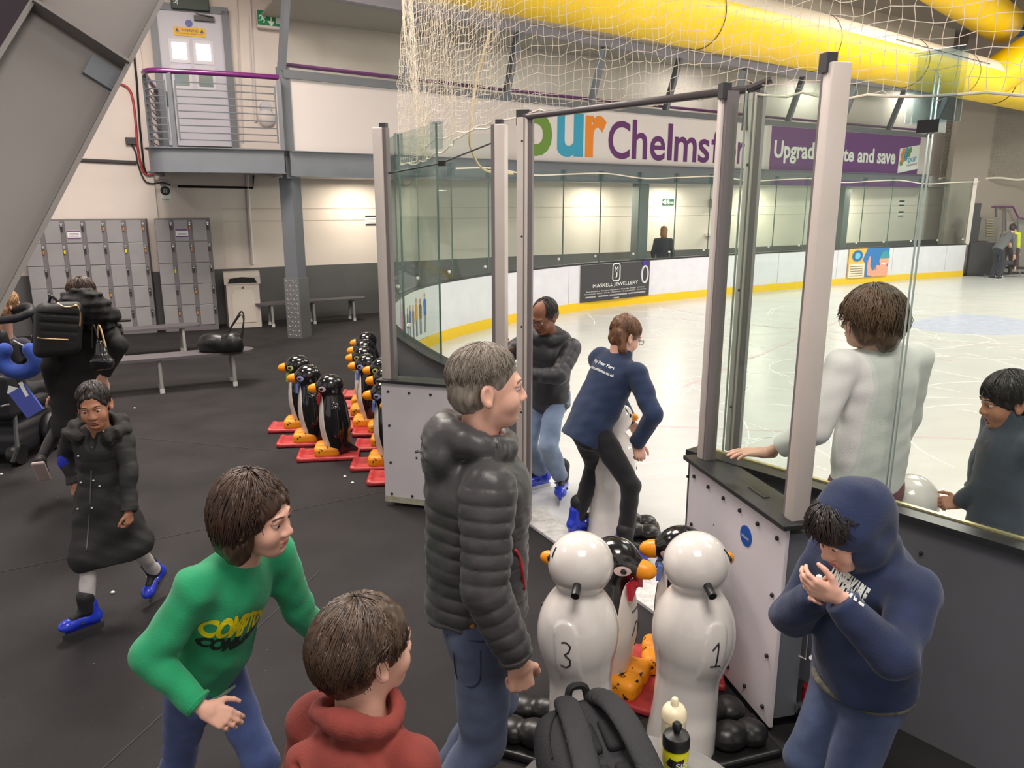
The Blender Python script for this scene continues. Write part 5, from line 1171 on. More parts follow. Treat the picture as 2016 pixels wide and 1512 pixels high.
def head_sdf(s, j, child=False):
    k = j.hsc; R = j.hR; e = lambda c, r, kk=.015, mode=1: s.ell(hs(j, c), tuple(q * k for q in r), R, k=kk * k, mode=mode); cp = lambda a, b, ra, rb, kk=.012, mode=1: s.cap(hs(j, a), hs(j, b), ra * k, rb * k, k=kk * k, mode=mode)
    e((0, -.012, .042), (.075, .096, .086)); e((0, .030, -.022), (.060, .066, .084), .03); e((0, .058, -.080), (.034, .034, .030), .03)
    e((.034, .062, -.028), (.026, .026, .030), .02); e((-.034, .062, -.028), (.026, .026, .030), .02)
    cp((-.030, .086, .032), (.030, .086, .032), .012, .012, .015)
    for sx in (-1, 1): e((sx * .031, .095, .013), (.018, .013, .0115), .010, -1)
    for sx in (-1, 1): e((sx * .031, .080, .0235), (.017, .013, .007), .006)
    cp((0, .089, .018), (0, .106, -.018), .008, .012, .012); e((0, .102, -.022), (.015, .012, .009), .010)
    for sx in (-1, 1): e((sx * .013, .098, -.025), (.009, .010, .008), .008)
    e((0, .090, -.050), (.022, .012, .006), .008); e((0, .088, -.061), (.019, .012, .007), .008); e((0, .100, -.0555), (.020, .006, .0018), .004, -1); e((0, .085, -.073), (.016, .010, .006), .01, -1)
    for sx in (-1, 1):
        A = R @ Matrix.Rotation(sx * .35, 3, 'Z') @ Matrix.Rotation(.15, 3, 'X')
        s.ell(hs(j, (sx * .080, -.012, .0)), (.009 * k, .021 * k, .034 * k), A, k=.008 * k); s.ell(hs(j, (sx * .088, -.008, .004)), (.008 * k, .012 * k, .021 * k), A, k=.005 * k, mode=-1); s.ell(hs(j, (sx * .079, -.004, -.026)), (.008 * k, .010 * k, .010 * k), A, k=.006 * k)
def hand_sdf(s, w, d, n, t, k, curl=(25, 30, 25), thumb=1.0, spread=.0):
    """w wrist, d finger direction, n palm normal, t thumb side; curl in degrees per joint"""
    d = Vector(d).normalized(); n = Vector(n); n = (n - d * n.dot(d)).normalized(); t0 = Vector(t); q = d.cross(n); t = q if q.dot(t0) > 0 else -q
    off = (.031, .0105, -.0105, -.030); ln = (.070, .078, .072, .056); rad = (.0094, .0098, .0092, .0080)
    for i in range(4):
        kn = w + d * (.092 - (.004, 0, .004, .013)[i]) * k + t * off[i] * k
        s.cap(w + d * .012 * k + t * off[i] * .62 * k, kn, .0165 * k, .0120 * k, k=.012 * k)
        p = kn; a = 0; fd = (d + t * spread * off[i] * 10).normalized()
        for m, fr in enumerate((.46, .30, .24)):
            a += curl[m] + i * 3; u = fd * math.cos(math.radians(a)) + n * math.sin(math.radians(a)); e = p + u * ln[i] * fr * k * 1.05
            s.cap(p, e, rad[i] * k * (1 - .07 * m), rad[i] * k * (.95 - .08 * m), k=.004 * k); p = e
    p = w + d * .022 * k + t * .026 * k; u = (d * .62 + t * .72 * thumb + n * .30).normalized()
    e = p + u * .045 * k; s.cap(p, e, .0150 * k, .0118 * k, k=.012 * k); u = (d * .85 + t * .35 * thumb + n * .38).normalized(); g = e + u * .034 * k; s.cap(e, g, .0112 * k, .0102 * k, k=.004 * k)
    u = (d * .88 + t * .08 * thumb + n * .45).normalized(); s.cap(g, g + u * .026 * k, .0102 * k, .0082 * k, k=.004 * k); s.cap(w - d * .03 * k, w + d * .02 * k, .0225 * k, .022 * k, k=.015 * k)
def body(root, j, mat, vox=.006, hl=None, hr=None, face=True, hsc=1., lips='l', brow=(60, 46, 38), slim=.8, feet=True):
    """one continuous skin surface: head, neck, trunk, limbs, hands"""
    s = Sdf(vox); k = j.sc; j.hsc = hsc
    s.cap(j.N - j.sp * .05 * k, j.H + (j.hR @ V(0, -.022, -.05)) * hsc, .060 * hsc, .054 * hsc, k=.02)
    s.ecap(j.P, j.N - j.sp * .14 * k, .13 * k * slim, .14 * k * slim, j.ft, .62, k=.04); s.cap(j.SL, j.SR, .045 * k * slim, k=.04)
    for S, E, Wr in ((j.SL, j.EL, j.WL), (j.SR, j.ER, j.WR)): s.cap(S, E, .044 * k * slim, .036 * k * slim, k=.02); s.cap(E, Wr, .036 * k * slim, .0225 * k, k=.015)
    for Hp, K, A in ((j.HL, j.KL, j.AL), (j.HR, j.KR, j.AR)): s.cap(Hp, K, .070 * k * slim, .046 * k * slim, k=.03); s.cap(K, A, .046 * k * slim, .030 * k * slim, k=.02)
    for Wr, E, hd in ((j.WL, j.EL, hl), (j.WR, j.ER, hr)):
        hd = dict(hd or {}); d = hd.pop('d', None) or (Wr - E); n = hd.pop('n', None) or -j.F; t = hd.pop('t', None) or j.F
        hand_sdf(s, Wr + (Wr - E).normalized() * .01 * k, d, n, t, k * hd.pop('k', 1.), **hd)
    head_sdf(s, j); b = s.build('body', mat, root)
    if face:
        for sx in (-1, 1):
            c = hs(j, (sx * .031, .0795, .0145)); eo = MB().ball(c, .0128 * hsc, 14).build('eye', m_ew, root, 60)
            MB().ball(hs(j, (sx * .031, .0885, .0125)), (.0072 * hsc, .0047 * hsc, .0072 * hsc), 12, j.hR).build('iris', m_iris, eo, 60)
            MB().tube([hs(j, (sx * x, y, z)) for x, y, z in ((.013, .0985, .036), (.028, .0965, .0405), (.044, .085, .038), (.050, .078, .033))], [.0020 * hsc, .0030 * hsc, .0026 * hsc, .0012 * hsc], 6).build('eyebrow', M('brow_%d' % brow[0], brow, .8), root, 60)
        lp = MB(); lp.ball(hs(j, (0, .0925, -.0505)), (.0215 * hsc, .0108 * hsc, .0046 * hsc), 14, j.hR); lp.ball(hs(j, (0, .0905, -.0605)), (.0190 * hsc, .0108 * hsc, .0058 * hsc), 14, j.hR); lp.build('lips', m_lip[lips], root, 80)
    return b
def strand(mb, pts, r0, r1=None):
    n = len(pts); r1 = r0 * .35 if r1 is None else r1
    mb.tube(pts, [r0 + (r1 - r0) * i / (n - 1) for i in range(n)], 4, cap=True)
def hair(root, j, mat, base, cuts, strands=None, vox=.005, noise=(.0025, 260), name='hair', extra=None, seed=1):
    """base / cuts: ellipsoids (centre, radii) in head space; strands: dict of flow settings"""
    s = Sdf(vox); k = j.hsc; g = random.Random(seed)
    for c, r in base: s.ell(hs(j, c), tuple(q * k for q in r), j.hR, k=.018 * k)
    for c, r in cuts: s.ell(hs(j, c), tuple(q * k for q in r), j.hR, k=.010 * k, mode=-1)
    if extra: extra(s)
    s.noise(noise[0], noise[1], seed, 6, (1, 1, 3.5)); v, f = s.mesh()
    mb = MB(); mb.v = [tuple(p) for p in v]; mb.f = f.tolist(); mb.m = [0] * len(f)
    if strands:
        c0, rad = strands.get('ell', base[0]); c0 = Vector(c0); lift = strands.get('lift', 1.015)
        for i in range(strands['n']):
            ph = g.uniform(-math.pi, math.pi); a0 = g.uniform(.05, .75) if i % 2 else g.uniform(.3, 1.3); a1 = strands['end'](ph) * g.uniform(.86, 1.05); pts = []
            if a1 <= a0 + .15: continue
            sw = strands.get('swirl', .35) * g.uniform(.3, 1.2) * (1 if g.random() < strands.get('part', .7) else -1); m = 8; lf = lift + g.uniform(0, strands.get('rough', .035))
            for q in range(m):
                t = q / (m - 1); a = a0 + (a1 - a0) * t; p = ph + sw * (t - .3); fl = lf + strands.get('flare', .02) * t * t * g.uniform(.2, 1.3)
                pts.append(hs(j, c0 + V(rad[0] * math.sin(a) * math.sin(p), rad[1] * math.sin(a) * math.cos(p), rad[2] * math.cos(a)) * fl))
            strand(mb, pts, strands.get('r', .0028) * k)
    return mb.build(name, mat, root, 180)
def jacket(root, j, mat, name='jacket', vox=.007, g=1., hem=.10, puff=None, sleeve=.0, noise=(.003, 24), collar=.05, ratio=.68, ah=1., flare=0., cuffs=True, k=.02, belly=None, seed=1, post=None, coll_r=.066, cuffmat=None):
    s = Sdf(vox); c = j.sc; P0 = j.P - j.sp * hem * c
    s.ecap(P0 - j.sp * .08, j.P + j.sp * .18 * c, (.150 + flare) * c * g, .146 * c * g, j.ft, ratio, k=.03, puff=puff); s.ecap(j.P + j.sp * .16 * c, j.N - j.sp * .15 * c, .146 * c * g, .158 * c * g, j.F, ratio, k=.03, puff=puff)
    s.cap(j.SL, j.SR, .066 * c * g ** .5, k=.04); s.cap(j.N - j.sp * .06 * c, j.N + j.sp * .0, .085 * c, .070 * c, k=.05)
    if belly: s.ell(j.P + j.sp * belly[0] * c + j.ft * belly[1] * c, (belly[2] * c,) * 3, k=.05)
    for S, E, Wr in ((j.SL, j.EL, j.WL), (j.SR, j.ER, j.WR)):
        e = Wr - (Wr - E).normalized() * sleeve; s.cap(S, E, .066 * c * ah, .056 * c * ah, k=k, puff=puff); s.cap(E, e, .057 * c * ah, .043 * c * ah, k=.015, puff=puff)
    if collar: s.cap(j.N - j.sp * .02, j.N + j.sp * collar * c, coll_r * 1.1 * c, coll_r * c, k=.02); s.cap(j.N + j.sp * (collar * c - .015), j.N + j.sp * (collar * c + .1), coll_r * .80 * c, k=.006, mode=-1)
    s.local_cut(P0, -j.sp, P0 - j.sp * .10, .42 * c, .01)
    for E, Wr in ((j.EL, j.WL), (j.ER, j.WR)): s.cap(E, Wr - (Wr - E).normalized() * sleeve, .057 * c * ah, .043 * c * ah, k=.004, puff=puff)
    for Wr, E in ((j.WL, j.EL), (j.WR, j.ER)):
        d = (Wr - E).normalized(); e = Wr - d * (sleeve - .005); s.local_cut(e, d, e + d * .05, .085 * c, .006)
    if post: post(s)
    if noise: s.noise(noise[0], noise[1], seed); s.noise(noise[0] * .45, noise[1] * 2.3, seed + 50, 6)
    if noise and not puff and vox < .01: s.noise(.0016, 75, seed + 80, 7, (1.7, 1.7, 1.0))
    o = s.build(name, mat, root)
    if cuffs:
        for Wr, E in ((j.WL, j.EL), (j.WR, j.ER)):
            d = (Wr - E).normalized(); x, y, z = frame_from(d); e = Wr - d * (sleeve + .012); r = .039 * c * ah
            MB().tube([e + (x * math.cos(a) + y * math.sin(a)) * r for a in np.linspace(0, 2 * math.pi, 20)[:-1]], .0085 * c, 8, closed=True).build('cuff', cuffmat or mat, o, 180)
    return o
def trousers(root, j, mat, name='trousers', vox=.008, g=1., noise=(.004, 26), end=.0, seed=3, ankle=.052):
    s = Sdf(vox); c = j.sc
    s.ecap(j.P - V(0, 0, .04), j.P + j.sp * .09 * c, .150 * c * g, .138 * c * g, j.f, .70, k=.03)
    for Hp, K, A in ((j.HL, j.KL, j.AL), (j.HR, j.KR, j.AR)): s.cap(Hp, K, .088 * c * g, .064 * c * g, k=.03); s.cap(K, A + (K - A).normalized() * end, .064 * c * g, ankle * c * g, k=.02)
    s.noise(noise[0], noise[1], seed)
    if vox < .01: s.noise(.0020, 70, seed + 70, 7, (1.8, 1.8, .9))
    return s.build(name, mat, root)
m_sblue = M('skate_blue', (36, 60, 200), .3, coat=.3); m_sblk = M('skate_black', (26, 26, 30), .6); m_blade = M('skate_blade', (196, 198, 202), .2, 1.)
def skate(root, A, toe, k=1., tilt=0, vox=.006):
    """blue hire skate: shell, black cuff, strap, steel blade; A ankle, toe heading"""
    d = dirv(toe, tilt); x = V(d.y, -d.x, 0).normalized(); u = x.cross(d).normalized(); B0 = A - u * .055 * k; R = Matrix((x, d, u)).transposed()
    s = Sdf(vox); s.cap(B0 - d * .05 * k, B0 + d * .13 * k, .042 * k, .040 * k, k=.02); s.ell(B0 + d * .14 * k - u * .004, (.046 * k, .055 * k, .036 * k), R, k=.02); s.cap(B0 - d * .035 * k, A - d * .02 * k + u * .05 * k, .046 * k, .048 * k, k=.02); s.rbox(B0 - u * .045 * k + d * .04 * k, (.012 * k, .12 * k, .018 * k), R, .006, k=.012)
    o = s.build('ice_skate', m_sblue, root)
    s = Sdf(vox); s.cap(A + u * .01 * k, A + u * .105 * k, .053 * k, .058 * k, k=.02); s.cap(A + d * .03 * k, B0 + d * .10 * k + u * .03 * k, .026 * k, .026 * k, k=.02); s.build('cuff', m_sblk, o)
    MB().tube([B0 + d * .05 * k + x * .046 * k * sg - u * .01 for sg in (-1,)] + [B0 + d * .055 * k + u * .05 * k, B0 + d * .05 * k + x * .046 * k - u * .01], .010 * k, 6).build('strap', m_sblk, o)
    MB().box(B0 - u * .078 * k + d * .04 * k, (.005, .27 * k, .034 * k), x, d).build('blade', m_blade, o); MB().ball(B0 + x * .05 * k + u * .03 * k + d * .03 * k, .009 * k, 8).build('buckle', m_chrome, o); return o
def shoe(root, A, toe, mat, k=1., tilt=0, sole=None):
    d = dirv(toe, tilt); x = V(d.y, -d.x, 0).normalized(); u = x.cross(d).normalized(); R = Matrix((x, d, u)).transposed(); B0 = A - u * .045 * k
    s = Sdf(.007); s.cap(B0 - d * .045 * k, B0 + d * .12 * k, .042 * k, .038 * k, k=.02); s.cap(B0 - d * .03 * k, A, .042 * k, .044 * k, k=.02); s.cut(B0 - u * .038 * k, -u); o = s.build('shoe', mat, root)
    s = Sdf(.007); s.rbox(B0 - u * .036 * k + d * .04 * k, (.046 * k, .135 * k, .013 * k), R, .012); s.build('sole', sole or m_signw, o); return o
def person(label, j, group=None):
    return thing('person', label, 'person', (j.P.x, j.P.y, 0), group)
def cam_strokes(name, uvs, bvh, r, mat, parent, n=None):
    pts = []
    for u, v in uvs:
        d = _ray(u, v).normalized(); h = bvh.ray_cast(V(0, 0, CAM_H), d)
        if h[0]: pts.append(h[0] - d * .002)
    if len(pts) > 1: return MB().tube(spline(pts, 4) if len(pts) > 2 else pts, r, 6).build(name, mat, parent, 180)
def zat(u, v, z, ymin=0): return G(u, v, z)

# ---------- man in the black puffer jacket
m_puff = M('puffer_black', (58, 57, 60), .42, var=.06, vscale=8, bump=.12, bscale=70, sheen=.1); m_jean = fab('jeans_blue', (62, 74, 104), rgb2=(84, 96, 124), var=.12, vscale=5, bscale=340)
m_grey = M('grey_hair', (150, 142, 132), .5, rgb2=(96, 84, 74), vscale=60, thresh=(.3, .7), var=.12, stretch=(1, 1, .3))
mp = D(938, 1225, 2.47); mp.z = .94
J1 = skeleton(1.84, mp, 12, lean=1, neck=D(944, 885, 2.46), head=D(961, 768, 2.44), hyaw=8, hpitch=-2, wr=D(1018, 1298, 2.22), er=V(-.8, -.4, 0), wl=mp + V(.12, .33, -.12), ar=V(mp.x - .20, mp.y - .14, .09), al=V(mp.x - .14, mp.y + .12, .09))
R1 = person('man with short grey hair in a black puffer jacket beside the snowman numbered 3', J1)
body(R1, J1, sk_l, .0045, hr=dict(d=V(.12, .05, -1), n=V(-.45, .85, 0), t=V(.9, .4, 0), curl=(60, 75, 45), k=1.05), hl=dict(curl=(50, 60, 40)), hsc=1.10, brow=(110, 98, 88))
hair(R1, J1, m_grey, [((0, -.020, .050), (.083, .103, .090)), ((0, -.055, .0), (.078, .068, .075))], [((0, .105, -.01), (.10, .082, .066)), ((0, .03, -.095), (.12, .10, .058)), ((.085, -.006, -.015), (.03, .030, .045)), ((-.085, -.006, -.015), (.03, .030, .045))],
     dict(n=750, end=lambda p: 1.0 + .95 * min(1, abs(p) / 2.2), r=.0017, rough=.05, swirl=.25, flare=.03), vox=.0045, noise=(.002, 300), seed=4)
def hood1(s):
    n = J1.N + V(0, 0, .035); f = J1.F; r = J1.R; u = V(0, 0, 1); Rm = Matrix((r, f, u)).transposed()
    ring = [n + r * .105 * math.sin(a) + f * (.105 * math.cos(a) - .015) + u * (.012 - .030 * math.cos(a)) for a in np.linspace(0, 2 * math.pi, 13)]
    for q, (a, b) in enumerate(zip(ring, ring[1:])): s.cap(a, b, .040 + .012 * (1 - math.cos(math.pi * 2 * (q + .5) / 12)) * .5, k=.02)
    s.ell(n - f * .145 - u * .035, (.125, .075, .085), Rm, k=.04)
    for q in range(5): s.cap(n - r * .16 - f * .20 + u * (.03 - .032 * q), n + r * .16 - f * .20 + u * (.02 - .036 * q), .012, k=.022, mode=-1)
    for q in (-2, -1, 1, 2): s.cap(n + r * (.10 * (1 if q > 0 else -1)) + f * .03 * q + u * .05, n + r * (.16 * (1 if q > 0 else -1)) + f * .03 * q - u * .06, .008, k=.018, mode=-1)
    s.ell(n + f * .012 + u * .055, (.076, .082, .075), Rm, k=.012, mode=-1)
jk = jacket(R1, J1, m_puff, vox=.0055, hem=.0, puff=(.050, .0085), g=1.10, ah=1.28, noise=(.0028, 42), collar=0, sleeve=.005, post=hood1, ratio=1.0, flare=.01)
bj = bvh_of(jk)
cam_strokes('pocket_zip', [(1014, 1082), (1024, 1100), (1028, 1125), (1032, 1160)], bj, .006, M('zip_red', (190, 40, 52), .5), jk)
ln_ = MB(); n = J1.N
ln_.tube(spline([n + J1.R * .07 * math.sin(a) + J1.F * (.075 * math.cos(a) + .01) + V(0, 0, .062 - .020 * math.cos(a)) for a in np.linspace(0, 6.28, 15)[:-1]], 3), .013, 8); ln_.build('lining', M('lining_red', (196, 36, 48), .6), jk, 180)
tr1 = trousers(R1, J1, m_jean, 'jeans', .008, g=1.18, noise=(.006, 22), ankle=.075)
bt1 = bvh_of(tr1); cam_strokes('belt_patch', [(893, 1225), (935, 1233)], bt1, .009, M('leather_patch', (178, 128, 70), .6), tr1); cam_strokes('seam', [(855, 1215), (880, 1250), (930, 1262), (975, 1265)], bt1, .0022, M('seam_blue', (40, 48, 70), .8), tr1)
cam_strokes('pocket', [(893, 1285), (900, 1335), (925, 1352), (945, 1338), (946, 1282)], bt1, .0025, M('seam_blue', (40, 48, 70), .8), tr1)
for A, yw in ((J1.AL, 30), (J1.AR, 22)): shoe(R1, A, yw, m_sblk, 1.05, sole=m_black)

# ---------- child in the green sweatshirt
m_grn = fab('sweat_green', (28, 150, 100), bscale=200); m_dbr = M('dark_brown_hair', (52, 36, 30), .42, rgb2=(74, 54, 42), vscale=50, stretch=(1, 1, .25), var=.15)
gp = D(405, 1325, 2.38); gp.z = .75
J2 = skeleton(1.47, gp, -30, neck=D(472, 1102, 2.28), head=D(503, 1020, 2.22), hyaw=-12, hpitch=-8, hroll=6, wr=D(398, 1392, 2.06), er=V(-.7, -.1, -.5), wl=D(634, 1262, 2.62), el=V(.2, -.2, -1), ar=V(gp.x - .30, gp.y + .10, .10), al=V(gp.x + .10, gp.y - .06, .09), width=1.02)
R2 = person('child with chin-length brown hair in a green sweatshirt, leaning forward mid-stride', J2)
body(R2, J2, sk_l, .0045, hr=dict(d=V(.85, .05, -.5), n=V(.1, .5, -.6), t=V(.5, .3, .5), curl=(18, 25, 20)), hl=dict(d=V(.12, -.05, -1), n=V(-.9, -.2, 0), t=V(-.3, -.9, 0), curl=(14, 22, 18), spread=.25), hsc=1.06, brow=(70, 50, 42))
hair(R2, J2, m_dbr, [((0, -.014, .046), (.090, .110, .098)), ((.072, -.022, -.03), (.030, .055, .095)), ((-.072, -.022, -.03), (.030, .055, .095)), ((0, -.070, -.04), (.085, .055, .100))], [((0, .112, -.030), (.078, .090, .100)), ((0, .06, -.13), (.10, .09, .05)), ((.10, .004, -.004), (.03, .020, .030))],
     dict(n=620, end=lambda p: .92 if abs(p) < .55 else .92 + 1.25 * min(1, (abs(p) - .55) / .9), ell=((0, -.022, .010), (.100, .114, .138)), r=.0026, rough=.05, flare=.06, swirl=.3), vox=.005, noise=(.003, 220), seed=6)
sw2 = jacket(R2, J2, m_grn, 'sweatshirt', .006, g=1.12, hem=.0, noise=(.0055, 27), collar=.012, coll_r=.064, ah=1.2, sleeve=.01, seed=5, ratio=.80, k=.035)
b2 = bvh_of(sw2); ch = J2.P.lerp(J2.N, .60) + J2.R * .035; L2_ = -J2.R; U2 = J2.sp
tv, tf = text_mesh('COMPTON', bold=.055, space=.95); av = np.array(tv)
def arch(v, c): a = np.array(v); w = np.ptp(a[:, 0]); m = a[:, 0].min() + w / 2; return [(p[0], p[1] * (1 - c * ((p[0] - m) / w * 2) ** 2) + (.0 if c > 0 else 0), 0) for p in a]
m_ly = M('letter_yellow', (240, 222, 20), .6)
base = float(av[:, 1].min()); tv2 = [(p[0], (p[1] - base) * (1 - .45 * ((p[0] - av[:, 0].mean()) / (np.ptp(av[:, 0]) / 2)) ** 2), 0) for p in tv]
decal('lettering', tv2, tf, ch + J2.F * .5 + U2 * .045, L2_, U2, -J2.F, .215, .105, b2, m_ly, sw2, .002)
tv3 = [(p[0], -(p[1] - base) * (1 - .45 * ((p[0] - av[:, 0].mean()) / (np.ptp(av[:, 0]) / 2)) ** 2), 0) for p in tv]
decal('shadow_lettering', tv3, [q[::-1] for q in tf], ch + J2.F * .5 - U2 * .042, L2_, U2, -J2.F, .205, .070, b2, M('letter_black', (26, 44, 40), .6), sw2, .002)
hm = J2.P
MB().tube([hm - J2.sp * .006 + J2.R * .158 * math.sin(a) * J2.sc + J2.ft * .126 * math.cos(a) * J2.sc for a in np.linspace(0, 6.28, 25)[:-1]], .012, 8, closed=True).build('shirt_hem', M('shirt_sage', (150, 176, 160), .8), R2, 180)
trousers(R2, J2, fab('jeans_navy', (48, 62, 110), rgb2=(66, 84, 134), bscale=340), 'jeans', .008, g=1.08, noise=(.005, 24))
for A, yw in ((J2.AL, -50), (J2.AR, -50)): shoe(R2, A, yw, m_sblk, .85)

# ---------- child in the red hoodie, seen from behind
m_rust = fab('hoodie_rust', (122, 48, 41), bscale=220, rgb2=(132, 53, 45), sheen=.04); m_brh = M('brown_hair', (50, 37, 30), .38, rgb2=(78, 59, 45), vscale=55, stretch=(1, 1, .25), var=.15)
rp = D(712, 1660, 1.50); rp = V(-.35, 1.49, .765)
J3 = skeleton(1.44, rp, 62, lean=3, head=D(723, 1284, 1.56), hyaw=42, hpitch=-2, hroll=0)
R3 = person('boy with short brown hair in a rust red hoodie, seen from behind', J3)
body(R3, J3, sk_l, .0045, hsc=1.0)
hair(R3, J3, m_brh, [((0, -.016, .048), (.092, .112, .096)), ((0, -.062, .0), (.084, .068, .078))], [((0, .115, -.045), (.070, .075, .098)), ((0, .03, -.115), (.12, .11, .052)), ((.092, .000, -.020), (.025, .032, .040)), ((-.092, .000, -.020), (.025, .032, .040))],
     dict(n=900, end=lambda p: 1.25 + 1.0 * min(1, abs(p) / 1.6) - .62 * math.exp(-((abs(p) - 1.40) / .40) ** 2), ell=((0, -.026, .030), (.095, .114, .112)), r=.0022, rough=.035, swirl=.55, flare=.03, part=.9), vox=.0045, noise=(.0025, 240), seed=9)
def hood3(s):
    n = J3.N; f = J3.F; r = J3.R; u = V(0, 0, 1); ring = []
    for a in np.linspace(0, 6.283, 17): ring.append(n + r * .086 * math.sin(a) + f * (.084 * math.cos(a) - .012) + u * (.030 + .024 * (1 - math.cos(a)) * .5 + .012 * math.cos(2 * a)))
    for a, b in zip(ring, ring[1:]): s.cap(a, b, .021, k=.012)
    s.ell(n - f * .10 - u * .075, (.135, .055, .085), Matrix((r, f, u)).transposed(), k=.03); s.ell(n - f * .005 + u * .05, (.078, .075, .075), Matrix((r, f, u)).transposed(), k=.015, mode=-1)
    for q in range(3): s.cap(n - r * (.07 - .02 * q) - f * .135 - u * (.05 + .02 * q), n + r * (.07 - .02 * q) - f * .135 - u * (.06 + .018 * q), .006, k=.022, mode=-1)
jacket(R3, J3, m_rust, 'hoodie', .0055, g=1.10, hem=.10, noise=(.0055, 26), collar=0, ah=1.10, seed=11, ratio=.74, post=hood3)
trousers(R3, J3, fab('jeans_dim', (50, 58, 84)), 'jeans', .01)
for A in (J3.AL, J3.AR): shoe(R3, A, 62, m_sblk, .85)

# ---------- boy in the navy hoodie
m_navy = fab('hoodie_navy', (28, 40, 74), bscale=220, rgb2=(32, 46, 82)); m_blk = M('black_hair', (30, 25, 25), .4, rgb2=(44, 36, 34), vscale=50, stretch=(1, 1, .25))
np_ = D(1692, 1385, 2.36); np_.z = .76
J4 = skeleton(1.50, np_, 207, lean=-2, neck=D(1712, 1098, 2.34), head=D(1672, 1046, 2.27), hyaw=200, hpitch=-30, wl=D(1652, 1178, 2.06), el=V(.4, -.5, -.8), wr=D(1612, 1168, 2.26), er=V(.1, .9, -.6), width=1.06)
R4 = person('boy in a navy hoodie with the hood up, looking down at his hands', J4)
body(R4, J4, sk_l, .0045, hl=dict(d=V(-.85, .12, .30), n=V(-.1, .75, .4), t=V(-.2, .2, .95), curl=(30, 35, 30)), hr=dict(d=V(-.45, -.55, .35), n=V(.2, -.75, .1), t=V(-.2, .1, .95), curl=(45, 50, 35)), hsc=1.04, brow=(48, 38, 34))
hair(R4, J4, m_blk, [((0, .020, .060), (.088, .088, .078)), ((0, .078, .058), (.070, .028, .030))], [((0, .120, -.03), (.065, .070, .070))],
     dict(n=260, end=lambda p: 1.55 if abs(p) < 1.3 else 1.2, ell=((0, .022, .052), (.090, .096, .088)), r=.0026, rough=.03, flare=.05, swirl=.3), vox=.005, seed=14)
def hood4(s):
    R = J4.hR; k = J4.hsc; u = V(0, 0, 1)
    s.ell(hs(J4, (0, -.030, .040)), (.100 * k, .126 * k, .120 * k), R, k=.03); s.ell(hs(J4, (0, -.075, .03)), (.07 * k, .085 * k, .085 * k), R, k=.04); s.ell(hs(J4, (0, -.020, -.055)), (.090 * k, .104 * k, .10 * k), R, k=.03); s.cap(J4.N - J4.F * .03, hs(J4, (0, -.05, -.07)), .085, .088, k=.03)
    s.ell(hs(J4, (0, .130, -.025)), (.076 * k, .115 * k, .105 * k), R, k=.012, mode=-1); s.ell(hs(J4, (0, .01, .02)), (.084 * k, .10 * k, .10 * k), R, k=.01, mode=-1)
hd4 = jacket(R4, J4, m_navy, 'hoodie', .006, g=1.42, hem=.03, noise=(.006, 24), collar=0, ah=1.34, seed=17, ratio=.84, sleeve=.012, post=hood4, k=.05)
b4 = bvh_of(hd4); tv, tf = text_mesh('UNSPEAKABLE', bold=.06, shear=.25, space=.9); ch = J4.P.lerp(J4.N, .70)
dq = _ray(1668, 1150).normalized(); decal('lettering', tv, tf, D(1672, 1150, 1.7), V(.80, 0, -.60), V(.30, 0, .95), dq, .155, .062, b4, m_signw, hd4, .002)
MB().tube([J4.P - J4.sp * .036 + J4.R * .168 * math.sin(a) + J4.ft * .140 * math.cos(a) for a in np.linspace(0, 6.28, 25)[:-1]], .013, 8, closed=True).build('shirt_hem', M('shirt_camo', (120, 116, 100), .8, rgb2=(74, 74, 66), vscale=40), R4, 180)
trousers(R4, J4, fab('jeans_mid', (50, 64, 100), rgb2=(74, 88, 122), bscale=340), 'jeans', .008, g=1.26, noise=(.007, 22), seed=19, ankle=.07)
for A in (J4.AL, J4.AR): shoe(R4, A, 207, m_sblk, .88)
wp = D(1612, 1140, 2.13); tag(MB().ball(wp, (.012, .009, .016), 8).build('sweet_wrapper', m_signw), 'small white wrapper held in the fingers of the boy in the navy hoodie', 'wrapper')

# ---------- girl in the long black coat on skates
m_coat = M('black_coat', (36, 35, 37), .7, var=.12, vscale=9, bump=.2, bscale=90); m_fur = M('black_fur', (24, 22, 23), .8, var=.3, vscale=60, bump=.6, bscale=160)
cp_ = D(206, 1000, 4.04); cp_.z = .715
J5 = skeleton(1.24, cp_, 276, lean=2, neck=D(192, 846, 4.03), head=D(186, 800, 3.97), hyaw=288, hpitch=-12, hroll=4, wl=D(255, 1022, 3.88), el=V(.8, .2, 0), wr=D(146, 950, 4.10), er=V(-.6, .6, -.2), ar=V(G(186, 1232).x, 3.88, .122), al=D(303, 1125, 4.24), kl=V(.3, -.6, 0))
R5 = person('girl in a long black coat and blue hire skates walking on the rubber floor', J5)
body(R5, J5, sk_t, .005, hl=dict(d=V(0, -.1, -1), n=V(-.8, .2, 0), t=V(-.2, -.9, 0), curl=(35, 45, 30)), hr=dict(curl=(50, 60, 40)), hsc=.98, lips='t', brow=(36, 28, 26))
hair(R5, J5, m_blk, [((0, -.014, .046), (.084, .104, .092)), ((0, -.060, -.005), (.076, .060, .080))], [((0, .112, .004), (.074, .080, .086)), ((0, .06, -.10), (.10, .10, .06)), ((.085, .01, -.02), (.02, .03, .04)), ((-.085, .01, -.02), (.02, .03, .04))],
     dict(n=380, end=lambda p: .40 + 1.5 * min(1, abs(p) / 1.3), r=.0020, rough=.015, swirl=.12), vox=.005, seed=20, extra=lambda s: s.cap(hs(J5, (0, -.10, .0)), hs(J5, (0, -.10, -.14)), .035, .025, k=.02))
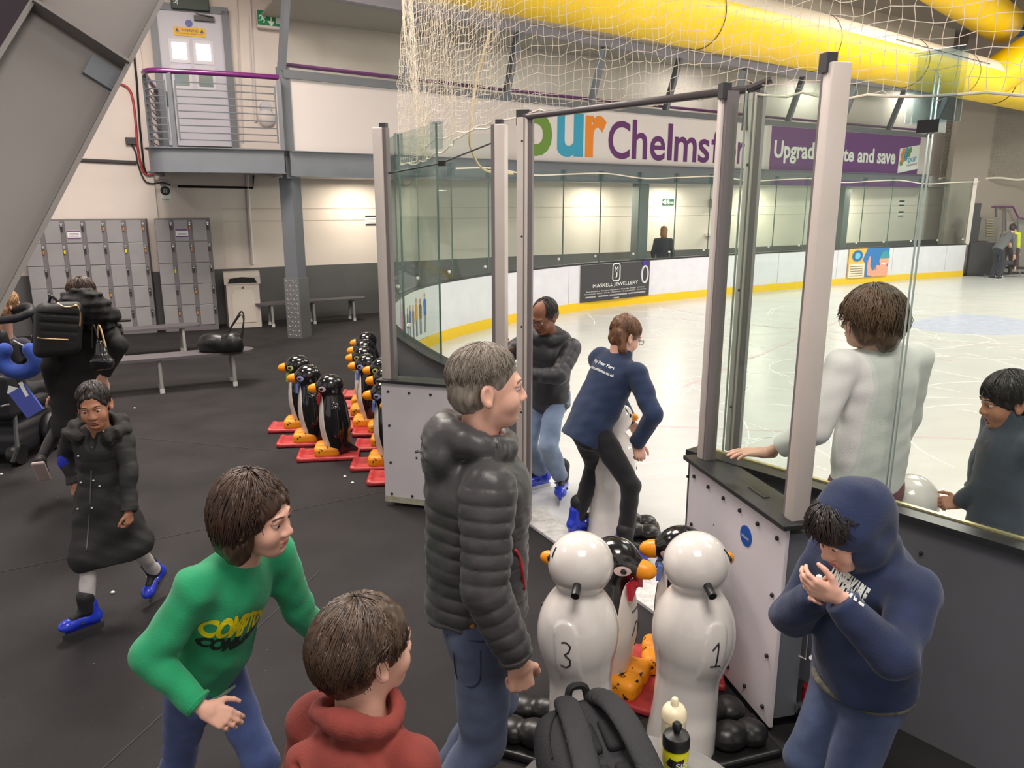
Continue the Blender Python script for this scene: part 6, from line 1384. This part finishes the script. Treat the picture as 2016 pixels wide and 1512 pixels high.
def post5(s):
    f = J5.f; hm = V(.02, .03, 0)
    s.ecap(J5.P + V(0, 0, .02), J5.P + hm + V(0, 0, -.36), .140, .180, f, .86, k=.03); s.cap(J5.HL, J5.HL.lerp(J5.KL, .9), .085, .095, k=.05); s.cap(J5.HR, J5.HR.lerp(J5.KR, .95), .085, .10, k=.05); s.local_cut(J5.P + V(0, 0, -.35), (.10, 0, -1), J5.P + V(0, 0, -.55), .45, .01)
    s.ell(J5.N + J5.F * .105 - V(0, 0, .01), (.034, .05, .075), Matrix((J5.R, J5.F, V(0, 0, 1))).transposed(), k=.012, mode=-1); s.ell(J5.N + V(0, 0, .07), (.06, .07, .06), k=.01, mode=-1)
    s.cap(J5.P + V(0, 0, .09) - J5.R * .09 + f * .13, J5.P + V(0, 0, .09) + J5.R * .07 + f * .13, .006, k=.022, mode=-1)
cj = jacket(R5, J5, m_coat, 'coat', .006, g=1.12, hem=.05, noise=(.005, 30), collar=.03, ah=1.22, sleeve=.0, puff=(.075, .005), seed=23, ratio=.8, post=post5, cuffs=False)
s = Sdf(.007); n = J5.N
ring = [n + J5.R * .125 * math.sin(a) - J5.F * (.10 * math.cos(a)) + V(0, 0, .035 * math.cos(a) - .0) for a in np.linspace(-2.5, 2.5, 14)]
for a, b in zip(ring, ring[1:]): s.cap(a, b, .038, k=.015)
s.noise(.007, 110, 8); s.noise(.006, 60, 9); s.build('fur_trim', m_fur, cj)
s = Sdf(.006); s.ecap(n + J5.F * .045 - J5.sp * .16, n + J5.F * .03 - J5.sp * .03, .045, .04, J5.F, .5, k=.01); s.build('pink_top', fab('top_pink', (214, 60, 108)), R5)
b5 = bvh_of(cj); cam_strokes('zip', [(182, 880), (180, 930), (178, 980), (174, 1040), (170, 1085)], b5, .004, M('zip_grey', (110, 108, 108), .4, .6), cj)
for u, v in ((204, 849), (155, 898), (160, 950), (185, 946), (197, 957), (154, 1002), (182, 1000)):
    d = _ray(u, v).normalized(); h = b5.ray_cast(V(0, 0, CAM_H), d)
    if h[0]: MB().ball(h[0], .009, 8).build('stud', m_chrome, cj)
trousers(R5, J5, fab('leggings_grey', (176, 168, 168), rgb2=(196, 190, 190)), 'leggings', .007, g=1.0, end=.03, ankle=.06)
skate(R5, J5.AR, 228, .80); skate(R5, J5.AL, 262, .80, tilt=-28)
bgp = D(131, 905, 4.12); bb = thing('blue_bag', 'small blue bag with a pale loop held by the girl in the black coat', 'bag', tuple(bgp)); s = Sdf(.006); s.ell(bgp, (.045, .04, .075), k=.01); s.noise(.004, 40, 2); s.build('pouch', M('bag_blue', (36, 50, 190), .5), bb)
MB().tube([D(137, 868, 4.06) + V(.020 * math.cos(a), 0, .045 * math.sin(a)) for a in np.linspace(0, 6.28, 17)[:-1]], .006, 6, closed=True).build('loop', M('loop_lilac', (206, 186, 220), .5), bb, 180)

# ---------- woman in black with backpack and handbag
wp_ = D(152, 770, 5.9); wp_.z = .88
J6 = skeleton(1.70, wp_, 124, lean=4, neck=D(160, 632, 5.9), head=D(160, 583, 5.95), hyaw=168, hpitch=-14, wr=D(204, 738, 5.75), er=V(.6, -.5, 0), al=D(80, 905, 5.72), ar=V(wp_.x + .22, wp_.y + .05, .10), kl=V(-.3, 1, 0))
R6 = person('woman in a long black fur-hooded coat walking away past the power chair', J6)
body(R6, J6, sk_l, .007, face=False, hsc=1.04)
hair(R6, J6, m_dbr, [((0, -.014, .046), (.086, .106, .094)), ((0, -.07, -.02), (.08, .05, .08))], [((0, .112, -.02), (.070, .075, .09))], dict(n=160, end=lambda p: 1.0 + .8 * min(1, abs(p) / 1.6), r=.003), vox=.008, seed=24)
def post6(s):
    s.cap(J6.P, J6.P + V(-.03, .0, -.30), .17, .19, k=.05); s.local_cut(J6.P + V(0, 0, -.34), (0, 0, -1), J6.P + V(0, 0, -.5), .5, .01)
c6 = jacket(R6, J6, M('matte_black_coat', (22, 21, 23), .85, var=.2, vscale=10, bump=.2, bscale=60), 'coat', .010, g=1.12, hem=.10, noise=(.005, 20), collar=.04, ah=1.2, seed=29, post=post6, cuffs=False)
s = Sdf(.009); n = J6.N
n = n + V(0, 0, .05)
for a, b, rr in ((n - J6.F * .13 - J6.R * .08, n - J6.F * .13 + J6.R * .14, .085), (n - J6.F * .12 + V(0, 0, .05), n - J6.F * .10 + J6.R * .06 + V(0, 0, .06), .075), (n - J6.R * .13, n - J6.F * .10 - J6.R * .08, .075), (n + J6.R * .10, n + J6.R * .20 - J6.F * .04 - V(0, 0, .08), .07), (n + J6.R * .20 - J6.F * .04 - V(0, 0, .09), n + J6.R * .24 - J6.F * .02 - V(0, 0, .11), .05)): s.cap(a, b, rr, k=.03)
s.ell(D(166, 604, 5.74), (.19, .10, .135), k=.04); s.cap(D(200, 612, 5.74), D(222, 622, 5.76), .065, .055, k=.03); s.noise(.010, 90, 5); s.noise(.006, 50, 6); s.build('fur_hood', m_fur, c6)
trousers(R6, J6, fab('leggings_black', (26, 24, 28)), 'leggings', .01, g=.92, end=.04, ankle=.045)
shoe(R6, J6.AL, 112, m_sblk, 1., tilt=-48, sole=M('pale_sole', (214, 190, 186), .7)); shoe(R6, J6.AR, 112, m_sblk, 1., sole=M('pale_sole', (214, 190, 186), .7))
bc = D(115, 648, 5.60); Rb = Matrix((J6.R, J6.F, V(0, 0, 1))).transposed(); m_q = M('quilted_black', (34, 33, 34), .6, bump=.2, bscale=60); m_gold = M('gold_zip', (206, 172, 130), .3, .8)
bp6 = thing('backpack', 'black quilted backpack with gold zips on the back of the woman in black', 'backpack', tuple(bc))
s = Sdf(.009); s.rbox(bc, (.155, .085, .20), Rb, .06, k=.02)
for q in range(5): s.cap(bc - J6.R * .2 - J6.F * .088 + V(0, 0, .13 - .065 * q), bc + J6.R * .2 - J6.F * .088 + V(0, 0, .13 - .065 * q), .006, k=.012, mode=-1)
b6 = s.build('body', m_q, bp6); bv6 = bvh_of(b6)
cam_strokes('zip', [(73, 665), (90, 667), (110, 668), (135, 669)], bv6, .007, m_gold, bp6); cam_strokes('zip', [(112, 596), (125, 604), (140, 604), (152, 602), (158, 620), (157, 645)], bv6, .007, m_gold, bp6)
MB().tube(spline([bc + V(-.03, -.02, .20), bc + V(0, -.03, .245), bc + V(.04, -.02, .20)], 5), .01, 6).build('grab_handle', m_black, bp6)
hc = D(199, 692, 5.62); hb = thing('handbag', 'shiny black handbag hanging from the arm of the woman in black', 'handbag', tuple(hc)); s = Sdf(.008); s.cap(hc + V(-.03, 0, -.09), hc + V(.03, 0, -.09), .055, k=.02); s.cap(hc + V(0, 0, .06), hc + V(0, 0, -.05), .03, .06, k=.04); s.noise(.004, 40, 2); s.build('body', M('patent_black', (30, 29, 32), .2, coat=.5), hb)
for dx in (-.02, .02): MB().tube(spline([hc + V(dx - .03, -.02, .03), D(190, 645, 5.6) + V(dx, 0, .02), hc + V(dx + .03, -.02, .04)], 6), .007, 6).build('strap', m_gold if dx > 0 else m_black, hb)

# ---------- power chair with its passenger at the edge of the frame
m_pcb = M('chair_black', (26, 26, 32), .6); m_pblue = fab('cushion_blue', (34, 66, 150), bscale=120)
qc = D(18, 790, 6.95); qc = V(qc.x - .05, 7.0, 0)
pc = thing('power_chair', 'black power wheelchair with blue neck cushion and bags at the edge of the photo', 'wheelchair', tuple(qc))
s = Sdf(.012); s.rbox(qc + V(0, .05, .24), (.27, .36, .12), None, .05, k=.03); s.rbox(qc + V(.05, -.15, .17), (.22, .20, .10), None, .05, k=.04); s.build('base', m_pcb, pc)
for x, y, rr in ((-.30, .15, .19), (.30, .15, .19), (-.20, -.30, .10), (.24, -.34, .10)):
    MB().lathe([(rr * .55, -.04), (rr * .92, -.045), (rr, -.02), (rr, .02), (rr * .92, .045), (rr * .55, .04)], qc + V(x, y, rr), 24, (1, 0, 0)).build('wheel', m_black, pc, 40)
MB().box(qc + V(0, .10, .47), (.46, .46, .10), bev=.04).build('seat', m_pcb, pc, 40); s = Sdf(.012); s.rbox(qc + V(.0, -.12, .80), (.25, .06, .32), None, .05); s.build('backrest', m_pcb, pc)
s = Sdf(.01); s.rbox(qc + V(.08, -.30, .64), (.20, .10, .22), None, .07); s.rbox(qc + V(.0, -.24, 1.12), (.24, .06, .10), Matrix.Rotation(.25, 3, 'X'), .04); s.noise(.006, 24, 4); s.build('rear_bag', m_pcb, pc)
s = Sdf(.01); s.rbox(qc + V(.02, -.26, 1.16), (.19, .05, .06), Matrix.Rotation(.2, 3, 'Y'), .04); s.noise(.006, 30, 2); s.build('blue_jacket', M('jacket_blue', (40, 74, 160), .6), pc)
cc = D(40, 706, 6.55); s = Sdf(.009); ring = [cc + V(.155 * math.sin(a), -.02, -.115 * math.cos(a)) for a in np.linspace(-2.35, 2.35, 14)]
for a, b in zip(ring, ring[1:]): s.cap(a, b, .062, k=.02)
s.build('neck_cushion', m_pblue, pc)
tg = MB(); tg.box(D(52, 790, 6.5), (.16, .02, .26), (.85, .1, .5), (0, 1, 0)); tg.build('blue_flap', M('flap_blue', (70, 84, 170), .5), pc); tg = MB(); tg.box(D(28, 770, 6.5), (.10, .012, .07), (.9, .1, -.3), (0, 1, 0)); tg.box(D(48, 768, 6.5), (.03, .012, .15), (.9, .1, .35), (0, 1, 0)); tg.split('tag', m_signw, pc)
tr_ = MB(); tr_.tube(spline([D(-20, 632, 6.8), D(25, 628, 6.7), D(45, 622, 6.7), D(62, 612, 6.75), D(52, 603, 6.9), D(20, 616, 7.1)], 5), .035, 8); tr_.build('armrest', m_pcb, pc, 180); MB().tube(spline([D(58, 612, 6.75), D(70, 640, 6.75), D(62, 690, 6.8), D(40, 720, 6.9)], 5), .022, 8).build('side_frame', m_pcb, pc, 180)
for uv in (((0, 742), (46, 744)), ((26, 670), (60, 688)), ((2, 800), (18, 796))): MB().tube([D(*uv[0], 6.52), D(*uv[1], 6.52)], .008, 5).build('piping', M('piping_grey', (160, 156, 160), .5), pc)
MB().tube([qc + V(.25, -.3, .45), qc + V(.33, -.45, .2), qc + V(.30, -.5, .08)], .02, 6).build('anti_tip_bar', m_steeld, pc)
J7 = skeleton(1.5, qc + V(-.02, .12, .62), 95, lean=2, head=D(14, 602, 7.05), hyaw=60, al=qc + V(-.1, .75, .3), ar=qc + V(.1, .75, .3), wl=qc + V(-.25, .45, .85), wr=qc + V(.25, .45, .85), kl=V(0, .6, 1), kr=V(0, .6, 1))
R7 = person('person with fair wavy hair sitting in the power wheelchair', J7); body(R7, J7, sk_l, .009, face=False)
hair(R7, J7, M('fair_hair', (140, 100, 66), .5, rgb2=(176, 138, 96), vscale=50), [((0, -.014, .046), (.092, .112, .098)), ((0, -.06, -.03), (.09, .06, .09))], [((0, .112, -.02), (.070, .075, .09))], dict(n=160, end=lambda p: 1.1 + .9 * min(1, abs(p) / 1.4), r=.004, rough=.08, swirl=.8), vox=.009, seed=28)
jacket(R7, J7, fab('jumper_dark', (44, 46, 62)), 'jumper', .012, g=1.1, hem=.02); trousers(R7, J7, fab('trousers_dark', (30, 30, 36)), 'trousers', .012); [shoe(R7, A, 95, m_sblk) for A in (J7.AL, J7.AR)]

# ---------- man with glasses on the ice by the gate
ip = D(1078, 815, 5.92); ip.z = .86
J8 = skeleton(1.70, ip, 246, neck=D(1082, 665, 5.85), head=D(1071, 624, 5.72), hyaw=232, hpitch=-28, hroll=-6, wl=D(1034, 738, 5.52), el=V(.9, -.3, -.5), wr=D(985, 690, 5.62), er=V(-.6, .2, -.6), al=V(G(1102, 960).x, 5.83, .175), ar=V(G(1062, 940).x, 6.02, .175), width=1.08)
R8 = person('man with glasses in a black quilted jacket on the ice by the gate post', J8)
body(R8, J8, sk_d, .006, hsc=1.06, lips='d', brow=(30, 24, 22))
hair(R8, J8, m_blk, [((0, -.026, .036), (.084, .102, .092)), ((0, -.06, .0), (.08, .06, .075))], [((0, .075, .06), (.052, .085, .085)), ((0, .118, -.02), (.075, .078, .08)), ((0, .05, -.10), (.12, .10, .055))], dict(n=240, end=lambda p: 0 if abs(p) < .9 else 1.7, r=.0025), vox=.006, seed=33)
gl = MB()
for sx in (-1, 1): gl.tube([hs(J8, (sx * .033 + .024 * math.cos(a), .110 - abs(.2 * .024 * math.cos(a)), .010 + .017 * math.sin(a))) for a in np.linspace(0, 6.28, 17)[:-1]], .0022, 5, closed=True); gl.tube([hs(J8, (sx * .056, .106, .014)), hs(J8, (sx * .082, .0, .012))], .0022, 5)
gl.tube([hs(J8, (-.010, .112, .014)), hs(J8, (.010, .112, .014))], .0022, 5); gl.build('glasses', M('glasses_frame', (60, 46, 40), .3), R8)
def hood8(s):
    n = J8.N
    for a, b in ((n - J8.R * .11, n + J8.F * .08 - J8.R * .05), (n + J8.R * .11, n + J8.F * .08 + J8.R * .05), (n - J8.R * .11, n - J8.F * .10), (n + J8.R * .11, n - J8.F * .10)): s.cap(a + V(0, 0, .01), b + V(0, 0, .01), .055, k=.02)
j8 = jacket(R8, J8, M('jacket_charcoal', (44, 44, 50), .5, var=.06), 'jacket', .008, g=1.16, hem=.10, puff=(.070, .008), noise=(.003, 30), collar=0, ah=1.15, post=hood8, seed=35, ratio=.88, flare=.022)
trousers(R8, J8, fab('jeans_pale', (96, 116, 150), rgb2=(132, 150, 176), vscale=4, var=.15), 'jeans', .008, g=1.1, noise=(.007, 26), end=.06, ankle=.07)
skate(R8, J8.AR, 215, 1.05); skate(R8, J8.AL, 262, 1.05)

# ---------- woman in the navy staff jacket
sp_ = D(1160, 858, 4.84); sp_.z = .92
J9 = skeleton(1.68, sp_, 38, neck=D(1222, 706, 4.93), head=D(1230, 664, 4.95), hyaw=25, hpitch=-24, wr=D(1254, 872, 4.74), er=V(.5, -.7, 0), wl=D(1262, 870, 5.2), el=V(-.2, .8, -.3), al=V(G(1132, 1030).x, 5.10, .165), ar=V(G(1222, 1100).x, 4.62, .165), kr=V(.6, -.2, .0), kl=V(.7, .6, 0))
R9 = person('woman with a ponytail in a navy staff jacket stepping onto the ice', J9)
body(R9, J9, sk_l, .006, hr=dict(d=V(.3, -.2, -.9), n=V(-.3, .9, 0), t=V(.9, .2, 0), curl=(40, 50, 40)), hsc=1.02)
def pony(s):
    p0 = hs(J9, (0, -.085, .075)); s.cap(hs(J9, (0, -.04, .10)), p0, .05, .035, k=.02)
    for a, b, ra, rb in ((p0, p0 + V(.00, -.035, -.07), .036, .036), (p0 + V(.00, -.035, -.07), p0 + V(.02, -.06, -.17), .036, .024), (p0 + V(.02, -.06, -.17), p0 + V(.03, -.055, -.23), .024, .010)): s.cap(a, b, ra, rb, k=.02)
hair(R9, J9, M('chestnut_hair', (84, 54, 38), .4, rgb2=(120, 84, 56), vscale=50, stretch=(1, 1, .25), var=.15), [((0, -.014, .046), (.084, .106, .094)), ((0, -.05, -.01), (.076, .055, .07))], [((0, .112, -.015), (.070, .075, .082)), ((0, .05, -.10), (.10, .10, .055))], dict(n=320, end=lambda p: 1.1 + .8 * min(1, abs(p) / 1.4), r=.0022, rough=.03), vox=.006, extra=pony, seed=38)
gl = MB(); gl.tube([hs(J9, (.056, .108, .014)), hs(J9, (.082, .0, .012))], .0025, 5); gl.tube([hs(J9, (.033 + .024 * math.cos(a), .112, .010 + .017 * math.sin(a))) for a in np.linspace(0, 6.28, 17)[:-1]], .0022, 5, closed=True); gl.build('glasses', M('glasses_frame', (60, 46, 40), .3), R9)
m_snavy = fab('staff_navy', (22, 40, 72), bscale=200, rgb2=(26, 46, 80))
j9 = jacket(R9, J9, m_snavy, 'jacket', .007, g=1.12, hem=.13, noise=(.0045, 22), collar=.05, ah=1.12, seed=40, ratio=.80, flare=.004)
b9 = bvh_of(j9); ch = J9.P.lerp(J9.N, .76)
for tx, zz, w_, h_ in (('Play Your Part', .028, .20, .030), ('sportforconfidence.co.uk', -.018, .25, .026)):
    tv, tf = text_mesh(tx, bold=.012); decal('lettering', tv, tf, ch - J9.F * .5 + J9.sp * zz - J9.R * .02, J9.R, J9.sp, J9.F, w_, h_, b9, m_signw, j9, .002)
trousers(R9, J9, fab('leggings_jet', (20, 20, 26)), 'leggings', .008, g=1.0, noise=(.002, 20), end=.05, ankle=.055)
skate(R9, J9.AR, 8, 1.0); skate(R9, J9.AL, 30, 1.0)

# ---------- youth in the white sweatshirt behind the glass
yp = V(1.72, 3.52, 1.02)
Ja = skeleton(1.86, yp, 104, lean=1, neck=D(1735, 690, 3.48), head=D(1712, 632, 3.46), hyaw=140, hpitch=-6, wl=D(1512, 890, 3.56), el=V(-.3, -.3, -.8), wr=yp + V(.20, .22, -.02), er=V(1, -.3, -.2), al=V(yp.x - .16, yp.y + .02, .18), ar=V(yp.x + .16, yp.y + .10, .18), width=1.02)
Ra = person('youth with wavy brown hair in a white sweatshirt standing behind the glass', Ja)
body(Ra, Ja, sk_l, .0055, hl=dict(d=V(-1, .12, .0), n=V(0, 0, -1), t=V(0, 1, 0), curl=(6, 8, 6), spread=.2), hsc=1.06)
hair(Ra, Ja, M('wavy_brown_hair', (74, 56, 42), .42, rgb2=(104, 82, 62), vscale=45, stretch=(1, 1, .3), var=.15), [((0, -.014, .046), (.098, .116, .100)), ((0, -.070, -.03), (.092, .062, .105)), ((.07, -.01, -.02), (.04, .06, .08)), ((-.07, -.01, -.02), (.04, .06, .08))], [((0, .118, -.045), (.072, .070, .085)), ((0, .06, -.12), (.11, .09, .06))],
     dict(n=520, end=lambda p: 1.35 + .85 * min(1, abs(p) / 1.5), ell=((0, -.020, .028), (.104, .122, .124)), r=.0030, rough=.09, flare=.14, swirl=.5), vox=.006, noise=(.004, 150), seed=44)
ja = jacket(Ra, Ja, fab('sweat_white', (226, 226, 224), bscale=200, var=.02), 'sweatshirt', .007, g=1.16, hem=.02, noise=(.004, 20), collar=.012, ah=1.12, sleeve=.09, seed=46, ratio=.70)
tra = trousers(Ra, Ja, fab('joggers_maroon', (124, 72, 84), bscale=200), 'joggers', .009, g=1.08, noise=(.004, 20), end=.05)
skate(Ra, Ja.AL, 104, 1.05); skate(Ra, Ja.AR, 95, 1.05)

# ---------- child pushing the snowman on the ice at the edge of the frame
kp = V(2.27, 3.36, .76)
Jb = skeleton(1.46, kp, 176, lean=6, neck=D(1998, 838, 3.32), head=D(1984, 793, 3.34), hyaw=172, hpitch=-14, wl=D(1893, 990, 3.46), el=V(.3, -.6, -.6), wr=D(1912, 975, 3.72), er=V(.3, .6, -.6), al=V(kp.x - .05, kp.y - .1, .15), ar=V(kp.x + .1, kp.y + .12, .15))
Rb_ = person('child in a dark grey coat pushing a white snowman aid on the ice', Jb)
body(Rb_, Jb, sk_t, .006, hl=dict(d=V(-.8, .3, -.1), n=V(0, .7, -.5), t=V(-.4, .3, .8), curl=(45, 50, 40)), hr=dict(d=V(-.8, -.3, 0), n=V(0, -.7, -.5), t=V(-.4, .3, .8), curl=(45, 50, 40)), hsc=1.03, lips='t', brow=(30, 24, 22))
hair(Rb_, Jb, m_blk, [((0, -.014, .048), (.092, .110, .098)), ((0, -.066, -.01), (.082, .06, .09))], [((0, .112, -.04), (.070, .072, .085)), ((0, .06, -.115), (.10, .10, .06)), ((.088, .0, -.02), (.02, .026, .034)), ((-.088, .0, -.02), (.02, .026, .034))], dict(n=320, end=lambda p: 1.35 + .6 * min(1, abs(p) / 1.4), r=.0026, rough=.02), vox=.006, seed=48)
jacket(Rb_, Jb, fab('coat_slate', (62, 68, 80), bscale=120), 'coat', .008, g=1.2, hem=.26, noise=(.005, 20), collar=.06, coll_r=.085, ah=1.2, seed=50, ratio=.8, flare=.03)
trousers(Rb_, Jb, fab('trousers_slate', (40, 42, 52)), 'trousers', .01, end=.05); skate(Rb_, Jb.AL, 176, .9); skate(Rb_, Jb.AR, 176, .9)

# ---------- far figures
def far_person(label, h, pelvis, yaw, topm, legm, hairm, skn, long=False, **kw):
    j = skeleton(h, pelvis, yaw, **kw); r = person(label, j); body(r, j, skn, .016, face=False, hsc=1.05)
    hair(r, j, hairm, [((0, -.014, .046), (.090, .110, .098))] + ([((0, -.07, -.05), (.085, .05, .10))] if long else []), [((0, .112, -.02), (.070, .075, .09))], None, vox=.014, noise=(.004, 60))
    c = jacket(r, j, topm, 'jacket', .016, g=1.12, hem=.08, noise=(.006, 16), collar=.05, cuffs=False); trousers(r, j, legm, 'trousers', .018); [shoe(r, a_, yaw, m_sblk) for a_ in (j.AL, j.AR)]; return r, j, c
wk = D(1304, 520, 19.0); far_person('person with tied fair hair in a dark jacket on the walkway behind the far glass', 1.68, V(wk.x, 19.0, .93), 75, fab('jacket_dark', (40, 44, 56)), fab('jeans_far', (40, 44, 60)), M('auburn_hair', (150, 100, 60), .5), sk_l, True)
hv = D(1985, 500, 25.0)
_, jh, ch_ = far_person('person in a yellow high visibility vest bending over at the far end of the ice', 1.75, V(hv.x, 25.0, .92), 240, M('hi_vis', (214, 226, 30), .5), fab('trousers_far', (34, 36, 44)), m_dbr, sk_l, lean=35)
MB().tube([jh.P.lerp(jh.N, .4) + jh.R * .19 * math.sin(a) + jh.F * .15 * math.cos(a) for a in np.linspace(0, 6.28, 17)[:-1]], .03, 6, closed=True).build('reflective_band', m_signw, ch_)
gv = D(1966, 520, 23.6); far_person('person in a grey jacket and dark trousers stooping on the far ice', 1.78, V(gv.x, 23.7, .95), 20, fab('jacket_grey', (96, 96, 100)), fab('trousers_navy', (28, 34, 46)), m_blk, sk_l, lean=42)
fv = D(2004, 520, 24.0); far_person('person with reddish brown hair seated low in the far sledge', 1.6, V(fv.x, 24.2, .45), 200, fab('jacket_maroon', (66, 44, 46)), fab('trousers_grey', (60, 60, 66)), M('red_brown_hair', (92, 50, 36), .5), sk_l, True, lean=20, al=V(fv.x - .5, 24.0, .12), ar=V(fv.x - .5, 24.3, .12), kl=V(-.3, 0, 1), kr=V(-.3, 0, 1))
sl_ = thing('ice_sledge', 'low sledge frame under the seated person at the far end of the ice', 'sledge', (fv.x, 24.2, 0)); MB().box((fv.x, 24.2, .30), (.5, .45, .06)).build('seat', m_black, sl_)
for yy in (24.0, 24.4): MB().tube([(fv.x - .8, yy, .10), (fv.x - .6, yy, .02), (fv.x + .4, yy, .02), (fv.x + .3, yy, .30)], .02, 6).build('runner', m_chrome, sl_)
